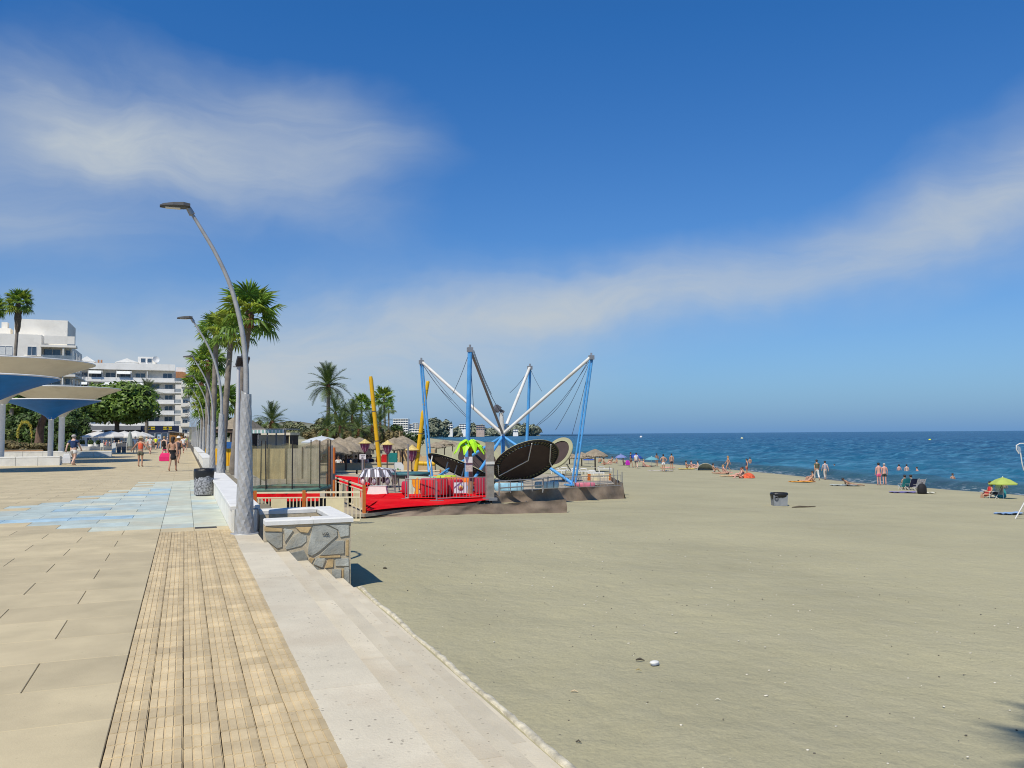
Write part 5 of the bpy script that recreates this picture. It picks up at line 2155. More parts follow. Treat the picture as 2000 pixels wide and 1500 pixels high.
rows_ = [[corner(x * k_, y_ * k_, MZ + z) for x, y_ in ring] for k_, z in ((.84, .0), (.87, .05), (1.0, .05), (1.04, -.02), (1.0, -.07))]
g.sheet(rows_, close=True)
g.build('edge_pad', mat('green_pad', (.07, .15, .11), .6, .35, 5), t)
r_ = random.Random(4)
for i in range(0, 20, 2):
    x, y_ = ring[i]
    lean = 1.0 + r_.uniform(-.02, .05)
    g = MB()
    g.tube([corner(x, y_, MZ - .1), corner(x * lean, y_ * lean, MZ + NZ)], .020, 6)
    g.build('net_pole', M_black, t)
    x2, y2 = ring[(i + 2) % 20]
    x1, y1 = ring[i + 1]
    g = MB()
    rows_ = []
    for z in (.06, .4, .8, 1.2, NZ - .1):
        rows_.append([corner(*[(a_ * (1 - u) + b2 * u) * (.97 - .035 * math.sin(PI * u) * math.sin(PI * z / NZ)) for a_, b2 in ((x, x2), (y_, y2))], MZ + z - (.08 * math.sin(PI * u) if z > 1.4 else 0)) for u in (0, .25, .5, .75, 1)])
    g.sheet(rows_)
    g.build('net_panel', M_net, t)
for i in range(0, 20, 5):
    x, y_ = ring[i]
    g = MB()
    g.tube([corner(x * .95, y_ * .95, MZ - .05), corner(x * .95, y_ * .95, 0)], .03, 6)
    g.build('leg', M_steel, t)
g = MB()
rows_ = [[corner(-1.02 + 2.04 * u, -1.0 - .03 * math.sin(u * 40), z) for u in [i / 24 for i in range(25)]] for z in (MZ - .08, .30)]
g.sheet(rows_)
g.build('red_skirt', M_carpet, t)
g = MB()
g.box((0, 0, .14), (2.3, 2.0, .28))
g.build('base_frame', M_black, t)
for px, yt, yb_, d, lab in ((642, 872, 962, 29.5, 'left orange post beside the net trampoline'), (652, 874, 946, 31.5, 'right orange post beside the net trampoline')):
    a, e = at(px, yb_, d), at(px, yt, d)
    t = thing('orange_post', lab, 'post', (a.x, a.y, PZ), group='orange posts at the net trampoline')
    g = MB()
    g.tube([(0, 0, 0), (0, 0, e.z - PZ)], .055, 8)
    g.build('pole', M_orange, t)
    g = MB()
    g.tube([(0, 0, 0), (0, 0, .05)], .12, 10)
    g.build('foot_plate', M_orange, t)
a = at(648, 955, 30)
t = thing('grey_post', 'thin grey post with fittings between the two orange posts', 'post', (a.x, a.y, PZ))
g = MB()
g.tube([(0, 0, 0), (0, 0, at(648, 870, 30).z - PZ)], .035, 6)
g.build('pole', M_steel, t)
g = MB()
g.box((.06, 0, .95), (.10, .06, .22))
g.build('fitting', M_darkgrey, t)

# ------------------------------------------------------------------ bungee trampoline
t = thing('bungee_ride', 'four-mast bungee trampoline with sky blue masts and white struts', 'bungee ride', (0, 0, 0))
dn, dr_, dl, df = 35.6, 39.4, 42.4, 45.2
tops = dict(near=at(918, 684, dn), right=at(1155, 699, dr_), left=at(823, 708, dl), far=at(1035, 719, df))
feet = {}
for k, x in (('near', 911), ('right', 1120), ('left', 842), ('far', 1026)):
    d = dict(near=dn, right=dr_, left=dl, far=df)[k]
    p = at(x, 940, d)
    feet[k] = Vector((p.x, p.y, PZ))
hub = (tops['near'] + tops['right'] + tops['left'] + tops['far']) / 4
cd = depth(hub)
hubp = at(982, 848, (dn + dr_ + dl + df) / 4)
for k in tops:
    a, e = feet[k], tops[k]
    g = MB()
    sd_ = ux * .085
    if k in ('left', 'right'):
        g.tube([a + sd_, e + sd_ * .6], .05, 8)
        g.tube([a - sd_, e - sd_ * .6], .05, 8)
        for i in range(1, 9):
            u = i / 9
            g.bar((a - sd_).lerp(e - sd_ * .6, u), (a + sd_).lerp(e + sd_ * .6, u), .03)
    else:
        g.tube([a, e], .105 if k == 'near' else .085, 10)
    g.build('mast', M_mblue, t)
    g = MB()
    g.tube([e + Vector((0, 0, .06)), hubp], .08 if k != 'near' else .062, 8)
    g.build('strut', M_mwhite if k != 'near' else mat('bare_steel_tube', (.27, .24, .20), .6, .2), t)
    g = MB()
    g.tube([hubp - Vector((0, 0, .1)), a + (hubp - a) * .02 + Vector((0, 0, .05))], .075, 8)
    g.build('leg', M_mblue, t)
    g = MB()
    g.box(a + Vector((0, 0, .03)), (.7, .7, .06))
    g.build('foot_plate', M_mblue, t)
    g = MB()
    g.box(e + Vector((0, 0, .02)), (.22, .22, .20))
    g.tube([e + Vector((0, 0, .1)), e + Vector((0, 0, .24))], .05, 6)
    g.build('mast_head', M_steel, t)
g = MB()
g.tube([hubp, hubp - Vector((0, 0, 1.6))], .11, 8)
g.build('centre_leg', M_mblue, t)
g = MB()
g.tube([hubp - Vector((0, 0, .15)), at(979, 806, depth(hubp))], .11, 8)
g.build('centre_post', M_mwhite, t)
g = MB()
q = at(973, 800, depth(hubp))
g.bar(q + Vector((-.18, 0, .12)), q + Vector((.05, 0, -.02)), .34, .30)
g.bar(q + Vector((.05, 0, 0)), q + Vector((.3, 0, -.12)), .12)
g.build('floodlight', M_darkgrey, t)
# cords hang from the mast heads
def cord(a, e, sag=.25, r=.012):
    g = MB()
    pts = [a.lerp(e, i / 8) - Vector((0, 0, sag * math.sin(PI * i / 8))) for i in range(9)]
    g.tube(pts, r, 4, cap=False)
    g.build('bungee_cord', M_cable, t)


D4 = lambda x, y, d: at(x, y, d)
cord(tops['near'], D4(884, 770, 38), .1)
cord(tops['near'], D4(925, 800, 36.5), .0)
cord(tops['near'] + ux * .12, D4(982, 812, 38.5), .25)
cord(tops['near'] + ux * .16, D4(960, 770, 37), .1)
cord(tops['left'], D4(912, 816, 41), .2)
cord(tops['left'], D4(882, 782, 42), .15)
cord(tops['left'] + ux * .1, D4(920, 822, 41), .1)
cord(tops['far'], D4(996, 767, 43), .1)
cord(tops['far'], D4(1058, 764, 44), .05)
cord(tops['right'], D4(1046, 832, 40.5), .3)
cord(tops['right'], D4(1085, 840, 40), .2)
cord(tops['right'], D4(1117, 850, 39.5), .1)
cord(tops['right'] - ux * .08, D4(1040, 838, 40.5), .5)


def disc(label, cx, cy, d, R, nrm, under=True, arms=True, legs=()):
    """round trampoline: bed, sprung rim and pad; nrm = direction the jumping side faces"""
    c = at(cx, cy, d)
    t = thing('tilted_trampoline', label, 'trampoline', c, group='round trampolines of the bungee ride')
    n_ = Vector(nrm).normalized()
    a = n_.cross(Vector((0, 0, 1)))
    a = a.normalized() if a.length > .05 else Vector((1, 0, 0))
    b2 = n_.cross(a)
    R3 = lambda r, th_, h: (a * math.cos(th_) + b2 * math.sin(th_)) * r + n_ * h
    N = 40
    ths = [2 * PI * i / N for i in range(N)]
    g = MB()
    g.sheet([[R3(.001, th_, -.02) for th_ in ths], [R3(R * .84, th_, 0) for th_ in ths]], close=True)
    g.build('bed', M_bed, t)
    g = MB()
    for i in range(52):
        th_ = 2 * PI * i / 52
        g.bar(R3(R * .83, th_, 0), R3(R * .97, th_, 0), .05, .03, up=n_)
    o = g.build('springs', M_black, t, kind='stuff')
    g = MB()
    g.sheet([[R3(R + .035 * math.cos(k), th_, .035 * math.sin(k)) for th_ in ths] for k in [2 * PI * j / 6 for j in range(7)]], close=True)
    g.build('rim', M_black, t)
    g = MB()
    g.sheet([[R3(R * .80, th_, .05) for th_ in ths], [R3(R * 1.03, th_, .06) for th_ in ths]], close=True)
    g.sheet([[R3(R * 1.03, th_, .06) for th_ in ths], [R3(R * 1.05, th_, .02) for th_ in ths]], close=True)
    g.build('pad', M_pad, t)
    if arms:
        for s_ in (-1, 1):
            g = MB()
            k = -.05
            uv = [(-.22, -.95), (-.05, -.2), (-.75, .55), (-.93, .08)] if s_ < 0 else [(.45, -.88), (.72, -.12), (.95, .20)]
            g.tube([a * u_ * R + b2 * v_ * R + n_ * (-.06 if j_ in (0, len(uv) - 1) else -.14) for j_, (u_, v_) in enumerate(uv)], .026, 6)
            g.build('frame_leg', M_mwhite, t)
    return t, c, R3


away = Vector((CF.x, CF.y, 0)).normalized()
n1 = (away * .56 + (Vector((0, 0, 1)) * .88 + ux * -.32).normalized() * .83)
disc('big tilted trampoline with dark brown underside at the front of the bungee ride', 1028, 902, 35.8, 1.43, n1)
n2 = (Vector((0, 0, 1)) * .93 + ux * .36) + away * .12
n2 = Vector((0, 0, 1)) * .9 + ux * .38 + away * .24
disc('trampoline seen almost edge-on at the left of the bungee ride', 901, 917, 38.2, 1.62, n2, arms=False)
n3 = (-away * .72 + Vector((0, 0, .62)) + ux * .34)
disc('trampoline with cream pad standing behind the green plastic palm', 932, 900, 43.5, 1.32, n3, arms=False)
n4 = (-away * .60 + Vector((0, 0, .55)) + ux * -.62)
disc('trampoline with cream pad leaning at the back right of the bungee ride', 1090, 885, 43, .90, n4, arms=False)
# steel legs of the edge-on bed
t = thing('trampoline_stand', 'white and blue tube stand under the edge-on trampoline', 'stand', (0, 0, 0))
for i, (x0_, y0_, x1_, y1_, m_) in enumerate(((845, 888, 834, 946, M_mwhite), (875, 902, 862, 948, M_mwhite), (893, 908, 880, 950, M_mwhite), (907, 912, 896, 952, M_mwhite), (835, 900, 840, 935, M_mblue), (838, 936, 850, 934, M_mblue), (850, 934, 878, 914, M_mblue))):
    g = MB()
    g.tube([at(x0_, y0_, 37.6), at(x1_, y1_, 37.2)], .045 if m_ is M_mblue else .03, 6)
    g.build('tube', m_, t)

# ------------------------------------------------------------------ things on the platform
# green plastic palm sign
b_ = flat(918, 968)
d = depth(b_)
t = thing('plastic_palm', 'bright lime green plastic palm figure with a white sign on its trunk', 'plastic palm', b_)
M_lime = mat('lime_plastic', (.36, .72, .012), .45, .08)
hd_ = at(918, 874, d) - b_
g = MB()
g.tube([(0, 0, 0), (.05, 0, hd_.z * .35), (0, 0, hd_.z)], [.13, .10, .07], 8)
g.build('trunk', mat('brown_plastic', (.30, .19, .12), .6, .2, 5), t)
for k in range(9):
    a = 2 * PI * k / 9 + .2
    v = ux * math.cos(a) + uy * math.sin(a) * .8
    up_ = .32 if k % 2 else .12
    pts = [Vector((0, 0, 0)), v * .22 + Vector((0, 0, up_)), v * .46 + Vector((0, 0, up_ * .6)), v * .66 + Vector((0, 0, -.28 + up_ * .3))]
    sd_ = v.cross(Vector((0, 0, 1))).normalized()
    g = MB()
    rows_ = [[p + sd_ * w + Vector((0, 0, -.05)), p + Vector((0, 0, .02)), p - sd_ * w + Vector((0, 0, -.05)), p + Vector((0, 0, -.03))] for p, w in zip(pts, (.05, .13, .15, .02))]
    g.sheet(rows_, close=True, smooth=False)
    g.build('leaf', M_lime, t, loc=hd_)
g = MB()
s_ = at(915, 898, d - .3) - b_
g.bar(s_ - ux * .16, s_ + ux * .16, .04, .24)
sg = g.build('sign_board', M_frame, t)
s_ = at(916, 912, d - .25) - b_
g = MB()
g.bar(s_ - ux * .14, s_ + ux * .14, .05, .36)
g.build('notice_board', mat('faded_notice', (.45, .40, .36), .7, .3, 12), t)
# weathered steel post
b_ = flat(957, 977.5)
d = depth(b_)
t = thing('steel_post', 'wide weathered steel post at the front right corner of the carpet', 'post', b_)
hh = at(957, 863, d).z - PZ
g = MB()
g.box((0, 0, hh / 2), (.28, .16, hh))
g.build('post_body', mat('weathered_steel', (.33, .30, .25), .55, .3, 3, .3, dirt=(.22, .16, .10), dirts=2.5, metal=.3), t)
g = MB()
g.box((0, 0, .05), (.46, .34, .10))
g.build('foot_plate', M_steel, t)
g = MB()
g.box((-.02, -.10, hh * .64), (.34, .03, .10))
g.build('clamp', M_mwhite, t)
# white tapered box on the carpet
b_ = flat(738, 966)
t = thing('white_box', 'white tapered box standing on the red carpet', 'box', b_, -_th)
g = MB()
g.box((0, 0, .17), (.84, .5, .34), top=(.82, .75))
g.build('box_body', mat('white_vinyl', (.66, .65, .60), .6, .06, 2), t)
g = MB()
g.box((0, 0, .35), (.70, .40, .02))
g.build('lid', M_mwhite, t)
# sign on a post
b_ = flat(708, 950, -1.0)
d = depth(b_)
t = thing('sign_post', 'grey post with a small white notice in front of the back railing', 'sign', b_)
hh = at(708, 893, d).z - b_.z
g = MB()
g.tube([(0, 0, 0), (0, 0, hh)], .05, 8)
g.build('post', M_steel, t)
g = MB()
g.bar(Vector((0, -.03, hh + .02)) - ux * .17, Vector((0, -.03, hh + .02)) + ux * .17, .03, .26)
f = g.build('notice', M_frame, t)
g = MB()
for k in range(3):
    g.bar(Vector((0, -.055, hh + .09 - k * .07)) - ux * .11, Vector((0, -.055, hh + .09 - k * .07)) + ux * (.11 - .03 * k), .012, .018)
g.build('text_line', M_darkgrey, f)
for x, yb_, yt, lab in ((797, 976, 868, 'tall thin grey post at the left end of the metal barriers'), (853, 980, 940, 'short grey post on the red carpet with a flat foot')):
    b_ = flat(x, yb_)
    t = thing('grey_post', lab, 'post', b_)
    g = MB()
    g.tube([(0, 0, 0), (0, 0, at(x, yt, depth(b_)).z - PZ)], .032, 7)
    g.build('pole', M_steel, t)
    g = MB()
    g.box((0, 0, .03), (.5, .12, .05))
    g.build('foot_plate', M_steel, t)
# poster on the barrier
b_ = flat(899, 975.5)
t = thing('poster', 'white poster with a round printed emblem hung on the metal barrier', 'poster', (b_.x, b_.y - .06, PZ), -_th)
g = MB()
g.box((0, 0, .44), (.50, .02, .40))
g.build('board', mat('poster_white', (.60, .66, .70), .5, .1, 3), t)
for r, m_, yy_ in ((.12, mat('poster_lilac', (.45, .32, .55), .6, .3, 20), -.014), (.085, mat('poster_yellow', (.62, .50, .12), .6, .3, 20), -.020), (.04, mat('poster_red', (.55, .08, .08), .6, .2, 20), -.026)):
    g = MB()
    g.lathe([(.001, .004), (r, .004), (r, 0)], 16)
    o = g.build('emblem', m_, t, loc=(0, yy_, .45))
    o.rotation_euler = (PI / 2, 0, 0)
# striped round ride, teal trampoline, inflatables, red vinyl
b_ = flat(740, 958)
d = depth(b_) + 3
b_ = Vector((*at(740, 940, d).xy, PZ))
t = thing('striped_carousel', 'small round ride with black and white striped top and pastel hangings', 'carousel', b_)
topz_, botz = at(740, 914, d).z - PZ, at(740, 930, d).z - PZ
M_str = [mat('stripe_white', (.60, .60, .64), .6, .1), mat('stripe_dark', (.07, .07, .09), .6, .1)]
for k in range(24):
    g = MB()
    a0, a1 = 2 * PI * k / 24, 2 * PI * (k + 1) / 24
    R_ = .95
    g.add([(0, 0, topz_ + .05), (R_ * .75 * math.cos(a0), R_ * .75 * math.sin(a0), topz_ - .05), (R_ * .75 * math.cos(a1), R_ * .75 * math.sin(a1), topz_ - .05),
           (R_ * math.cos(a0 + .12), R_ * math.sin(a0 + .12), botz), (R_ * math.cos(a1 + .12), R_ * math.sin(a1 + .12), botz)], [(0, 1, 2), (1, 3, 4, 2)])
    g.build('stripe', M_str[k % 2], t)
g = MB()
g.tube([(0, 0, 0), (0, 0, topz_)], .08, 8)
g.build('centre_pole', M_steel, t)
for k, c_ in enumerate(((.62, .62, .35), (.30, .22, .28), (.70, .45, .45), (.55, .30, .35), (.66, .55, .50), (.35, .32, .36), (.25, .2, .24), (.6, .5, .3))):
    a = 2 * PI * k / 8 + .3
    g = MB()
    g.lathe([(.02, botz - .02), (.10, botz * .70), (.13, botz * .45), (.04, botz * .2)], 7, (.82 * math.cos(a), .82 * math.sin(a), 0))
    g.build('hanging', cloth(c_), t)
    g = MB()
    g.tube([(.95 * math.cos(a + .3), .95 * math.sin(a + .3), 0), (.95 * math.cos(a + .3), .95 * math.sin(a + .3), botz)], .018, 5)
    g.build('pole', M_steel, t)
b_ = Vector((*at(802, 940, 36).xy, PZ))
t = thing('teal_trampoline', 'round trampoline with drooping teal cover behind the barriers', 'trampoline', b_)
zt_ = at(802, 922, 36).z - PZ
g = MB()
g.lathe([(.001, zt_ + .02), (.60, zt_), (.85, zt_ - .02), (.86, zt_ - .10), (.62, zt_ - .26), (.001, zt_ - .30)], 20)
g.build('cover', mat('teal_cover', (.035, .12, .13), .5, .3, 4), t)
for k in range(6):
    g = MB()
    g.tube([(.7 * math.cos(k * PI / 3), .7 * math.sin(k * PI / 3), 0), (.8 * math.cos(k * PI / 3), .8 * math.sin(k * PI / 3), zt_ - .03)], .028, 5)
    g.build('leg', M_steel, t)
def vinyl(label, x, y, d, w, h, dep, c_, cat='inflatable'):
    b_ = at(x, y, d)
    t = thing('vinyl_block', label, cat, (b_.x, b_.y, b_.z), -_th, group='coloured vinyl play blocks on the platform')
    g = MB()
    rows_ = []
    for z, k in ((0, .94), (.12, 1), (.5, 1.03), (.88, 1), (1, .94)):
        rows_.append([(w / 2 * k * sx_, dep / 2 * k * sy_, h * z) for sx_, sy_ in ((-1, -1), (0, -1.06), (1, -1), (1.06, 0), (1, 1), (0, 1.06), (-1, 1), (-1.06, 0))])
    g.sheet(rows_, close=True)
    g.add(rows_[-1], [tuple(range(8))])
    g.build('block', mat('vinyl_%d' % (c_[0] * 100 + c_[1] * 1000), c_, .45, .15, 4), t)
    g = MB()
    for k in (-.3, 0, .3):
        g.bar((w * k, -dep / 2 * 1.07, h * .06), (w * k, -dep / 2 * 1.07, h * .94), .02)
    g.build('seam', M_darkgrey, t)
    return t


vinyl('red vinyl block behind the poster barrier, left end', 848, 966, 31.5, 1.0, .62, .5, (.55, .02, .03))
vinyl('red vinyl block behind the poster barrier, right end', 880, 966, 32.2, .9, .58, .5, (.48, .015, .03))
vinyl('red vinyl block under the teal trampoline', 803, 962, 33.5, .7, .45, .5, (.50, .02, .05))
vinyl('dark red vinyl block beside the steel post', 940, 962, 32.5, .5, .6, .4, (.40, .02, .05))
vinyl('orange long vinyl roll under the edge-on trampoline', 905, 948, 34.5, 1.6, .34, .5, (.75, .20, .02))
vinyl('yellow green vinyl block under the edge-on trampoline', 872, 945, 35.2, .8, .36, .5, (.45, .60, .05))
vinyl('pale green vinyl block below the trampoline stand', 848, 944, 36.0, .5, .30, .4, (.30, .55, .35))
vinyl('pale blue banner block in front of the big tilted trampoline', 994, 958, 35.0, 1.15, .32, .08, (.32, .58, .72))
vinyl('pale blue vinyl block behind the second windbreak', 1068, 953, 36.5, 1.0, .28, .3, (.42, .60, .66))
vinyl('pink vinyl arch block near the right windbreak corner', 1142, 951, 38.5, .9, .20, .3, (.60, .16, .22))
t = thing('cartoon_free_board', 'x', 'x') if False else None
b_ = at(816, 966, 33)
t = thing('yellow_figure', 'yellow and orange cut-out figure with pale green backing on the platform', 'cut-out figure', b_, -_th)
g = MB()
g.prism([(-.42, .03, 0), (.42, .03, 0), (.48, .03, .7), (-.35, .03, .75)], (0, .04, 0))
g.build('backing', mat('pale_green_board', (.45, .66, .50), .6, .1), t)
g = MB()
g.prism([(-.16, 0, .0), (.06, 0, 0), (.04, 0, .22), (.20, 0, .30), (.30, 0, .60), (.10, 0, .55), (0, 0, .68), (-.16, 0, .60), (-.26, 0, .64), (-.20, 0, .35), (-.10, 0, .25)], (0, .025, 0))
g.build('figure', mat('yellow_board', (.75, .34, .01), .5, .15, 6), t)
g = MB()
b_ = at(850, 936, 36.5)
g.ball((0, 0, 0), .18, 14, 9)
o = g.build('orange_ball', mat('orange_ball', (.75, .22, .02), .5, .1), loc=b_)
tag(o, 'round orange ball hanging under the trampoline stand', 'ball')
# yellow padded tubes
M_yel = mat('yellow_tube', (.68, .40, .008), .5, .10, 3, .2, 12, dirt=(.45, .26, .02), dirts=3)


def ytube(label, x0_, y0_, x1_, y1_, d, r):
    a, e = at(x0_, y0_, d), at(x1_, y1_, d)
    t = thing('yellow_tube', label, 'padded tube', a, group='yellow padded tubes of the bouncy frame')
    v = e - a
    g = MB()
    N = 22
    pts = [v * (i / N) for i in range(N + 1)]
    g.tube(pts, [r * (1.0 if i % 2 else .93) for i in range(N)] + [r * .7], 10)
    g.build('tube', M_yel, t)
    for k in (.3, .62):
        g = MB()
        g.tube([v * k, v * (k + .008)], r * 1.06, 10)
        g.build('strap', M_darkgrey, t)
    return t


ytube('left leaning yellow padded tube, its top above the slim palms', 742, 916, 724, 735, 47, .125)
ytube('lower right yellow padded tube leaning towards the blue mast', 812, 920, 827, 802, 46, .125)
ytube('upper right yellow padded tube hanging beside the left blue mast', 828, 792, 836, 744, 47, .11)
ytube('short horizontal yellow padded tube behind the trampoline stand', 818, 905, 850, 906, 45.5, .125)
# ------------------------------------------------------------------ far coast
M_far = mat('coast_scrub', (.18, .185, .125), .95, .35, .02)
M_farsand = mat('far_sand', (.42, .36, .27), .95, .1, .05)
M_fleaf = mat('far_foliage', (.19, .21, .145), .9, .35, .05, island=.45)  # leaf tone greyed and lightened in place of haze
M_fleaf2 = mat('far_olive_foliage', (.155, .165, .085), .9, .35, .05, island=.45)

# headland running out to sea
COAST = [(330, 857.5, 640), (620, 857.5, 760), (760, 857, 900), (820, 855.5, 1150), (870, 854.0, 1500), (930, 853.2, 1650), (990, 852.2, 1800), (1030, 851.4, 1900), (1047, 850.9, 1960), (1056, 850.6, 1990)]
RIDGE = [16, 17, 14, 14, 17, 15, 18, 22, 17, 2]
rows_ = []
for (x, y, d), h in zip(COAST, RIDGE):
    a = at(x, y, d)
    a.z = SEA - .4
    out = Vector((CF.x, CF.y, 0)) * 1.0
    r = [a]
    for k, (bk, f) in enumerate(((8, .12), (40, .35), (90, .7), (160, 1.0), (320, .9), (600, .2))):
        p = a + out * bk
        p.z = SEA + (h - SEA * 0) * f
        r.append(p)
    rows_.append(r)
g = MB()
g.sheet(rows_)
struct(g.build('headland_hills', M_far))
g = MB()
g.sheet([[r[0] + Vector((0, 0, .0)) - Vector((CF.x, CF.y, 0)) * 22, r[0] + Vector((0, 0, 1.6))] for r in rows_[:-1]])
struct(g.build('far_beach', M_farsand))
# inland hills beyond the town
g = MB()
rows_ = []
for x, y0_ in ((300, 835), (480, 832), (540, 826), (565, 822), (590, 824), (615, 828), (640, 831), (680, 836), (720, 838), (780, 842)):
    d = 2400
    b0 = at(x, 850, d)
    tz = at(x, y0_, d).z
    o = Vector((CF.x, CF.y, 0))
    rows_.append([Vector((b0.x, b0.y, -3)) - o * 300, Vector((b0.x, b0.y, tz * .6)) - o * 120, Vector((b0.x, b0.y, tz)), Vector((b0.x, b0.y, -3)) + o * 400])
g.sheet(rows_)
struct(g.build('inland_hills', mat('dry_hill', (.135, .125, .085), .95, .3, .01)))


def treemass(name, label, pts, m, n, size, seed, cat='trees'):
    """far wood reading as one mass: (px, y top, y bottom, metres away, width px)"""
    rnd = random.Random(seed)
    g = MB()
    tot = sum((yb_ - yt) * w for _, yt, yb_, _, w in pts)
    for x, yt, yb_, d, w in pts:
        s_ = d / FPX
        k = max(14, int(n * (yb_ - yt) * w / tot))
        c = at(x, (yt + yb_) / 2, d)
        rx, rz = w / 2 * s_, (yb_ - yt) / 2 * s_
        blobs = []
        for _ in range(7):
            a = rnd.uniform(0, 2 * PI)
            blobs.append(((c.x + math.cos(a) * rx * .5, c.y + math.sin(a) * rx * .5, c.z + rnd.uniform(-.5, .45) * rz), (rx * .52, rx * .52, rz * .55)))
        leaves(g, blobs, k, size * d / 100, rnd)
        for c_, r_ in blobs:
            g.ball(c_, tuple(q * .82 for q in r_), 7, 4)
    return tag(g.build(name, m), label, cat, kind='stuff')


rnd = random.Random(12)
wood = []
for x in range(838, 1050, 9):
    d = 1180 + (x - 838) * 3.6
    ht = 16 + 6 * math.sin(x * .09) + 5 * math.sin(x * .23 + 1)
    if x < 880:
        ht += 12
    if x > 1005:
        ht = 26 - abs(x - 1022) * .35
    wood.append((x, 850 - ht, 853.5, d, 24))
treemass('headland_wood', 'dark pine wood covering the headland beyond the bay', wood, M_fleaf, 9000, .30, 21)
wood = []
for x in range(500, 700, 11):
    d = 330 + 60 * math.sin(x)
    wood.append((x + rnd.uniform(-4, 4), 825 + 7 * math.sin(x * .21) + rnd.uniform(-3, 3), 856, d, 22))
treemass('town_wood', 'grey-green belt of trees behind the beach bar and pergola', wood, M_fleaf2, 5200, .30, 22)
wood = [(x, 806 + 8 * math.sin(x * .5), 860, 150, 22) for x in range(396, 480, 10)]
treemass('garden_trees', 'green garden trees behind the row of palms', wood, M_hedge, 3600, .24, 23)
scrub = [(600 + k * 9, 842 - 9 * math.sin(k * 1.3) ** 2, 866, 99 + 4 * math.sin(k * 2.0), 18) for k in range(21)]
treemass('bar_shrubs', 'mixed green and dry brown shrubs behind the thatched beach bar', scrub, M_dry, 5200, .22, 24)
tree('dark pine standing above the white block on the headland', 856, 836, 1120, 13, 10.5, 12, 700, 2.6, M_fleaf, zb=0, seed=31, limbs=3, name='pine_tree')
tree('round dark shrub at the sea end of the beach bar clump', 806, 856, 120, 2.0, 1.5, 10, 1100, .2, M_hedge, cat='shrub', zb=-1, seed=32, limbs=2, name='shrub')
tree('dark bush right of the right slim palms', 776, 848, 105, 1.9, 1.5, 10, 1100, .2, M_hedge, cat='shrub', zb=-1, seed=33, limbs=2, name='shrub')


def villa(label, x0, x1, yt, yb_, d, floors, cols, m=M_wallB, group='white buildings along the headland', step=0):
    a, e = at(x0, yb_, d), at(x1, yb_, d)
    t = thing('white_villa', label, 'building', (a.x, a.y, a.z), math.atan2(e.y - a.y, e.x - a.x), group)
    w = (Vector(e) - Vector(a)).length
    h = (yb_ - yt) * d / FPX
    g = MB()
    g.box2((0, 0, -12), (w, w * .5 + 6, h))
    if step:
        g.box2((w * .995, 0.5, -12), (w * (1 + step), w * .4 + 5, h * .55))
    g.build('wall', m, t)
    fh = h / floors
    for r in range(floors):
        for c_ in range(cols):
            g = MB()
            g.box((w * (c_ + .5) / cols, -.05, fh * (r + .48)), (w / cols * .62, .4, fh * .5))
            g.build('window', M_glass, t)
        g = MB()
        g.box2((-.2, -1.0, fh * (r + 1) - .45), (w + .2, 0, fh * (r + 1) - .1))
        g.build('ledge', m, t)
    return t


villa('white hotel block with dark window rows left of the right yellow tube', 768, 797, 818, 846, 700, 6, 6, step=.0)
villa('lower white hotel wing with window rows beside the taller block', 797.5, 806, 828, 846, 705, 4, 3)
villa('white block on the shore below the hotel wing', 800, 820, 838, 849, 690, 2, 4)
villa('small white tower building between the hotel and the dark pine', 806, 817, 826, 838, 900, 3, 2)
villa('white villa on the headland right of the dark pine', 872, 884, 829, 838, 1300, 2, 3)
villa('white stepped villa left of the near blue mast', 897, 913, 828, 839, 1400, 3, 3)
villa('reddish brown villa with white arches right of the near blue mast', 930, 946, 830, 840, 1450, 3, 4, mat('brick_wall', (.46, .36, .30), .9, .2, .2))
villa('pale villa among the trees in the middle of the headland', 1002, 1012, 838, 845, 1650, 2, 3)

# ------------------------------------------------------------------ beach bar and buildings behind the playground
M_thatch = mat('thatch', (.25, .205, .145), .95, .3, 3, .9, 14, island=.25)
M_wood = mat('dark_wood', (.09, .06, .045), .8, .25, 4)


def thatch_parasol(label, loc, R, zt, zb, pole=.07, group='thatched parasols on the beach', seed=1):
    rr = random.Random(seed)
    t = thing('thatched_parasol', label, 'parasol', loc, rr.uniform(0, 6), group)
    g = MB()
    n = 26
    rows_ = []
    for r, z in ((.02, zt), (.3 * R, zt - (zt - zb) * .22), (.65 * R, zt - (zt - zb) * .55), (1.0 * R, zb)):
        rows_.append([(r * (1 + (rr.uniform(-.05, .05) if r > .9 * R else 0)) * math.cos(2 * PI * k / n), r * math.sin(2 * PI * k / n), z + (rr.uniform(-.12, .04) if r > .9 * R else rr.uniform(-.02, .02))) for k in range(n)])
    g.sheet(rows_, close=True, smooth=False)
    rows2 = [[(x * .97, y_ * .97, z - .10) for x, y_, z in r] for r in rows_[1:]]
    g.sheet(rows2[::-1], close=True, smooth=False)
    g.sheet([rows_[-1], rows2[-1]], close=True, smooth=False)
    g.build('thatch_cap', M_thatch, t)
    g = MB()
    for k in range(70):
        a = rr.uniform(0, 2 * PI)
        r = R * rr.uniform(.9, 1.03)
        p = Vector((r * math.cos(a), r * math.sin(a), zb + rr.uniform(-.05, .1)))
        s_ = Vector((-math.sin(a), math.cos(a), 0)) * .03
        g.add([p - s_, p + s_, p + Vector((math.cos(a) * .06, math.sin(a) * .06, -rr.uniform(.1, .28)))], [(0, 1, 2)])
    g.build('straw_fringe', M_thatch, t)
    g = MB()
    g.tube([(0, 0, -.3), (0, 0, zt - .1)], pole, 7)
    g.build('pole', M_wood, t)
    return t


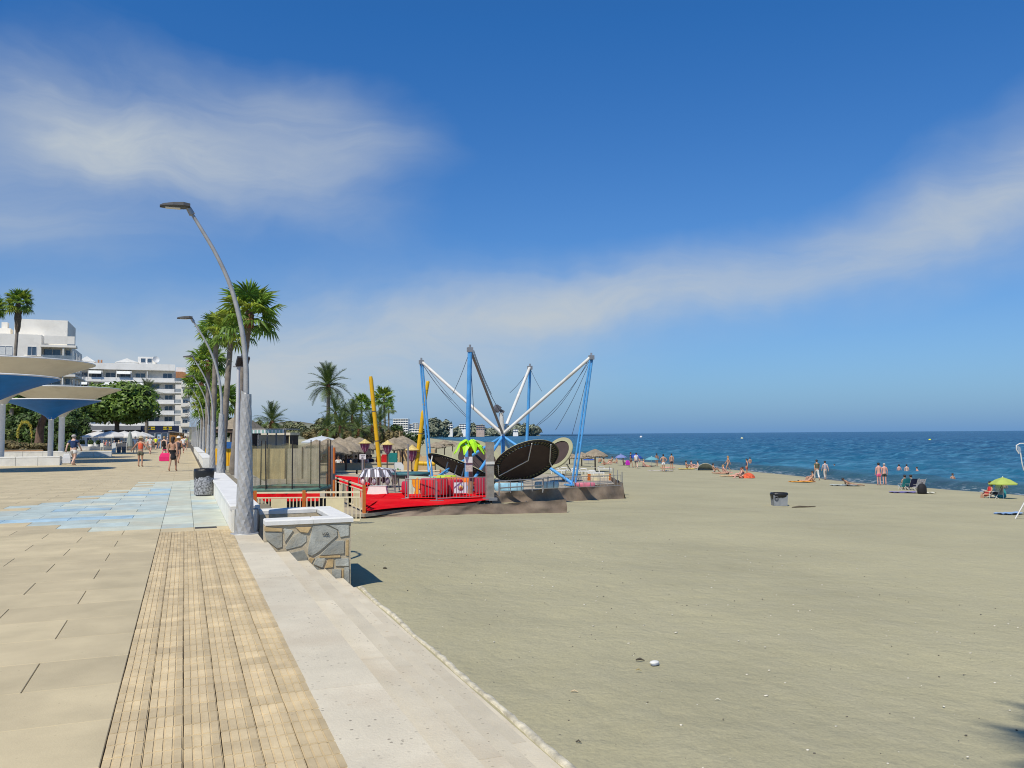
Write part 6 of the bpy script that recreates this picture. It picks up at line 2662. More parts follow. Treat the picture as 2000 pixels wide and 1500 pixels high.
bar = [(618, 871, 60), (640, 868, 62), (662, 866, 61), (684, 864, 63), (702, 866, 60), (676, 871, 57), (650, 874, 56), (770, 866, 62), (786, 862, 66)]
names = ['leftmost', 'second from the left in the back row', 'middle one of the back row', 'right of the middle in the back row', 'rightmost of the bar roofs', 'lower front one on the right', 'lower front one on the left', 'beside the middle purple lantern', 'right of the middle purple lantern']
for (x, y, d), nm in zip(bar, names):
    c = at(x, y, d)
    zg = -1.15
    thatch_parasol('thatched beach bar parasol, ' + nm, (c.x, c.y, zg), 1.35, c.z + .45 - zg, c.z - .35 - zg, seed=x, group='thatched parasols forming the beach bar roof')
sh = [(1162, 877, 918, 80, 'nearest thatched beach parasol right of the blue mast'), (1136, 883, 910, 96, 'thatched beach parasol just right of the blue mast foot'), (1112, 884, 906, 104, 'thatched beach parasol left of the right blue mast'),
      (868, 859, 880, 118, 'thatched parasol behind the left edge of the cream pad trampoline'), (852, 863, 878, 104, 'thatched parasol beside the sandstone block'), (884, 862, 878, 128, 'far thatched parasol behind the green plastic palm')]
for x, yt, yb_, d, lab in sh:
    c = at(x, yt, d)
    zb_ = sandz(c.x, c.y)
    thatch_parasol(lab, (c.x, c.y, zb_), 1.25, c.z - zb_, c.z - .62 - zb_, seed=x)
# white square parasol over the bar
def parasol(label, loc, R, zt, zr, m, n=8, cat='parasol', group=None, pole=.022, tilt=0, valance=.10):
    t = thing('parasol', label, cat, loc, .2, group)
    for k in range(n):
        a0, a1 = 2 * PI * k / n, 2 * PI * (k + 1) / n
        g = MB()
        P_ = lambda r, a, z: (r * math.cos(a), r * math.sin(a), z)
        am = (a0 + a1) / 2
        g.add([P_(.01, a0, zt), P_(R * .55, a0, zr + (zt - zr) * .58), P_(R * .55, a1, zr + (zt - zr) * .58), P_(R, a0, zr), P_(R, a1, zr), P_(R * .99, a0, zr - valance), P_(R * .99, a1, zr - valance)],
              [(0, 1, 2), (1, 3, 4, 2), (3, 5, 6, 4)])
        g.build('canopy_panel', m if not isinstance(m, list) else m[k % len(m)], t)
    g = MB()
    g.tube([(0, 0, -.2), (0, 0, zt + .06)], pole, 6)
    g.build('pole', M_pole, t)
    for k in range(n):
        g = MB()
        a = 2 * PI * k / n
        g.tube([(0, 0, zt - .03), (R * .99 * math.cos(a), R * .99 * math.sin(a), zr - .01)], .008, 3)
        g.build('rib', M_darkgrey, t)
    if tilt:
        t.rotation_euler = (tilt, tilt * .4, .2)
    return t


M_pwhite = mat('parasol_white', (.62, .66, .70), .7, .05, 3, trans=.3)
c = at(628, 850, 66)
parasol('large white parasol rising over the left end of the thatched bar', (c.x, c.y, -1.15), 1.65, c.z + 1.15 - .05, c.z + 1.15 - .52, M_pwhite, 8)
# bar counter wall, tables and seated guests
t = thing('bar_counter', 'long cream counter wall in front of the thatched bar', 'counter', (0, 0, 0))
a, e = at(604, 905, 58), at(770, 905, 58)
g = MB()
z1 = at(690, 905.5, 58).z
g.bar(Vector((a.x, a.y, (z1 - 1.7) / 2)), Vector((e.x, e.y, (z1 - 1.7) / 2)), .25, z1 + 1.7)
g.build('wall', mat('bar_cream', (.52, .46, .33), .85, .1, 1), t)
g = MB()
g.bar(Vector((a.x, a.y, z1 + .03)), Vector((e.x, e.y, z1 + .03)), .42, .05)
g.build('counter_top', mat('bar_top', (.50, .44, .34), .7, .1, 1), t)
t = thing('bar_backdrop', 'back wall of the thatched beach bar with shade put into its colour', 'wall', (0, 0, 0))
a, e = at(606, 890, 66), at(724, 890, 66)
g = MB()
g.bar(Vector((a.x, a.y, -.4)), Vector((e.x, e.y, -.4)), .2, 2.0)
g.build('wall', mat('dark_bar_wall', (.055, .05, .05), .9, .3, 1), t)  # near-black tone stands in for the shade under the thatch
GG = 'guests sitting under the thatched bar roofs'
gl = [(622, 'in a white top', (.6, .6, .6), 'dark'), (633, 'in a dark blue shirt', (.03, .05, .12), 'dark'), (655, 'in a red and black top', (.35, .05, .04), 'fair'), (661, 'in a white vest', (.6, .58, .55), 'dark'), (673, 'in a black shirt', (.02, .02, .02), 'grey'),
      (681, 'in a blue shirt', (.05, .10, .25), 'dark'), (688, 'in a beige top', (.5, .4, .3), 'fair'), (695, 'in a grey shirt', (.2, .2, .22), 'dark'), (706, 'in a white shirt beside the sign post', (.62, .62, .62), 'dark'), (711, 'in a pink top', (.6, .3, .3), 'fair'),
      (719, 'in a white shirt left of the yellow tube', (.62, .62, .6), 'dark'), (724, 'in a navy shirt left of the yellow tube', (.03, .04, .10), 'dark')]
for i, (x, lab, c_, hr) in enumerate(gl):
    p = at(x, 905, 59.5 + (i % 3) * .9)
    person('bar guest seated %s' % lab, (p.x, p.y, -1.0), 'chair', NEAR_ if i % 2 else RIGHT, i % 3, [('shirt', c_), ('trousers', (.04, .045, .07))], hr, 1.68, GG)
for i, (x, nm) in enumerate(((628, 'left end'), (650, 'left of the middle'), (668, 'middle'), (692, 'right of the middle'), (716, 'right end'))):
    p = at(x, 905, 59.0)
    t = thing('bar_table', 'small dark table under the thatched bar, %s' % nm, 'table', (p.x, p.y, -1.15), group='dark tables under the thatched bar')
    g = MB()
    g.box((0, 0, .74), (.8, .8, .05))
    g.build('table_top', M_wood, t)
    for sx_ in (-.34, .34):
        for sy_ in (-.34, .34):
            g = MB()
            g.bar((sx_, sy_, 0), (sx_, sy_, .72), .05)
            g.build('leg', M_wood, t)
# red, teal and white things beside the middle lantern
p = at(752, 900, 60)
t = thing('red_chair_stack', 'bright red chairs stacked beside the yellow tube', 'chairs', (p.x, p.y, -1.15))
for k in range(3):
    g = MB()
    g.box((k * .42 - .4, 0, .75 + .12 * (k % 2)), (.40, .45, .07))
    g.box((k * .42 - .4, .22, 1.05 + .12 * (k % 2)), (.40, .06, .55))
    g.build('seat_shell', mat('red_plastic', (.62, .02, .02), .5, .1), t)
    for s_ in (-.15, .15):
        g = MB()
        g.bar((k * .42 - .4 + s_, -.15, 0), (k * .42 - .4 + s_, -.15, .73 + .12 * (k % 2)), .04)
        g.build('leg', M_steel, t)
p = at(766, 905, 60)
t = thing('teal_cabinet', 'teal upright cabinet beside the red chairs', 'cabinet', (p.x, p.y, -1.15))
g = MB()
g.box((0, 0, .8), (.62, .5, 1.5))
g.build('cabinet_body', mat('teal_paint', (.02, .22, .19), .5, .1), t)
g = MB()
g.box((0, -.26, .8), (.52, .03, 1.3))
g.build('door', mat('teal_paint', (.02, .22, .19)), t)
p = at(777, 912, 59)
t = thing('white_board', 'white round-topped board with a dark print right of the teal cabinet', 'board', (p.x, p.y, -1.3), -_th)
g = MB()
g.prism([(-.42, 0, .1), (.42, 0, .1), (.42, 0, .8), (.25, 0, 1.05), (-.25, 0, 1.05), (-.42, 0, .8)], (0, .05, 0))
g.build('board', M_frame, t)
for k in range(3):
    g = MB()
    g.ball((-.16 + .16 * k, -.01, .45 + .08 * (k % 2)), (.08, .012, .12), 8, 5)
    g.build('print', M_darkgrey if k != 1 else mat('print_green', (.10, .22, .08), .7, .1), t)

# purple lanterns with straw hats
M_purple = mat('purple_glass', (.20, .035, .10), .5, .3, 8)
for x, yt, yb_, d, lab in ((713, 857, 884, 51, 'left'), (757, 859, 888, 51, 'middle'), (805, 868, 902, 46, 'right')):
    c = at(x, yt, d)
    t = thing('purple_lantern', 'purple tapered lantern with yellow straw hat on a post, %s' % {'left': 'left of the yellow tube', 'middle': 'beside the red chairs', 'right': 'in front of the sandstone block'}[lab], 'lantern', (c.x, c.y, -1.0), group='purple lanterns with straw hats')
    s_ = d / FPX
    zt_ = c.z + 1.0
    H_ = (yb_ - yt) * s_
    g = MB()
    g.lathe([(.01, zt_), (.16, zt_ - H_ * .14), (.42, zt_ - H_ * .32), (.40, zt_ - H_ * .35), (.01, zt_ - H_ * .33)], 14, smooth=False)
    g.build('straw_hat', mat('straw', (.52, .40, .15), .9, .25, 8, .5, 30), t)
    g = MB()
    g.lathe([(.29, zt_ - H_ * .34), (.25, zt_ - H_ * .62), (.12, zt_ - H_ * .90), (.02, zt_ - H_)], 8, smooth=False)
    g.build('lantern_body', M_purple, t)
    g = MB()
    for k in range(8):
        a = k * PI / 4
        g.tube([(.30 * math.cos(a), .30 * math.sin(a), zt_ - H_ * .34), (.255 * math.cos(a), .255 * math.sin(a), zt_ - H_ * .62), (.125 * math.cos(a), .125 * math.sin(a), zt_ - H_ * .9)], .012, 4)
    g.build('frame', mat('lilac_frame', (.45, .30, .38), .5, .1), t)
    g = MB()
    g.tube([(.0, .1, 0), (.0, .1, zt_ - H_ * .9)], .04, 6)
    g.build('post', M_wood, t)
# sandstone coloured block
p0_, p1_ = at(777, 905, 70), at(849, 905, 70)
t = thing('sandstone_block', 'sandstone coloured plaster walls behind the right lantern', 'wall', (p0_.x, p0_.y, -1.6), math.atan2(p1_.y - p0_.y, p1_.x - p0_.x))
L_ = (p1_ - p0_).length
g = MB()
g.prism([(.0, 0, 0), (L_, 0, 0), (L_, 0, 2.05), (L_ * .86, 0, 2.1), (L_ * .80, 0, 1.5), (L_ * .62, 0, 1.45), (L_ * .50, 0, 1.9), (L_ * .34, 0, 2.2), (L_ * .22, 0, 2.0), (L_ * .05, 0, 2.3), (0, 0, 2.2)], (0, 1.2, 0))
g.build('plaster_wall', mat('sandstone_plaster', (.50, .35, .19), .9, .12, 1.5, .4, 10, dirt=(.40, .28, .16), dirts=1), t)
g = MB()
g.tube([(L_ * .05, -.1, 0), (L_ * .05, -.1, 3.6)], .05, 6)
g.build('timber_post', mat('pale_timber', (.42, .30, .16), .8, .2, 4), t)
for k in range(3):
    g = MB()
    g.bar((L_ * (.05 + .09 * k), -.25, 2.1), (L_ * (.12 + .09 * k), -.25, 1.55), .12, .16)
    g.build('rope_bracket', M_wood, t)

# restaurant with thatched hip roof, pergola with fringe, yellow counters
p0_ = at(420, 890, 74)
t = thing('thatched_restaurant', 'dark open restaurant with thatched hip roof behind the palm trunks', 'restaurant', (p0_.x, p0_.y, -.6), -_th)
sc = 74 / FPX
zr_ = at(450, 838, 74).z + .6
ztop = at(455, 812, 74).z + .6
g = MB()
w_ = 66 * sc
g.add([(0, -.6, zr_), (w_, -.6, zr_), (w_, 5, zr_), (0, 5, zr_), (w_ * .42, 1.6, ztop), (w_ * .72, 1.6, ztop)], [(0, 1, 5, 4), (1, 2, 5), (2, 3, 4, 5), (3, 0, 4), (3, 2, 1, 0)])
g.build('thatched_roof', M_thatch, t)
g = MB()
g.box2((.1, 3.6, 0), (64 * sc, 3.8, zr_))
g.build('back_wall', mat('interior_shade', (.045, .04, .045), .9, .4, .8), t)  # wall coloured near black for the shaded interior
g = MB()
g.box2((.05, -.5, zr_ - .32), (w_, -.42, zr_ - .02))
g.build('fascia', M_wood, t)
for k in range(7):
    g = MB()
    g.box2((w_ / 6 * k - .05, -.4, -.5), (w_ / 6 * k + .05, -.3, zr_ - .3))
    g.build('post', M_wood, t)
p0_ = at(474, 890, 66)
t = thing('fringed_pergola', 'flat pergola with white and pale green fringe beside the thatched restaurant', 'pergola', (p0_.x, p0_.y, -.7), -_th)
sc = 66 / FPX
zf = at(520, 842, 66).z + .7
w_ = 86 * sc
g = MB()
g.box2((-.1, -.4, zf + .10), (w_, 4, zf + .20))
g.build('roof', mat('grey_roof', (.30, .28, .25)), t)
for k in range(24):
    g = MB()
    g.box2((-.1 + w_ / 24 * k + .008, -.45, zf - .17), (-.1 + w_ / 24 * (k + 1) - .008, -.41, zf + .1))
    g.build('fringe_flap', mat('fringe_white', (.62, .64, .64), .7, .1) if k % 2 else mat('fringe_green', (.25, .42, .38), .7, .1), t)
for k in range(6):
    g = MB()
    g.box2((w_ / 5 * k - .1, -.38, -.5), (w_ / 5 * k, -.3, zf + .1))
    g.build('post', M_darkgrey, t)
g = MB()
g.box2((.4, 2.4, 0), (2.6, 2.6, zf - .3))
g.build('grey_panel', mat('grey_panel', (.36, .37, .38), .7, .1), t)
p0_ = at(560, 870, 90)
t = thing('beach_hut', 'low cream hut with flat roof and dark openings beyond the pergola', 'hut', (p0_.x - 1.8, p0_.y, -.9), -_th)
sc = 90 / FPX
g = MB()
hz_ = at(560, 850, 90).z + .9
g.box2((-40 * sc, 0, hz_), (40 * sc, 4, hz_ + .28))
g.build('roof', mat('cream_roof', (.60, .54, .42), .8, .1), t)
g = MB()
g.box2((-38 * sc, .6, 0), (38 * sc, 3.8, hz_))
g.build('wall', mat('interior_shade', (.045, .04, .045)), t)  # solid near-black box stands in for shade in the openings
for k in range(6):
    g = MB()
    g.box2((-38 * sc + 15 * sc * k, .1, -.5), (-36.6 * sc + 15 * sc * k, .25, hz_))
    g.build('post', M_creamp, t)
p0_, d = at(401, 905, 58), 58
t = thing('yellow_counter', 'bright yellow counter front behind the palm trunks', 'counter', (p0_.x, p0_.y, -.4), -_th)
sc = d / FPX
z0_, z1 = at(430, 910, d).z + .4, at(430, 876, d).z + .4
for k in range(5):
    g = MB()
    g.box((15.2 * sc * (k + .5), 0, (z0_ + z1) / 2), (15 * sc - .02, .08, z1 - z0_))
    g.build('panel', mat('yellow_board_front', (.74, .40, .008), .6, .06), t)
g = MB()
g.box2((26 * sc, .3, z1 - .05), (60 * sc, 1.1, z1 + .45))
g.build('blue_cooler', mat('blue_cooler', (.02, .10, .30), .5, .15), t)
p0_, d = at(492, 905, 48), 48
t = thing('canvas_screen', 'pale ochre canvas screen behind the safety net', 'screen', (p0_.x, p0_.y, -.8), -_th)
sc = d / FPX
z1 = at(560, 876, d).z + .8
for k in range(4):
    g = MB()
    g.box((33 * sc * (k + .5), 0, z1 / 2), (33 * sc - .03, .06, z1))
    g.build('canvas_panel', mat('ochre_canvas', (.50, .40, .20), .9, .15, 2) if k < 2 else mat('sand_canvas', (.46, .42, .32), .9, .15, 2), t)
    g = MB()
    g.box((33 * sc * k, -.05, z1 / 2 + .05), (.07, .07, z1 + .1))
    g.build('post', M_wood, t)

# ------------------------------------------------------------------ cafe terrace on the promenade
CG = 'white cafe parasols in front of the shops'
for x, yt, R, d, lab in ((192, 842, 2.1, 112, 'leftmost white cafe parasol, pale blue in its shade'), (218, 841.5, 2.2, 108, 'second white cafe parasol from the left'), (243, 842, 2.2, 112, 'middle white cafe parasol behind the closed one'), (264, 841.5, 2.0, 109, 'white cafe parasol right of the closed one'), (278, 843.5, 1.8, 118, 'rightmost white cafe parasol')):
    c = at(x, yt, d)
    parasol(lab, (c.x, c.y, 0), R, c.z, c.z - .75, mat('cafe_canvas', (.66, .65, .61), .8, .06, 2, trans=.2), 8, group=CG, pole=.035, valance=.18)
c = at(254, 842, 104)
t = thing('closed_parasol', 'closed grey-green parasol standing among the white cafe parasols', 'parasol', (c.x, c.y, 0))
g = MB()
g.lathe([(.02, c.z), (.16, c.z - .25), (.34, c.z - 1.2), (.42, c.z - 1.9), (.30, c.z - 1.95), (.03, c.z - 1.9)], 9, smooth=False)
g.build('folded_canopy', mat('grey_canvas', (.25, .28, .26), .8, .2, 4), t)
g = MB()
g.tube([(0, 0, 0), (0, 0, c.z)], .04, 6)
g.build('pole', M_pole, t)
g = MB()
g.lathe([(.32, 0), (.30, .08), (.05, .10)], 12)
g.build('base', M_darkgrey, t)


def cafe_chair(label, p, rz, m, group):
    t = thing('cafe_chair', label, 'chair', p, rz, group)
    g = MB()
    g.box((0, 0, .45), (.46, .46, .05))
    g.build('seat', m, t)
    g = MB()
    g.box((0, .22, .72), (.46, .04, .46))
    g.build('backrest', m, t)
    for sx_ in (-.2, .2):
        for sy_ in (-.2, .2):
            g = MB()
            g.bar((sx_, sy_, 0), (sx_, sy_, .43), .035)
            g.build('leg', m, t)
    return t


M_cch = mat('white_chair', (.62, .62, .58), .6, .05)
xs_ = [186, 193, 201, 208, 216, 223, 231, 238, 246, 262, 270, 277]
for i, x in enumerate(xs_):
    p = onz(x, 877.5 + (i % 3) * 1.2, 0)
    ch = cafe_chair('white cafe chair under the parasols', (p.x, p.y, 0), i * 1.3, M_cch, 'white cafe chairs under the parasols')
TB = [(197, 878), (212, 877), (227, 878), (243, 877), (268, 878)]
for i, (x, y) in enumerate(TB):
    p = onz(x, y, 0)
    t = thing('cafe_table', 'white cafe table under the parasols, %s' % ['leftmost', 'second from the left', 'middle one', 'next to the closed parasol', 'rightmost'][i], 'table', (p.x, p.y, 0), group='white cafe tables under the parasols')
    g = MB()
    g.lathe([(.001, .74), (.40, .74), (.40, .71), (.001, .70)], 14)
    g.build('table_top', M_cch, t)
    g = MB()
    g.tube([(0, 0, 0), (0, 0, .71)], .04, 6)
    g.build('leg', M_darkgrey, t)
cg = [(190, (.62, .3, .3), 'pink top at the left end'), (200, (.05, .05, .06), 'black shirt near the left parasol'), (205, (.5, .1, .1), 'dark red top'), (213, (.6, .6, .6), 'white shirt left of the middle'), (221, (.12, .16, .28), 'blue shirt under the second parasol'),
      (229, (.55, .5, .4), 'beige shirt under the middle parasol'), (236, (.62, .62, .62), 'white blouse beside the closed parasol'), (248, (.1, .1, .1), 'black top right behind the closed parasol'), (266, (.5, .55, .6), 'pale blue shirt'), (273, (.3, .3, .3), 'grey shirt at the right end')]
for i, (x, c_, lab) in enumerate(cg):
    p = onz(x + 2, 877, 0)
    person('cafe guest seated in a %s' % lab, (p.x, p.y, 0), 'chair', (math.cos(i * 2.0), math.sin(i * 2.0)), i % 3, [('shirt', c_), ('trousers', (.06, .06, .09))], ['dark', 'grey', 'fair'][i % 3], 1.68, 'guests seated at the cafe')
for i, (x, lab) in enumerate(((160, 'left'), (177, 'middle'), (192, 'right'))):
    p = onz(x, 879, 0)
    t = thing('white_planter', 'white plant pot in the row by the shop annex, %s one' % lab, 'planter', (p.x, p.y, 0), group='white plant pots by the shop annex')
    g = MB()
    g.lathe([(.25, 0), (.36, .75), (.30, .75), (.28, .6), (.001, .6)], 12)
    g.build('pot', M_bench, t)
    g = MB()
    leaves(g, [((0, 0, 1.0), (.35, .35, .35))], 120, .14, random.Random(x))
    g.build('plant', M_hedge, t)
p = onz(233, 884, 0)
t = thing('menu_board', 'black and white menu board standing in front of the cafe', 'menu board', (p.x, p.y, 0), -_th)
for k, c_ in enumerate((M_frame, M_darkgrey, M_darkgrey)):
    g = MB()
    g.box((-.6 + .55 * k, 0, .5), (.42, .05, 1.0))
    g.build('panel', c_, t)
p = onz(311, 876, 0)
t = thing('totem_sign', 'pale blue and white totem sign in front of the dark shop', 'sign', (p.x, p.y, 0), -_th)
g = MB()
g.box((0, 0, 1.0), (.5, .15, 2.0))
g.build('panel', mat('totem_blue', (.30, .42, .55), .5, .15, 2), t)
g = MB()
g.box((0, -.085, 1.45), (.36, .02, .5))
g.build('white_field', M_frame, t)

# ------------------------------------------------------------------ on the sand
# beach bin
c = onsand(1522, 987.5)
s_ = depth(c) / FPX
t = thing('beach_bin', 'grey rubbish bin with a dark bag folded over its rim on the open sand', 'bin', c, -_th)
w_, h_ = 28 * s_, 25 * s_
g = MB()
g.box((0, 0, h_ * .42), (w_ * .92, w_ * .7, h_ * .84), top=(1.08, 1.08))
g.build('bin_body', mat('grey_plastic_bin', (.22, .235, .25), .5, .15, 3, dirt=(.33, .33, .32), dirts=4), t)
g = MB()
n = 28
rows_ = []
for k, z in ((.52, .66), (.56, .74), (.60, .88), (.58, .99), (.50, 1.02), (.44, .9)):
    rr = []
    for q in range(n):
        a = 2 * PI * q / n
        sq = (abs(math.cos(a)) ** 3 + abs(math.sin(a)) ** 3) ** (-1 / 3)
        rr.append((w_ * k * sq * math.cos(a) * (1 + .02 * math.sin(q * 2.3)), w_ * .78 * k * sq * math.sin(a), h_ * (z - (.14 * max(0, math.sin(a * 2 + .6 + q * .01)) * (k == .52)) + .015 * math.sin(q * 3.1))))
    rows_.append(rr)
g.sheet(rows_, close=True)
g.build('bin_bag', mat('black_bag', (.015, .015, .016)), t)
g = MB()
g.tube([(-w_ * .32 + .08 * math.cos(a), -w_ * .42, h_ * .62 + .08 * math.sin(a)) for a in [k * PI / 5 for k in range(11)]], .018, 5)
g.build('handle_ring', M_darkgrey, t)
# shell, bark and small litter near the camera
c = onsand(1278, 1299)
t = thing('white_shell', 'white and grey broken shell lying on the sand', 'shell', c, .3)
s_ = depth(c) / FPX
g = MB()
g.ball((0, 0, .03), (11 * s_, 8 * s_, 3.4 * s_), 12, 7)
g.build('upper_half', mat('shell_white', (.66, .65, .60), .6, .08, 20), t)
g = MB()
g.ball((-2 * s_, -4 * s_, .015), (11 * s_, 6 * s_, 2.6 * s_), 10, 5)
g.build('lower_half', mat('shell_grey', (.22, .24, .26), .6, .3, 20), t)
for x, y, L_, w_, lab, c_ in ((1250, 1291, 14, 5, 'dark scrap of bark beside the white shell', (.06, .05, .035)), (1122, 1353, 12, 3.5, 'pale splinter of wood on the sand near the steps', (.50, .40, .26)), (1247, 1311, 9, 3, 'small straw coloured twig below the bark scrap', (.32, .26, .12)), (752, 1111, 7, 4, 'small dark clump on the sand near the stone wall', (.08, .07, .05)),
                              (1402, 1369, 9, 2, 'thin white stick lying on the sand', (.60, .58, .50)), (1130, 1452, 9, 4, 'dark wisp of seaweed near the kerb edge', (.07, .06, .045))):
    c = onsand(x, y)
    s_ = depth(c) / FPX
    g = MB()
    g.tube([(-L_ / 2 * s_, L_ * .3 * s_, .012), (0, 0, .025), (L_ * .5 * s_, -L_ * .4 * s_, .01)], [w_ * .3 * s_, w_ * .5 * s_, w_ * .15 * s_], 6)
    tag(g.build('beach_scrap', mat('scrap_%d' % x, c_, .8, .2, 20), loc=c), lab, 'scrap')
# dark tube standing in for the bin's shadow line with its debris, and scattered pebbles
c = onsand(1569, 991)
s_ = depth(c) / FPX
g = MB()
g.tube([(-27 * s_, 0, .02), (-8 * s_, .05, .04), (10 * s_, -.02, .03), (31 * s_, .04, .02)], [.03, .05, .03, .02], 6)
tag(g.build('driftwood', mat('dark_driftwood', (.10, .08, .055), .9, .3, 6), loc=c, ), 'dark thin streak of bin shadow and debris right of the grey beach bin', 'driftwood')
g = MB()
rnd = random.Random(77)
for k in range(230):
    x, y = rnd.uniform(3.2, 14), rnd.uniform(4, 20)
    r = rnd.uniform(.004, .012)
    g.ball((x, y, sandz(x, y) + r * .3), (r * rnd.uniform(.8, 1.8), r, r * .6), 5, 3)
tag(g.build('pebbles', mat('pebble', (.09, .08, .065), .8, .6, 3)), 'tiny dark pebbles scattered over the near sand', 'pebbles', kind='stuff')
g = MB()
for k in range(160):
    x, y = rnd.uniform(3.2, 14), rnd.uniform(4, 22)
    r = rnd.uniform(.006, .016)
    g.ball((x, y, sandz(x, y) + r * .3), (r * rnd.uniform(.8, 2.2), r, r * .5), 5, 3)
tag(g.build('shell_bits', mat('shell_bit', (.60, .56, .46), .7, .2, 3)), 'tiny pale shell fragments scattered over the near sand', 'shell fragments', kind='stuff')

# white plastic sun loungers behind the fence
M_lw = mat('lounger_white', (.66, .65, .62), .5, .05)


def lounger(label, p, rz, back=.5, matc=None):
    t = thing('sun_lounger', label, 'sun lounger', p, rz, 'white plastic sun loungers beside the playground')
    for k in range(7):
        g = MB()
        g.box((0, -.62 + .17 * k, .32), (.62, .13, .03))
        g.build('slat', M_lw, t)
    c_, s_ = math.cos(back), math.sin(back)
    for k in range(4):
        g = MB()
        y_, z_ = .58 + (.09 + .17 * k) * c_, .33 + (.09 + .17 * k) * s_
        g.prism([(-.31, y_ - .065 * c_, z_ - .065 * s_), (.31, y_ - .065 * c_, z_ - .065 * s_), (.31, y_ + .065 * c_, z_ + .065 * s_), (-.31, y_ + .065 * c_, z_ + .065 * s_)], (0, -.025 * s_, .025 * c_))
        g.build('back_slat', M_lw if not matc else matc, t)
    for sx_ in (-.3, .3):
        g = MB()
        g.bar((sx_, -.72, .30), (sx_, .62, .30), .05, .06)
        g.build('side_rail', M_lw, t)
        for y_ in (-.6, .5):
            g = MB()
            g.bar((sx_, y_, 0), (sx_, y_, .29), .05)
            g.build('leg', M_lw, t)
        g = MB()
        g.tube([(sx_, .0, .33), (sx_, .05, .52), (sx_, .5, .52), (sx_, .62, .40)], .02, 5)
        g.build('armrest', M_lw, t)
    return t


for i, (x, y, rz, bk, lab) in enumerate(((1163, 931, 1.2, .25, 'front right white sun lounger beside the fence'), (1146, 927, 1.0, .9, 'white sun lounger with blue-grey raised back'), (1128, 927, 1.3, 1.0, 'white sun lounger with dark raised back left of the blue one'), (1108, 925, 1.1, .4, 'white sun lounger behind the foot of the right mast'), (1180, 922, 1.25, .3, 'farther white sun lounger on the right'), (1090, 926, .9, .3, 'white sun lounger beside the big tilted trampoline'))):
    p = onsand(x, y)
    lounger(lab, p, rz, bk, mat('lounger_blue', (.16, .20, .32), .6, .1) if i == 1 else (mat('lounger_dark', (.05, .06, .05), .6, .1) if i == 2 else None))

# beach parasols
M_pp = lambda n, c: mat('parasol_' + n, c, .7, .08, 3, trans=.3)
def bpar(label, x, yt, yr, yb_, wpx, m, tilt=0, n=8):
    p = onsand(x, yb_)
    d = depth(p)
    zt_, zr_ = at(x, yt, d).z - p.z, at(x, yr, d).z - p.z
    return parasol(label, p, wpx / 2 * d / FPX, zt_, zr_, m, n, group='beach parasols near the water', tilt=tilt, valance=.06)


bpar('lime green beach parasol at the right end of the beach', 1960, 932, 944.5, 974, 53, M_pp('lime', (.46, .56, .13)))
bpar('lavender blue beach parasol at the left of the parasol pair', 1213, 887, 893.5, 909, 24, M_pp('lavender', (.22, .28, .55)))
bpar('deep blue beach parasol beside the lavender one', 1240, 886, 893, 911, 27, M_pp('blue', (.035, .09, .42)), .12)
bpar('pale teal beach parasol left of the man in white shorts', 1273, 891.5, 897.5, 912, 28, M_pp('teal', (.16, .42, .50)))
bpar('blue beach parasol low behind the thatched parasols', 1150, 894, 898, 906, 24, M_pp('royal', (.05, .13, .50)))
bpar('purple beach parasol behind the right blue mast', 1120, 889, 893, 905, 20, M_pp('purple', (.12, .08, .30)))
# grey beach shelter lying open
p = onsand(1378, 919)
s_ = depth(p) / FPX
t = thing('beach_shelter', 'grey half-open beach shelter lying on the sand near the water', 'beach shelter', p, -_th)
g = MB()
n = 12
rows_ = []
for j in range(5):
    r = []
    for i in range(n + 1):
        a = PI * i / n
        r.append((16 * s_ * math.cos(a), .9 * j / 4, 14 * s_ * math.sin(a) * (1 - .2 * j)))
    rows_.append(r)
g.sheet(rows_)
g.add([(0, .9, 0)] + [tuple(v) for v in rows_[-1]], [(0, i + 1, i + 2) for i in range(n)])
g.build('canopy', mat('shelter_grey', (.30, .33, .30), .8, .2, 3), t)
g = MB()
g.tube([tuple(v) for v in rows_[0]], .02, 5)
g.build('rim', mat('shelter_cream', (.55, .52, .40), .7, .1), t)

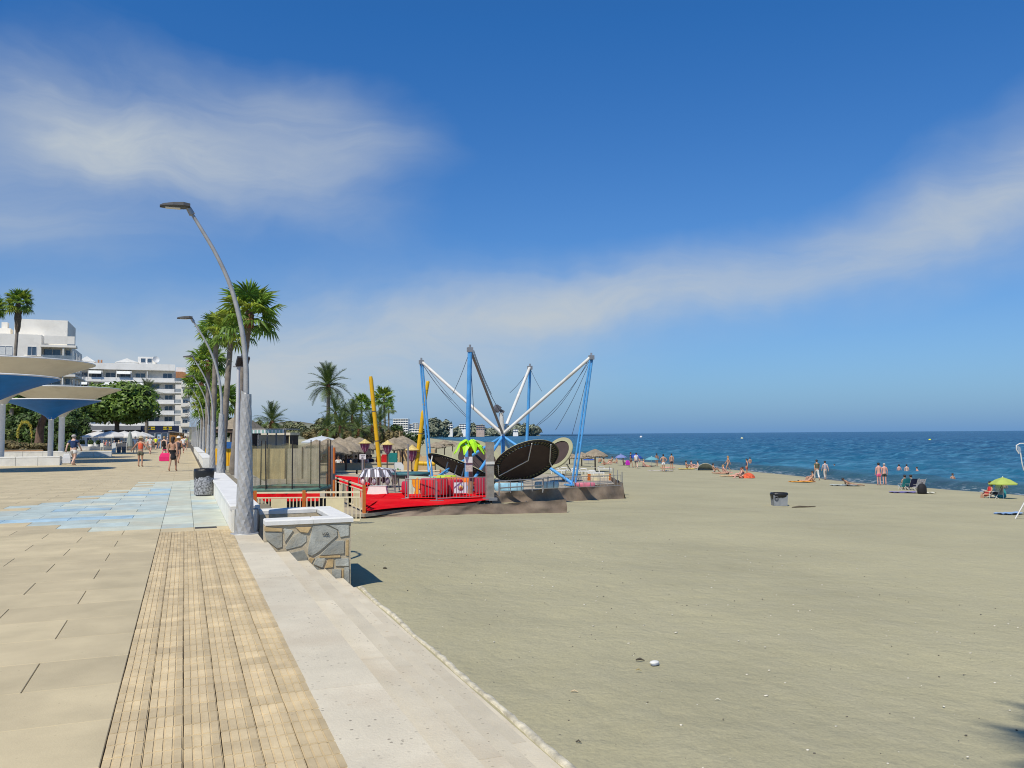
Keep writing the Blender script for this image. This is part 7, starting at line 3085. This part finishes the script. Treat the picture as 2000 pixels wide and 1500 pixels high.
# people on the beach and in the water
BGp = 'people on the beach and in the shallows'
tn = dict(o=(.75, .28, .02))
bp = [
    (1296, 921, 'hips', AWAY, 0, [('shorts', (.66, .66, .64))], 'dark', 1.74, 'man in white swim shorts standing with hands on hips, back turned'),
    (1312, 917, 'stand', AWAY, 0, [('shorts', (.03, .03, .04))], 'dark', 1.72, 'man in dark swim shorts standing right of the man in white shorts'),
    (1422, 921, 'walk', LEFT, 0, [('bikini_top', (.6, .6, .55)), ('briefs', (.6, .6, .55))], 'fair', 1.66, 'woman in white bikini walking left along the waterline'),
    (1596, 938, 'walk', AWAY, 0, [('shirt', (.10, .11, .07)), ('trousers', (.58, .56, .52))], 'dark', 1.78, 'man in olive shirt and white trousers walking at the waterline'),
    (1612, 937, 'walk2', AWAY, 1, [('shirt', (.38, .36, .40)), ('trousers', (.42, .38, .34))], 'dark', 1.70, 'person in patterned shirt beside the man in the olive shirt'),
    (1717, 948, 'stand', AWAY, 2, [('shorts', (.62, .10, .20))], 'dark', 1.76, 'man in pink swim shorts facing the sea'),
    (1728, 947, 'stand', AWAY, 2, [('shorts', (.025, .035, .025))], 'grey', 1.74, 'grey haired man in black swim shorts beside the pink shorts'),
    (1232, 913, 'walk2', RIGHT, 0, [('shirt', (.03, .03, .07)), ('shorts', (.10, .03, .03))], 'dark', 1.72, 'person in dark shirt standing with a magenta bag by the blue parasols'),
    (1243, 915, 'walk', AWAY, 1, [('shirt', (.62, .62, .64)), ('shorts', (.10, .10, .14))], 'dark', 1.70, 'person in white shirt standing under the deep blue parasol'),
    (1283, 911, 'stand', AWAY, 3, [('briefs', B_), ('bikini_top', (.5, .2, .05))], 'dark', 1.62, 'woman standing beside the pale teal parasol'),
    (1341, 915, 'sitknees', RIGHT, 0, [('briefs', (.05, .05, .05))], 'dark', 1.70, 'person sitting on the yellow towel with knees raised'),
    (1351, 914, 'sitknees', RIGHT, 2, [('briefs', (.3, .1, .1))], 'dark', 1.68, 'person sitting right of the yellow towel'),
    (1407, 926, 'lie', LEFT, 0, [('briefs', (.05, .03, .03))], 'dark', 1.66, 'sunbather lying flat left of the woman in white'),
    (1440, 931, 'lie', RIGHT, 2, [('briefs', (.5, .2, .1))], 'fair', 1.66, 'sunbather lying on the orange towel'),
    (1452, 931, 'sit', RIGHT, 0, [('vest', (.04, .04, .08)), ('briefs', (.04, .04, .08))], 'dark', 1.68, 'person in dark top sitting behind the red cloth'),
    (1578, 942, 'liekneesup', RIGHT, 0, [('briefs', (.15, .03, .03))], 'dark', 1.68, 'sunbather lying with knees raised on the orange mat'),
    (1664, 949, 'prone', LEFT, 3, [('briefs', (.5, .45, .15)), ('bikini_top', (.5, .45, .15))], 'dark', 1.66, 'sunbather lying on the belly propped on elbows'),
    (1180, 908, 'sit', RIGHT, 0, [('briefs', (.4, .1, .05))], 'dark', 1.66, 'sunbather sitting right of the nearest thatched parasol'),
    (1187, 907, 'liekneesup', RIGHT, 2, [('briefs', (.1, .1, .2))], 'fair', 1.66, 'sunbather lying right of the nearest thatched parasol'),
    (1195, 904, 'sitknees', LEFT, 0, [('briefs', B_)], 'dark', 1.66, 'sunbather sitting farther towards the blue parasols'),
    (1258, 912, 'sit', RIGHT, 2, [('briefs', (.2, .2, .3))], 'fair', 1.68, 'sunbather sitting between the blue and teal parasols'),
    (1268, 912, 'lie', RIGHT, 0, [('briefs', (.4, .3, .1))], 'dark', 1.64, 'sunbather lying under the pale teal parasol'),
    (1204, 905, 'sit', LEFT, 0, [('briefs', (.02, .05, .2))], 'dark', 1.66, 'sunbather sitting under the lavender parasol'),
    (1218, 909, 'sitknees', RIGHT, 1, [('briefs', (.3, .02, .02))], 'fair', 1.66, 'sunbather with raised knees right of the lavender parasol'),
    (1249, 908, 'chair', RIGHT, 1, [('briefs', (.1, .1, .1))], 'grey', 1.7, 'person seated low behind the white shirt'),
    (1304, 915, 'lie', RIGHT, 2, [('briefs', (.3, .1, .3))], 'fair', 1.66, 'sunbather lying between the two standing men'),
    (1362, 916, 'sit', LEFT, 1, [('briefs', (.05, .05, .05))], 'dark', 1.66, 'sunbather sitting just left of the grey beach shelter'),
    (1394, 922, 'sitknees', RIGHT, 0, [('briefs', (.6, .6, .6))], 'dark', 1.66, 'sunbather with raised knees right of the beach shelter'),
    (1414, 925, 'sit', RIGHT, 2, [('briefs', (.5, .2, .02))], 'fair', 1.66, 'sunbather sitting in front of the walking woman in white'),
    (1447, 934, 'sitknees', LEFT, 2, [('briefs', (.6, .05, .02))], 'red', 1.66, 'sunbather in red left of the red patterned cloth'),
    (1459, 929, 'stand', LEFT, 0, [('vest', (.05, .05, .10)), ('shorts', (.5, .06, .04))], 'dark', 1.6, 'person in dark top and red shorts standing behind the red patterned cloth'),
    (1172, 905, 'sit', AWAY, 0, [('briefs', (.1, .3, .3))], 'dark', 1.66, 'sunbather sitting in the shade of the nearest thatched parasol'),
    (1586, 941, 'sitknees', LEFT, 0, [('briefs', (.03, .03, .03))], 'dark', 1.66, 'dark haired sunbather sitting at the head of the orange mat'),
]
for x, y, kd, fc, sk, cl, hr, h, lab in bp:
    p = onsand(x, y)
    person(lab, p, kd, fc, sk, cl, hr, h, BGp, long_hair='woman' in lab)
wade = [(1756, 921, 'stand', AWAY, 2, 'pink-skinned bather waist deep left of the group of chairs', .85, [('briefs', (.5, .1, .05))]), (1771, 923, 'stand', AWAY, 1, 'bather waist deep behind the teal chair', .75, []), (1791, 928, 'stand', LEFT, 2, 'bather waist deep behind the white chair', .8, []), (1817, 930, 'arms_out', AWAY, 1, 'child bathing waist deep in the shallows', .85, []),
        (1861, 941, 'stand', NEAR_, 0, 'bather chest up in the dark shallows right of the backpack', .9, [('briefs', (.6, .25, .05))]), (1465, 908, 'stand', AWAY, 0, 'bather standing in the water right of the seated group', .6, [('briefs', (.3, .2, .1))]), (1324, 897, 'stand', AWAY, 1, 'swimmer with only head and shoulders out, left part of the bay', 1.25, []),
        (1630, 915, 'arms_out', LEFT, 1, 'swimmer splashing right of the patterned shirt', 1.1, []), (1404, 899, 'stand', AWAY, 0, 'swimmer far out left of the woman in white', 1.3, []), (1416, 899.5, 'stand', AWAY, 2, 'swimmer far out just behind the woman in white', 1.3, []), (1962, 958, 'stand', NEAR_, 3, 'child standing in the water behind the lime parasol', .35, [('briefs', (.02, .2, .2))])]
for x, y, kd, fc, sk, lab, sink, cl in wade:
    p = onz(x, y, SEA + .05)
    person(lab, (p.x, p.y, SEA - sink), kd, fc, sk, [('briefs', B_)] if not cl else cl, 'dark', 1.68 if 'child' not in lab else 1.3, BGp)

# towels and mats
def towel(label, x, y, L_, w_, rgb, rz=0.0):
    p = onsand(x, y)
    g = MB()
    rows_ = []
    for j in range(7):
        rows_.append([((i / 8 - .5) * L_, (j / 6 - .5) * w_, .03 + .02 * math.sin(i * 1.9 + j) + .05) for i in range(9)])
    g.sheet(rows_)
    g.sheet([[(a, b2, c_ - .03) for a, b2, c_ in r] for r in rows_[::-1]])
    o = g.build('towel', cloth(rgb), loc=p)
    o.rotation_euler = (0, 0, rz - _th)
    return tag(o, label, 'towel', 'towels and mats on the beach')


towel('yellow towel under the seated pair', 1341, 917, 1.8, .9, (.72, .52, .03))
towel('orange mat under the sunbather with raised knees', 1566, 942, 1.9, .9, (.78, .34, .04))
towel('orange and white towel under the lying sunbather', 1432, 931, 2.4, 1.0, (.70, .42, .18))
towel('pale towel under the belly-lying sunbather', 1650, 949, 2.0, .9, (.45, .50, .48))
towel('purple patterned mat left of the black backpack', 1766, 963, 1.7, .8, (.20, .18, .36))
towel('white towel to the right of the black backpack', 1812, 964, .9, .6, (.62, .60, .48))
towel('white mat in front of the man in white shorts', 1290, 920.5, 2.6, .8, (.58, .52, .44))
towel('blue towel lying in the shade at the right edge', 1972, 1005, 1.3, .5, (.22, .34, .52), .3)
p = onsand(1462, 934)
t = thing('red_cloth', 'heap of red and white patterned cloth beside the seated group', 'cloth', p)
g = MB()
n = 16
rr = random.Random(3)
rows_ = [[(r * math.cos(2 * PI * k / n) * rr.uniform(.85, 1.15), r * .7 * math.sin(2 * PI * k / n), z * rr.uniform(.8, 1.2)) for k in range(n)] for r, z in ((.60, .02), (.52, .2), (.36, .34), (.2, .42), (.02, .46))]
g.sheet(rows_, close=True)
g.build('cloth', mat('red_pattern', (.62, .10, .04), .9, .7, 9, .3, 12), t)
b_ = onsand(1226, 913)
g = MB()
bagmesh(g, .42, .25, .55)
tag(g.build('magenta_bag', mat('magenta_bag', (.50, .02, .42), .6, .15), loc=b_ + Vector((0, 0, .25))), 'magenta bag held by the person in the dark shirt', 'bag')
b_ = onsand(1801, 965)
g = MB()
g.lathe([(.001, .02), (.28, .0), (.34, .12), (.33, .42), (.24, .60), (.10, .68), (.001, .69)], 12, sx=1.0, sy=.7)
o = g.build('bag_body', mat('black_fabric', (.012, .012, .014), .8, .2), loc=(0, 0, 0))
t = thing('backpack', 'black rounded backpack standing on the sand', 'backpack', b_)
o.parent = t
g = MB()
g.tube([(-.06, 0, .66), (-.05, 0, .78), (.05, 0, .78), (.06, 0, .66)], .015, 5)
g.build('handle', M_black, t)


def beach_chair(label, x, y, rz, m, towelm=None):
    p = onsand(x, y)
    t = thing('beach_chair', label, 'beach chair', p, rz, 'low folding beach chairs by the water')
    g = MB()
    g.prism([(-.28, -.25, .24), (.28, -.25, .24), (.28, .22, .20), (-.28, .22, .20)], (0, 0, .025))
    g.build('seat', m, t)
    g = MB()
    g.prism([(-.28, .22, .20), (.28, .22, .20), (.28, .55, .82), (-.28, .55, .82)], (0, .03, 0))
    b3 = g.build('backrest', m, t)
    for s_ in (-.29, .29):
        g = MB()
        g.tube([(s_, .58, .86), (s_, .10, 0), (s_, .06, 0)], .014, 5)
        g.tube([(s_, -.27, .26), (s_, .30, 0)], .014, 5)
        g.tube([(s_, -.26, .0), (s_, -.28, .42), (s_, .34, .44)], .014, 5)
        g.build('tube_frame', M_frame, t)
    if towelm:
        g = MB()
        g.sheet([[(-.30, .60, .20), (.30, .60, .20)], [(-.30, .62, .84), (.30, .62, .84)], [(-.30, .52, .90), (.30, .52, .90)], [(-.29, .28, .38), (.29, .28, .38)]])
        tw = g.build('draped_towel', towelm, t)
    return t


rz_l = math.atan2(-LEFT[0], LEFT[1])
beach_chair('teal beach chair at the left of the seated group', 1766, 956, math.atan2(-AWAY[0], AWAY[1]) + PI, mat('teal_cloth', (.03, .28, .30), .8, .1))
beach_chair('dark blue beach chair between the teal and the white one', 1780, 957, PI * .9, mat('navy_cloth', (.02, .025, .07), .8, .1))
beach_chair('white patterned beach chair beside the black backpack', 1793, 958, PI * .9, mat('white_pattern', (.50, .48, .52), .8, .5, 14))
p = onsand(1779, 956)
person('person in dark dress sitting in the middle beach chair', (p.x, p.y, p.z - .18), 'chair', AWAY, 0, [('vest', (.02, .025, .06)), ('skirt', (.02, .025, .06))], 'dark', 1.66, BGp)
p = onsand(1767, 955)
person('person with bare shoulders sitting in the teal beach chair', (p.x, p.y, p.z - .18), 'chair', AWAY, 0, [('briefs', (.05, .2, .2))], 'dark', 1.62, BGp)
beach_chair('beach chair with a white and blue towel over its back under the lime parasol', 1936, 973, math.atan2(-LEFT[0], LEFT[1]) + PI, mat('dark_cloth', (.06, .05, .05), .8, .1), mat('white_blue_towel', (.55, .63, .72), .9, .25, 9))
p = onsand(1933, 973)
person('woman in red dress reading in the chair under the lime parasol', (p.x, p.y, p.z - .2), 'chair', LEFT, 0, [('vest', (.55, .03, .03)), ('skirt', (.45, .04, .04))], 'dark', 1.68, BGp, long_hair=True)
d = depth(p)
g = MB()
q = at(1921, 957.5, d)
g.bar(q - Vector((0, .1, 0)), q + Vector((0, .1, .02)), .20, .03)
tag(g.build('book', M_frame), 'open white book held by the woman in red', 'book')
b_ = onsand(1954, 972)
g = MB()
bagmesh(g, .6, .35, .55)
tag(g.build('teal_bag', mat('teal_cloth', (.03, .28, .30)), loc=b_), 'teal beach bag behind the towelled chair', 'bag')

# white tubular frame at the right picture edge
b_ = onsand(1983, 1013)
d = depth(b_)
t = thing('tube_frame', 'white tubular goal frame with net hooks, cut by the right picture edge', 'goal frame', (0, 0, 0))
g = MB()
g.tube([b_, at(2004, 976, d)], .028, 6)
g.tube([at(2004, 976, d), at(2040, 905, d)], .028, 6)
g.build('leg', M_lw, t)
g = MB()
g.tube([at(2040, 866, d), at(1992, 866, d), at(1985, 870, d), at(1985, 878, d), at(1990, 886, d)], .022, 6)
g.build('top_bar', M_lw, t)
g = MB()
g.tube([at(1993, 884, d), at(1996, 905, d), at(1999, 918, d), at(2012, 921, d)], .024, 6)
g.build('upright', M_lw, t)
g = MB()
for k in range(5):
    g.tube([at(1986 + k * 1.5, 869 + k, d), at(1990 + k, 886 - k, d)], .006, 4)
g.build('net_cord', M_lw, t)
g = MB()
q0, q1 = onsand(2040, 1013), at(2040, 905, d)
g.tube([q0, q1], .03, 6)
g.build('post', M_lw, t)

# buoys
for x, y, c_, lab in ((1816, 861, (.70, .66, .03), 'yellow buoy floating on the right half of the sea'), (1449, 858, (.62, .60, .35), 'small pale buoy floating in the middle of the sea'), (1252, 855, (.6, .6, .6), 'tiny white buoy far out on the left')):
    p = onz(x, y, SEA)
    d = depth(p)
    r = 2.6 * d / FPX
    t = thing('buoy', lab, 'buoy', p, group='buoys marking the bathing zone')
    g = MB()
    g.ball((0, 0, r * .5), r, 12, 8)
    g.build('float', mat('buoy_%d' % x, c_, .5, .05), t)
    g = MB()
    g.tube([(0, 0, r * 1.3), (0, 0, r * 2.0)], r * .12, 5)
    g.build('mast', M_darkgrey, t)
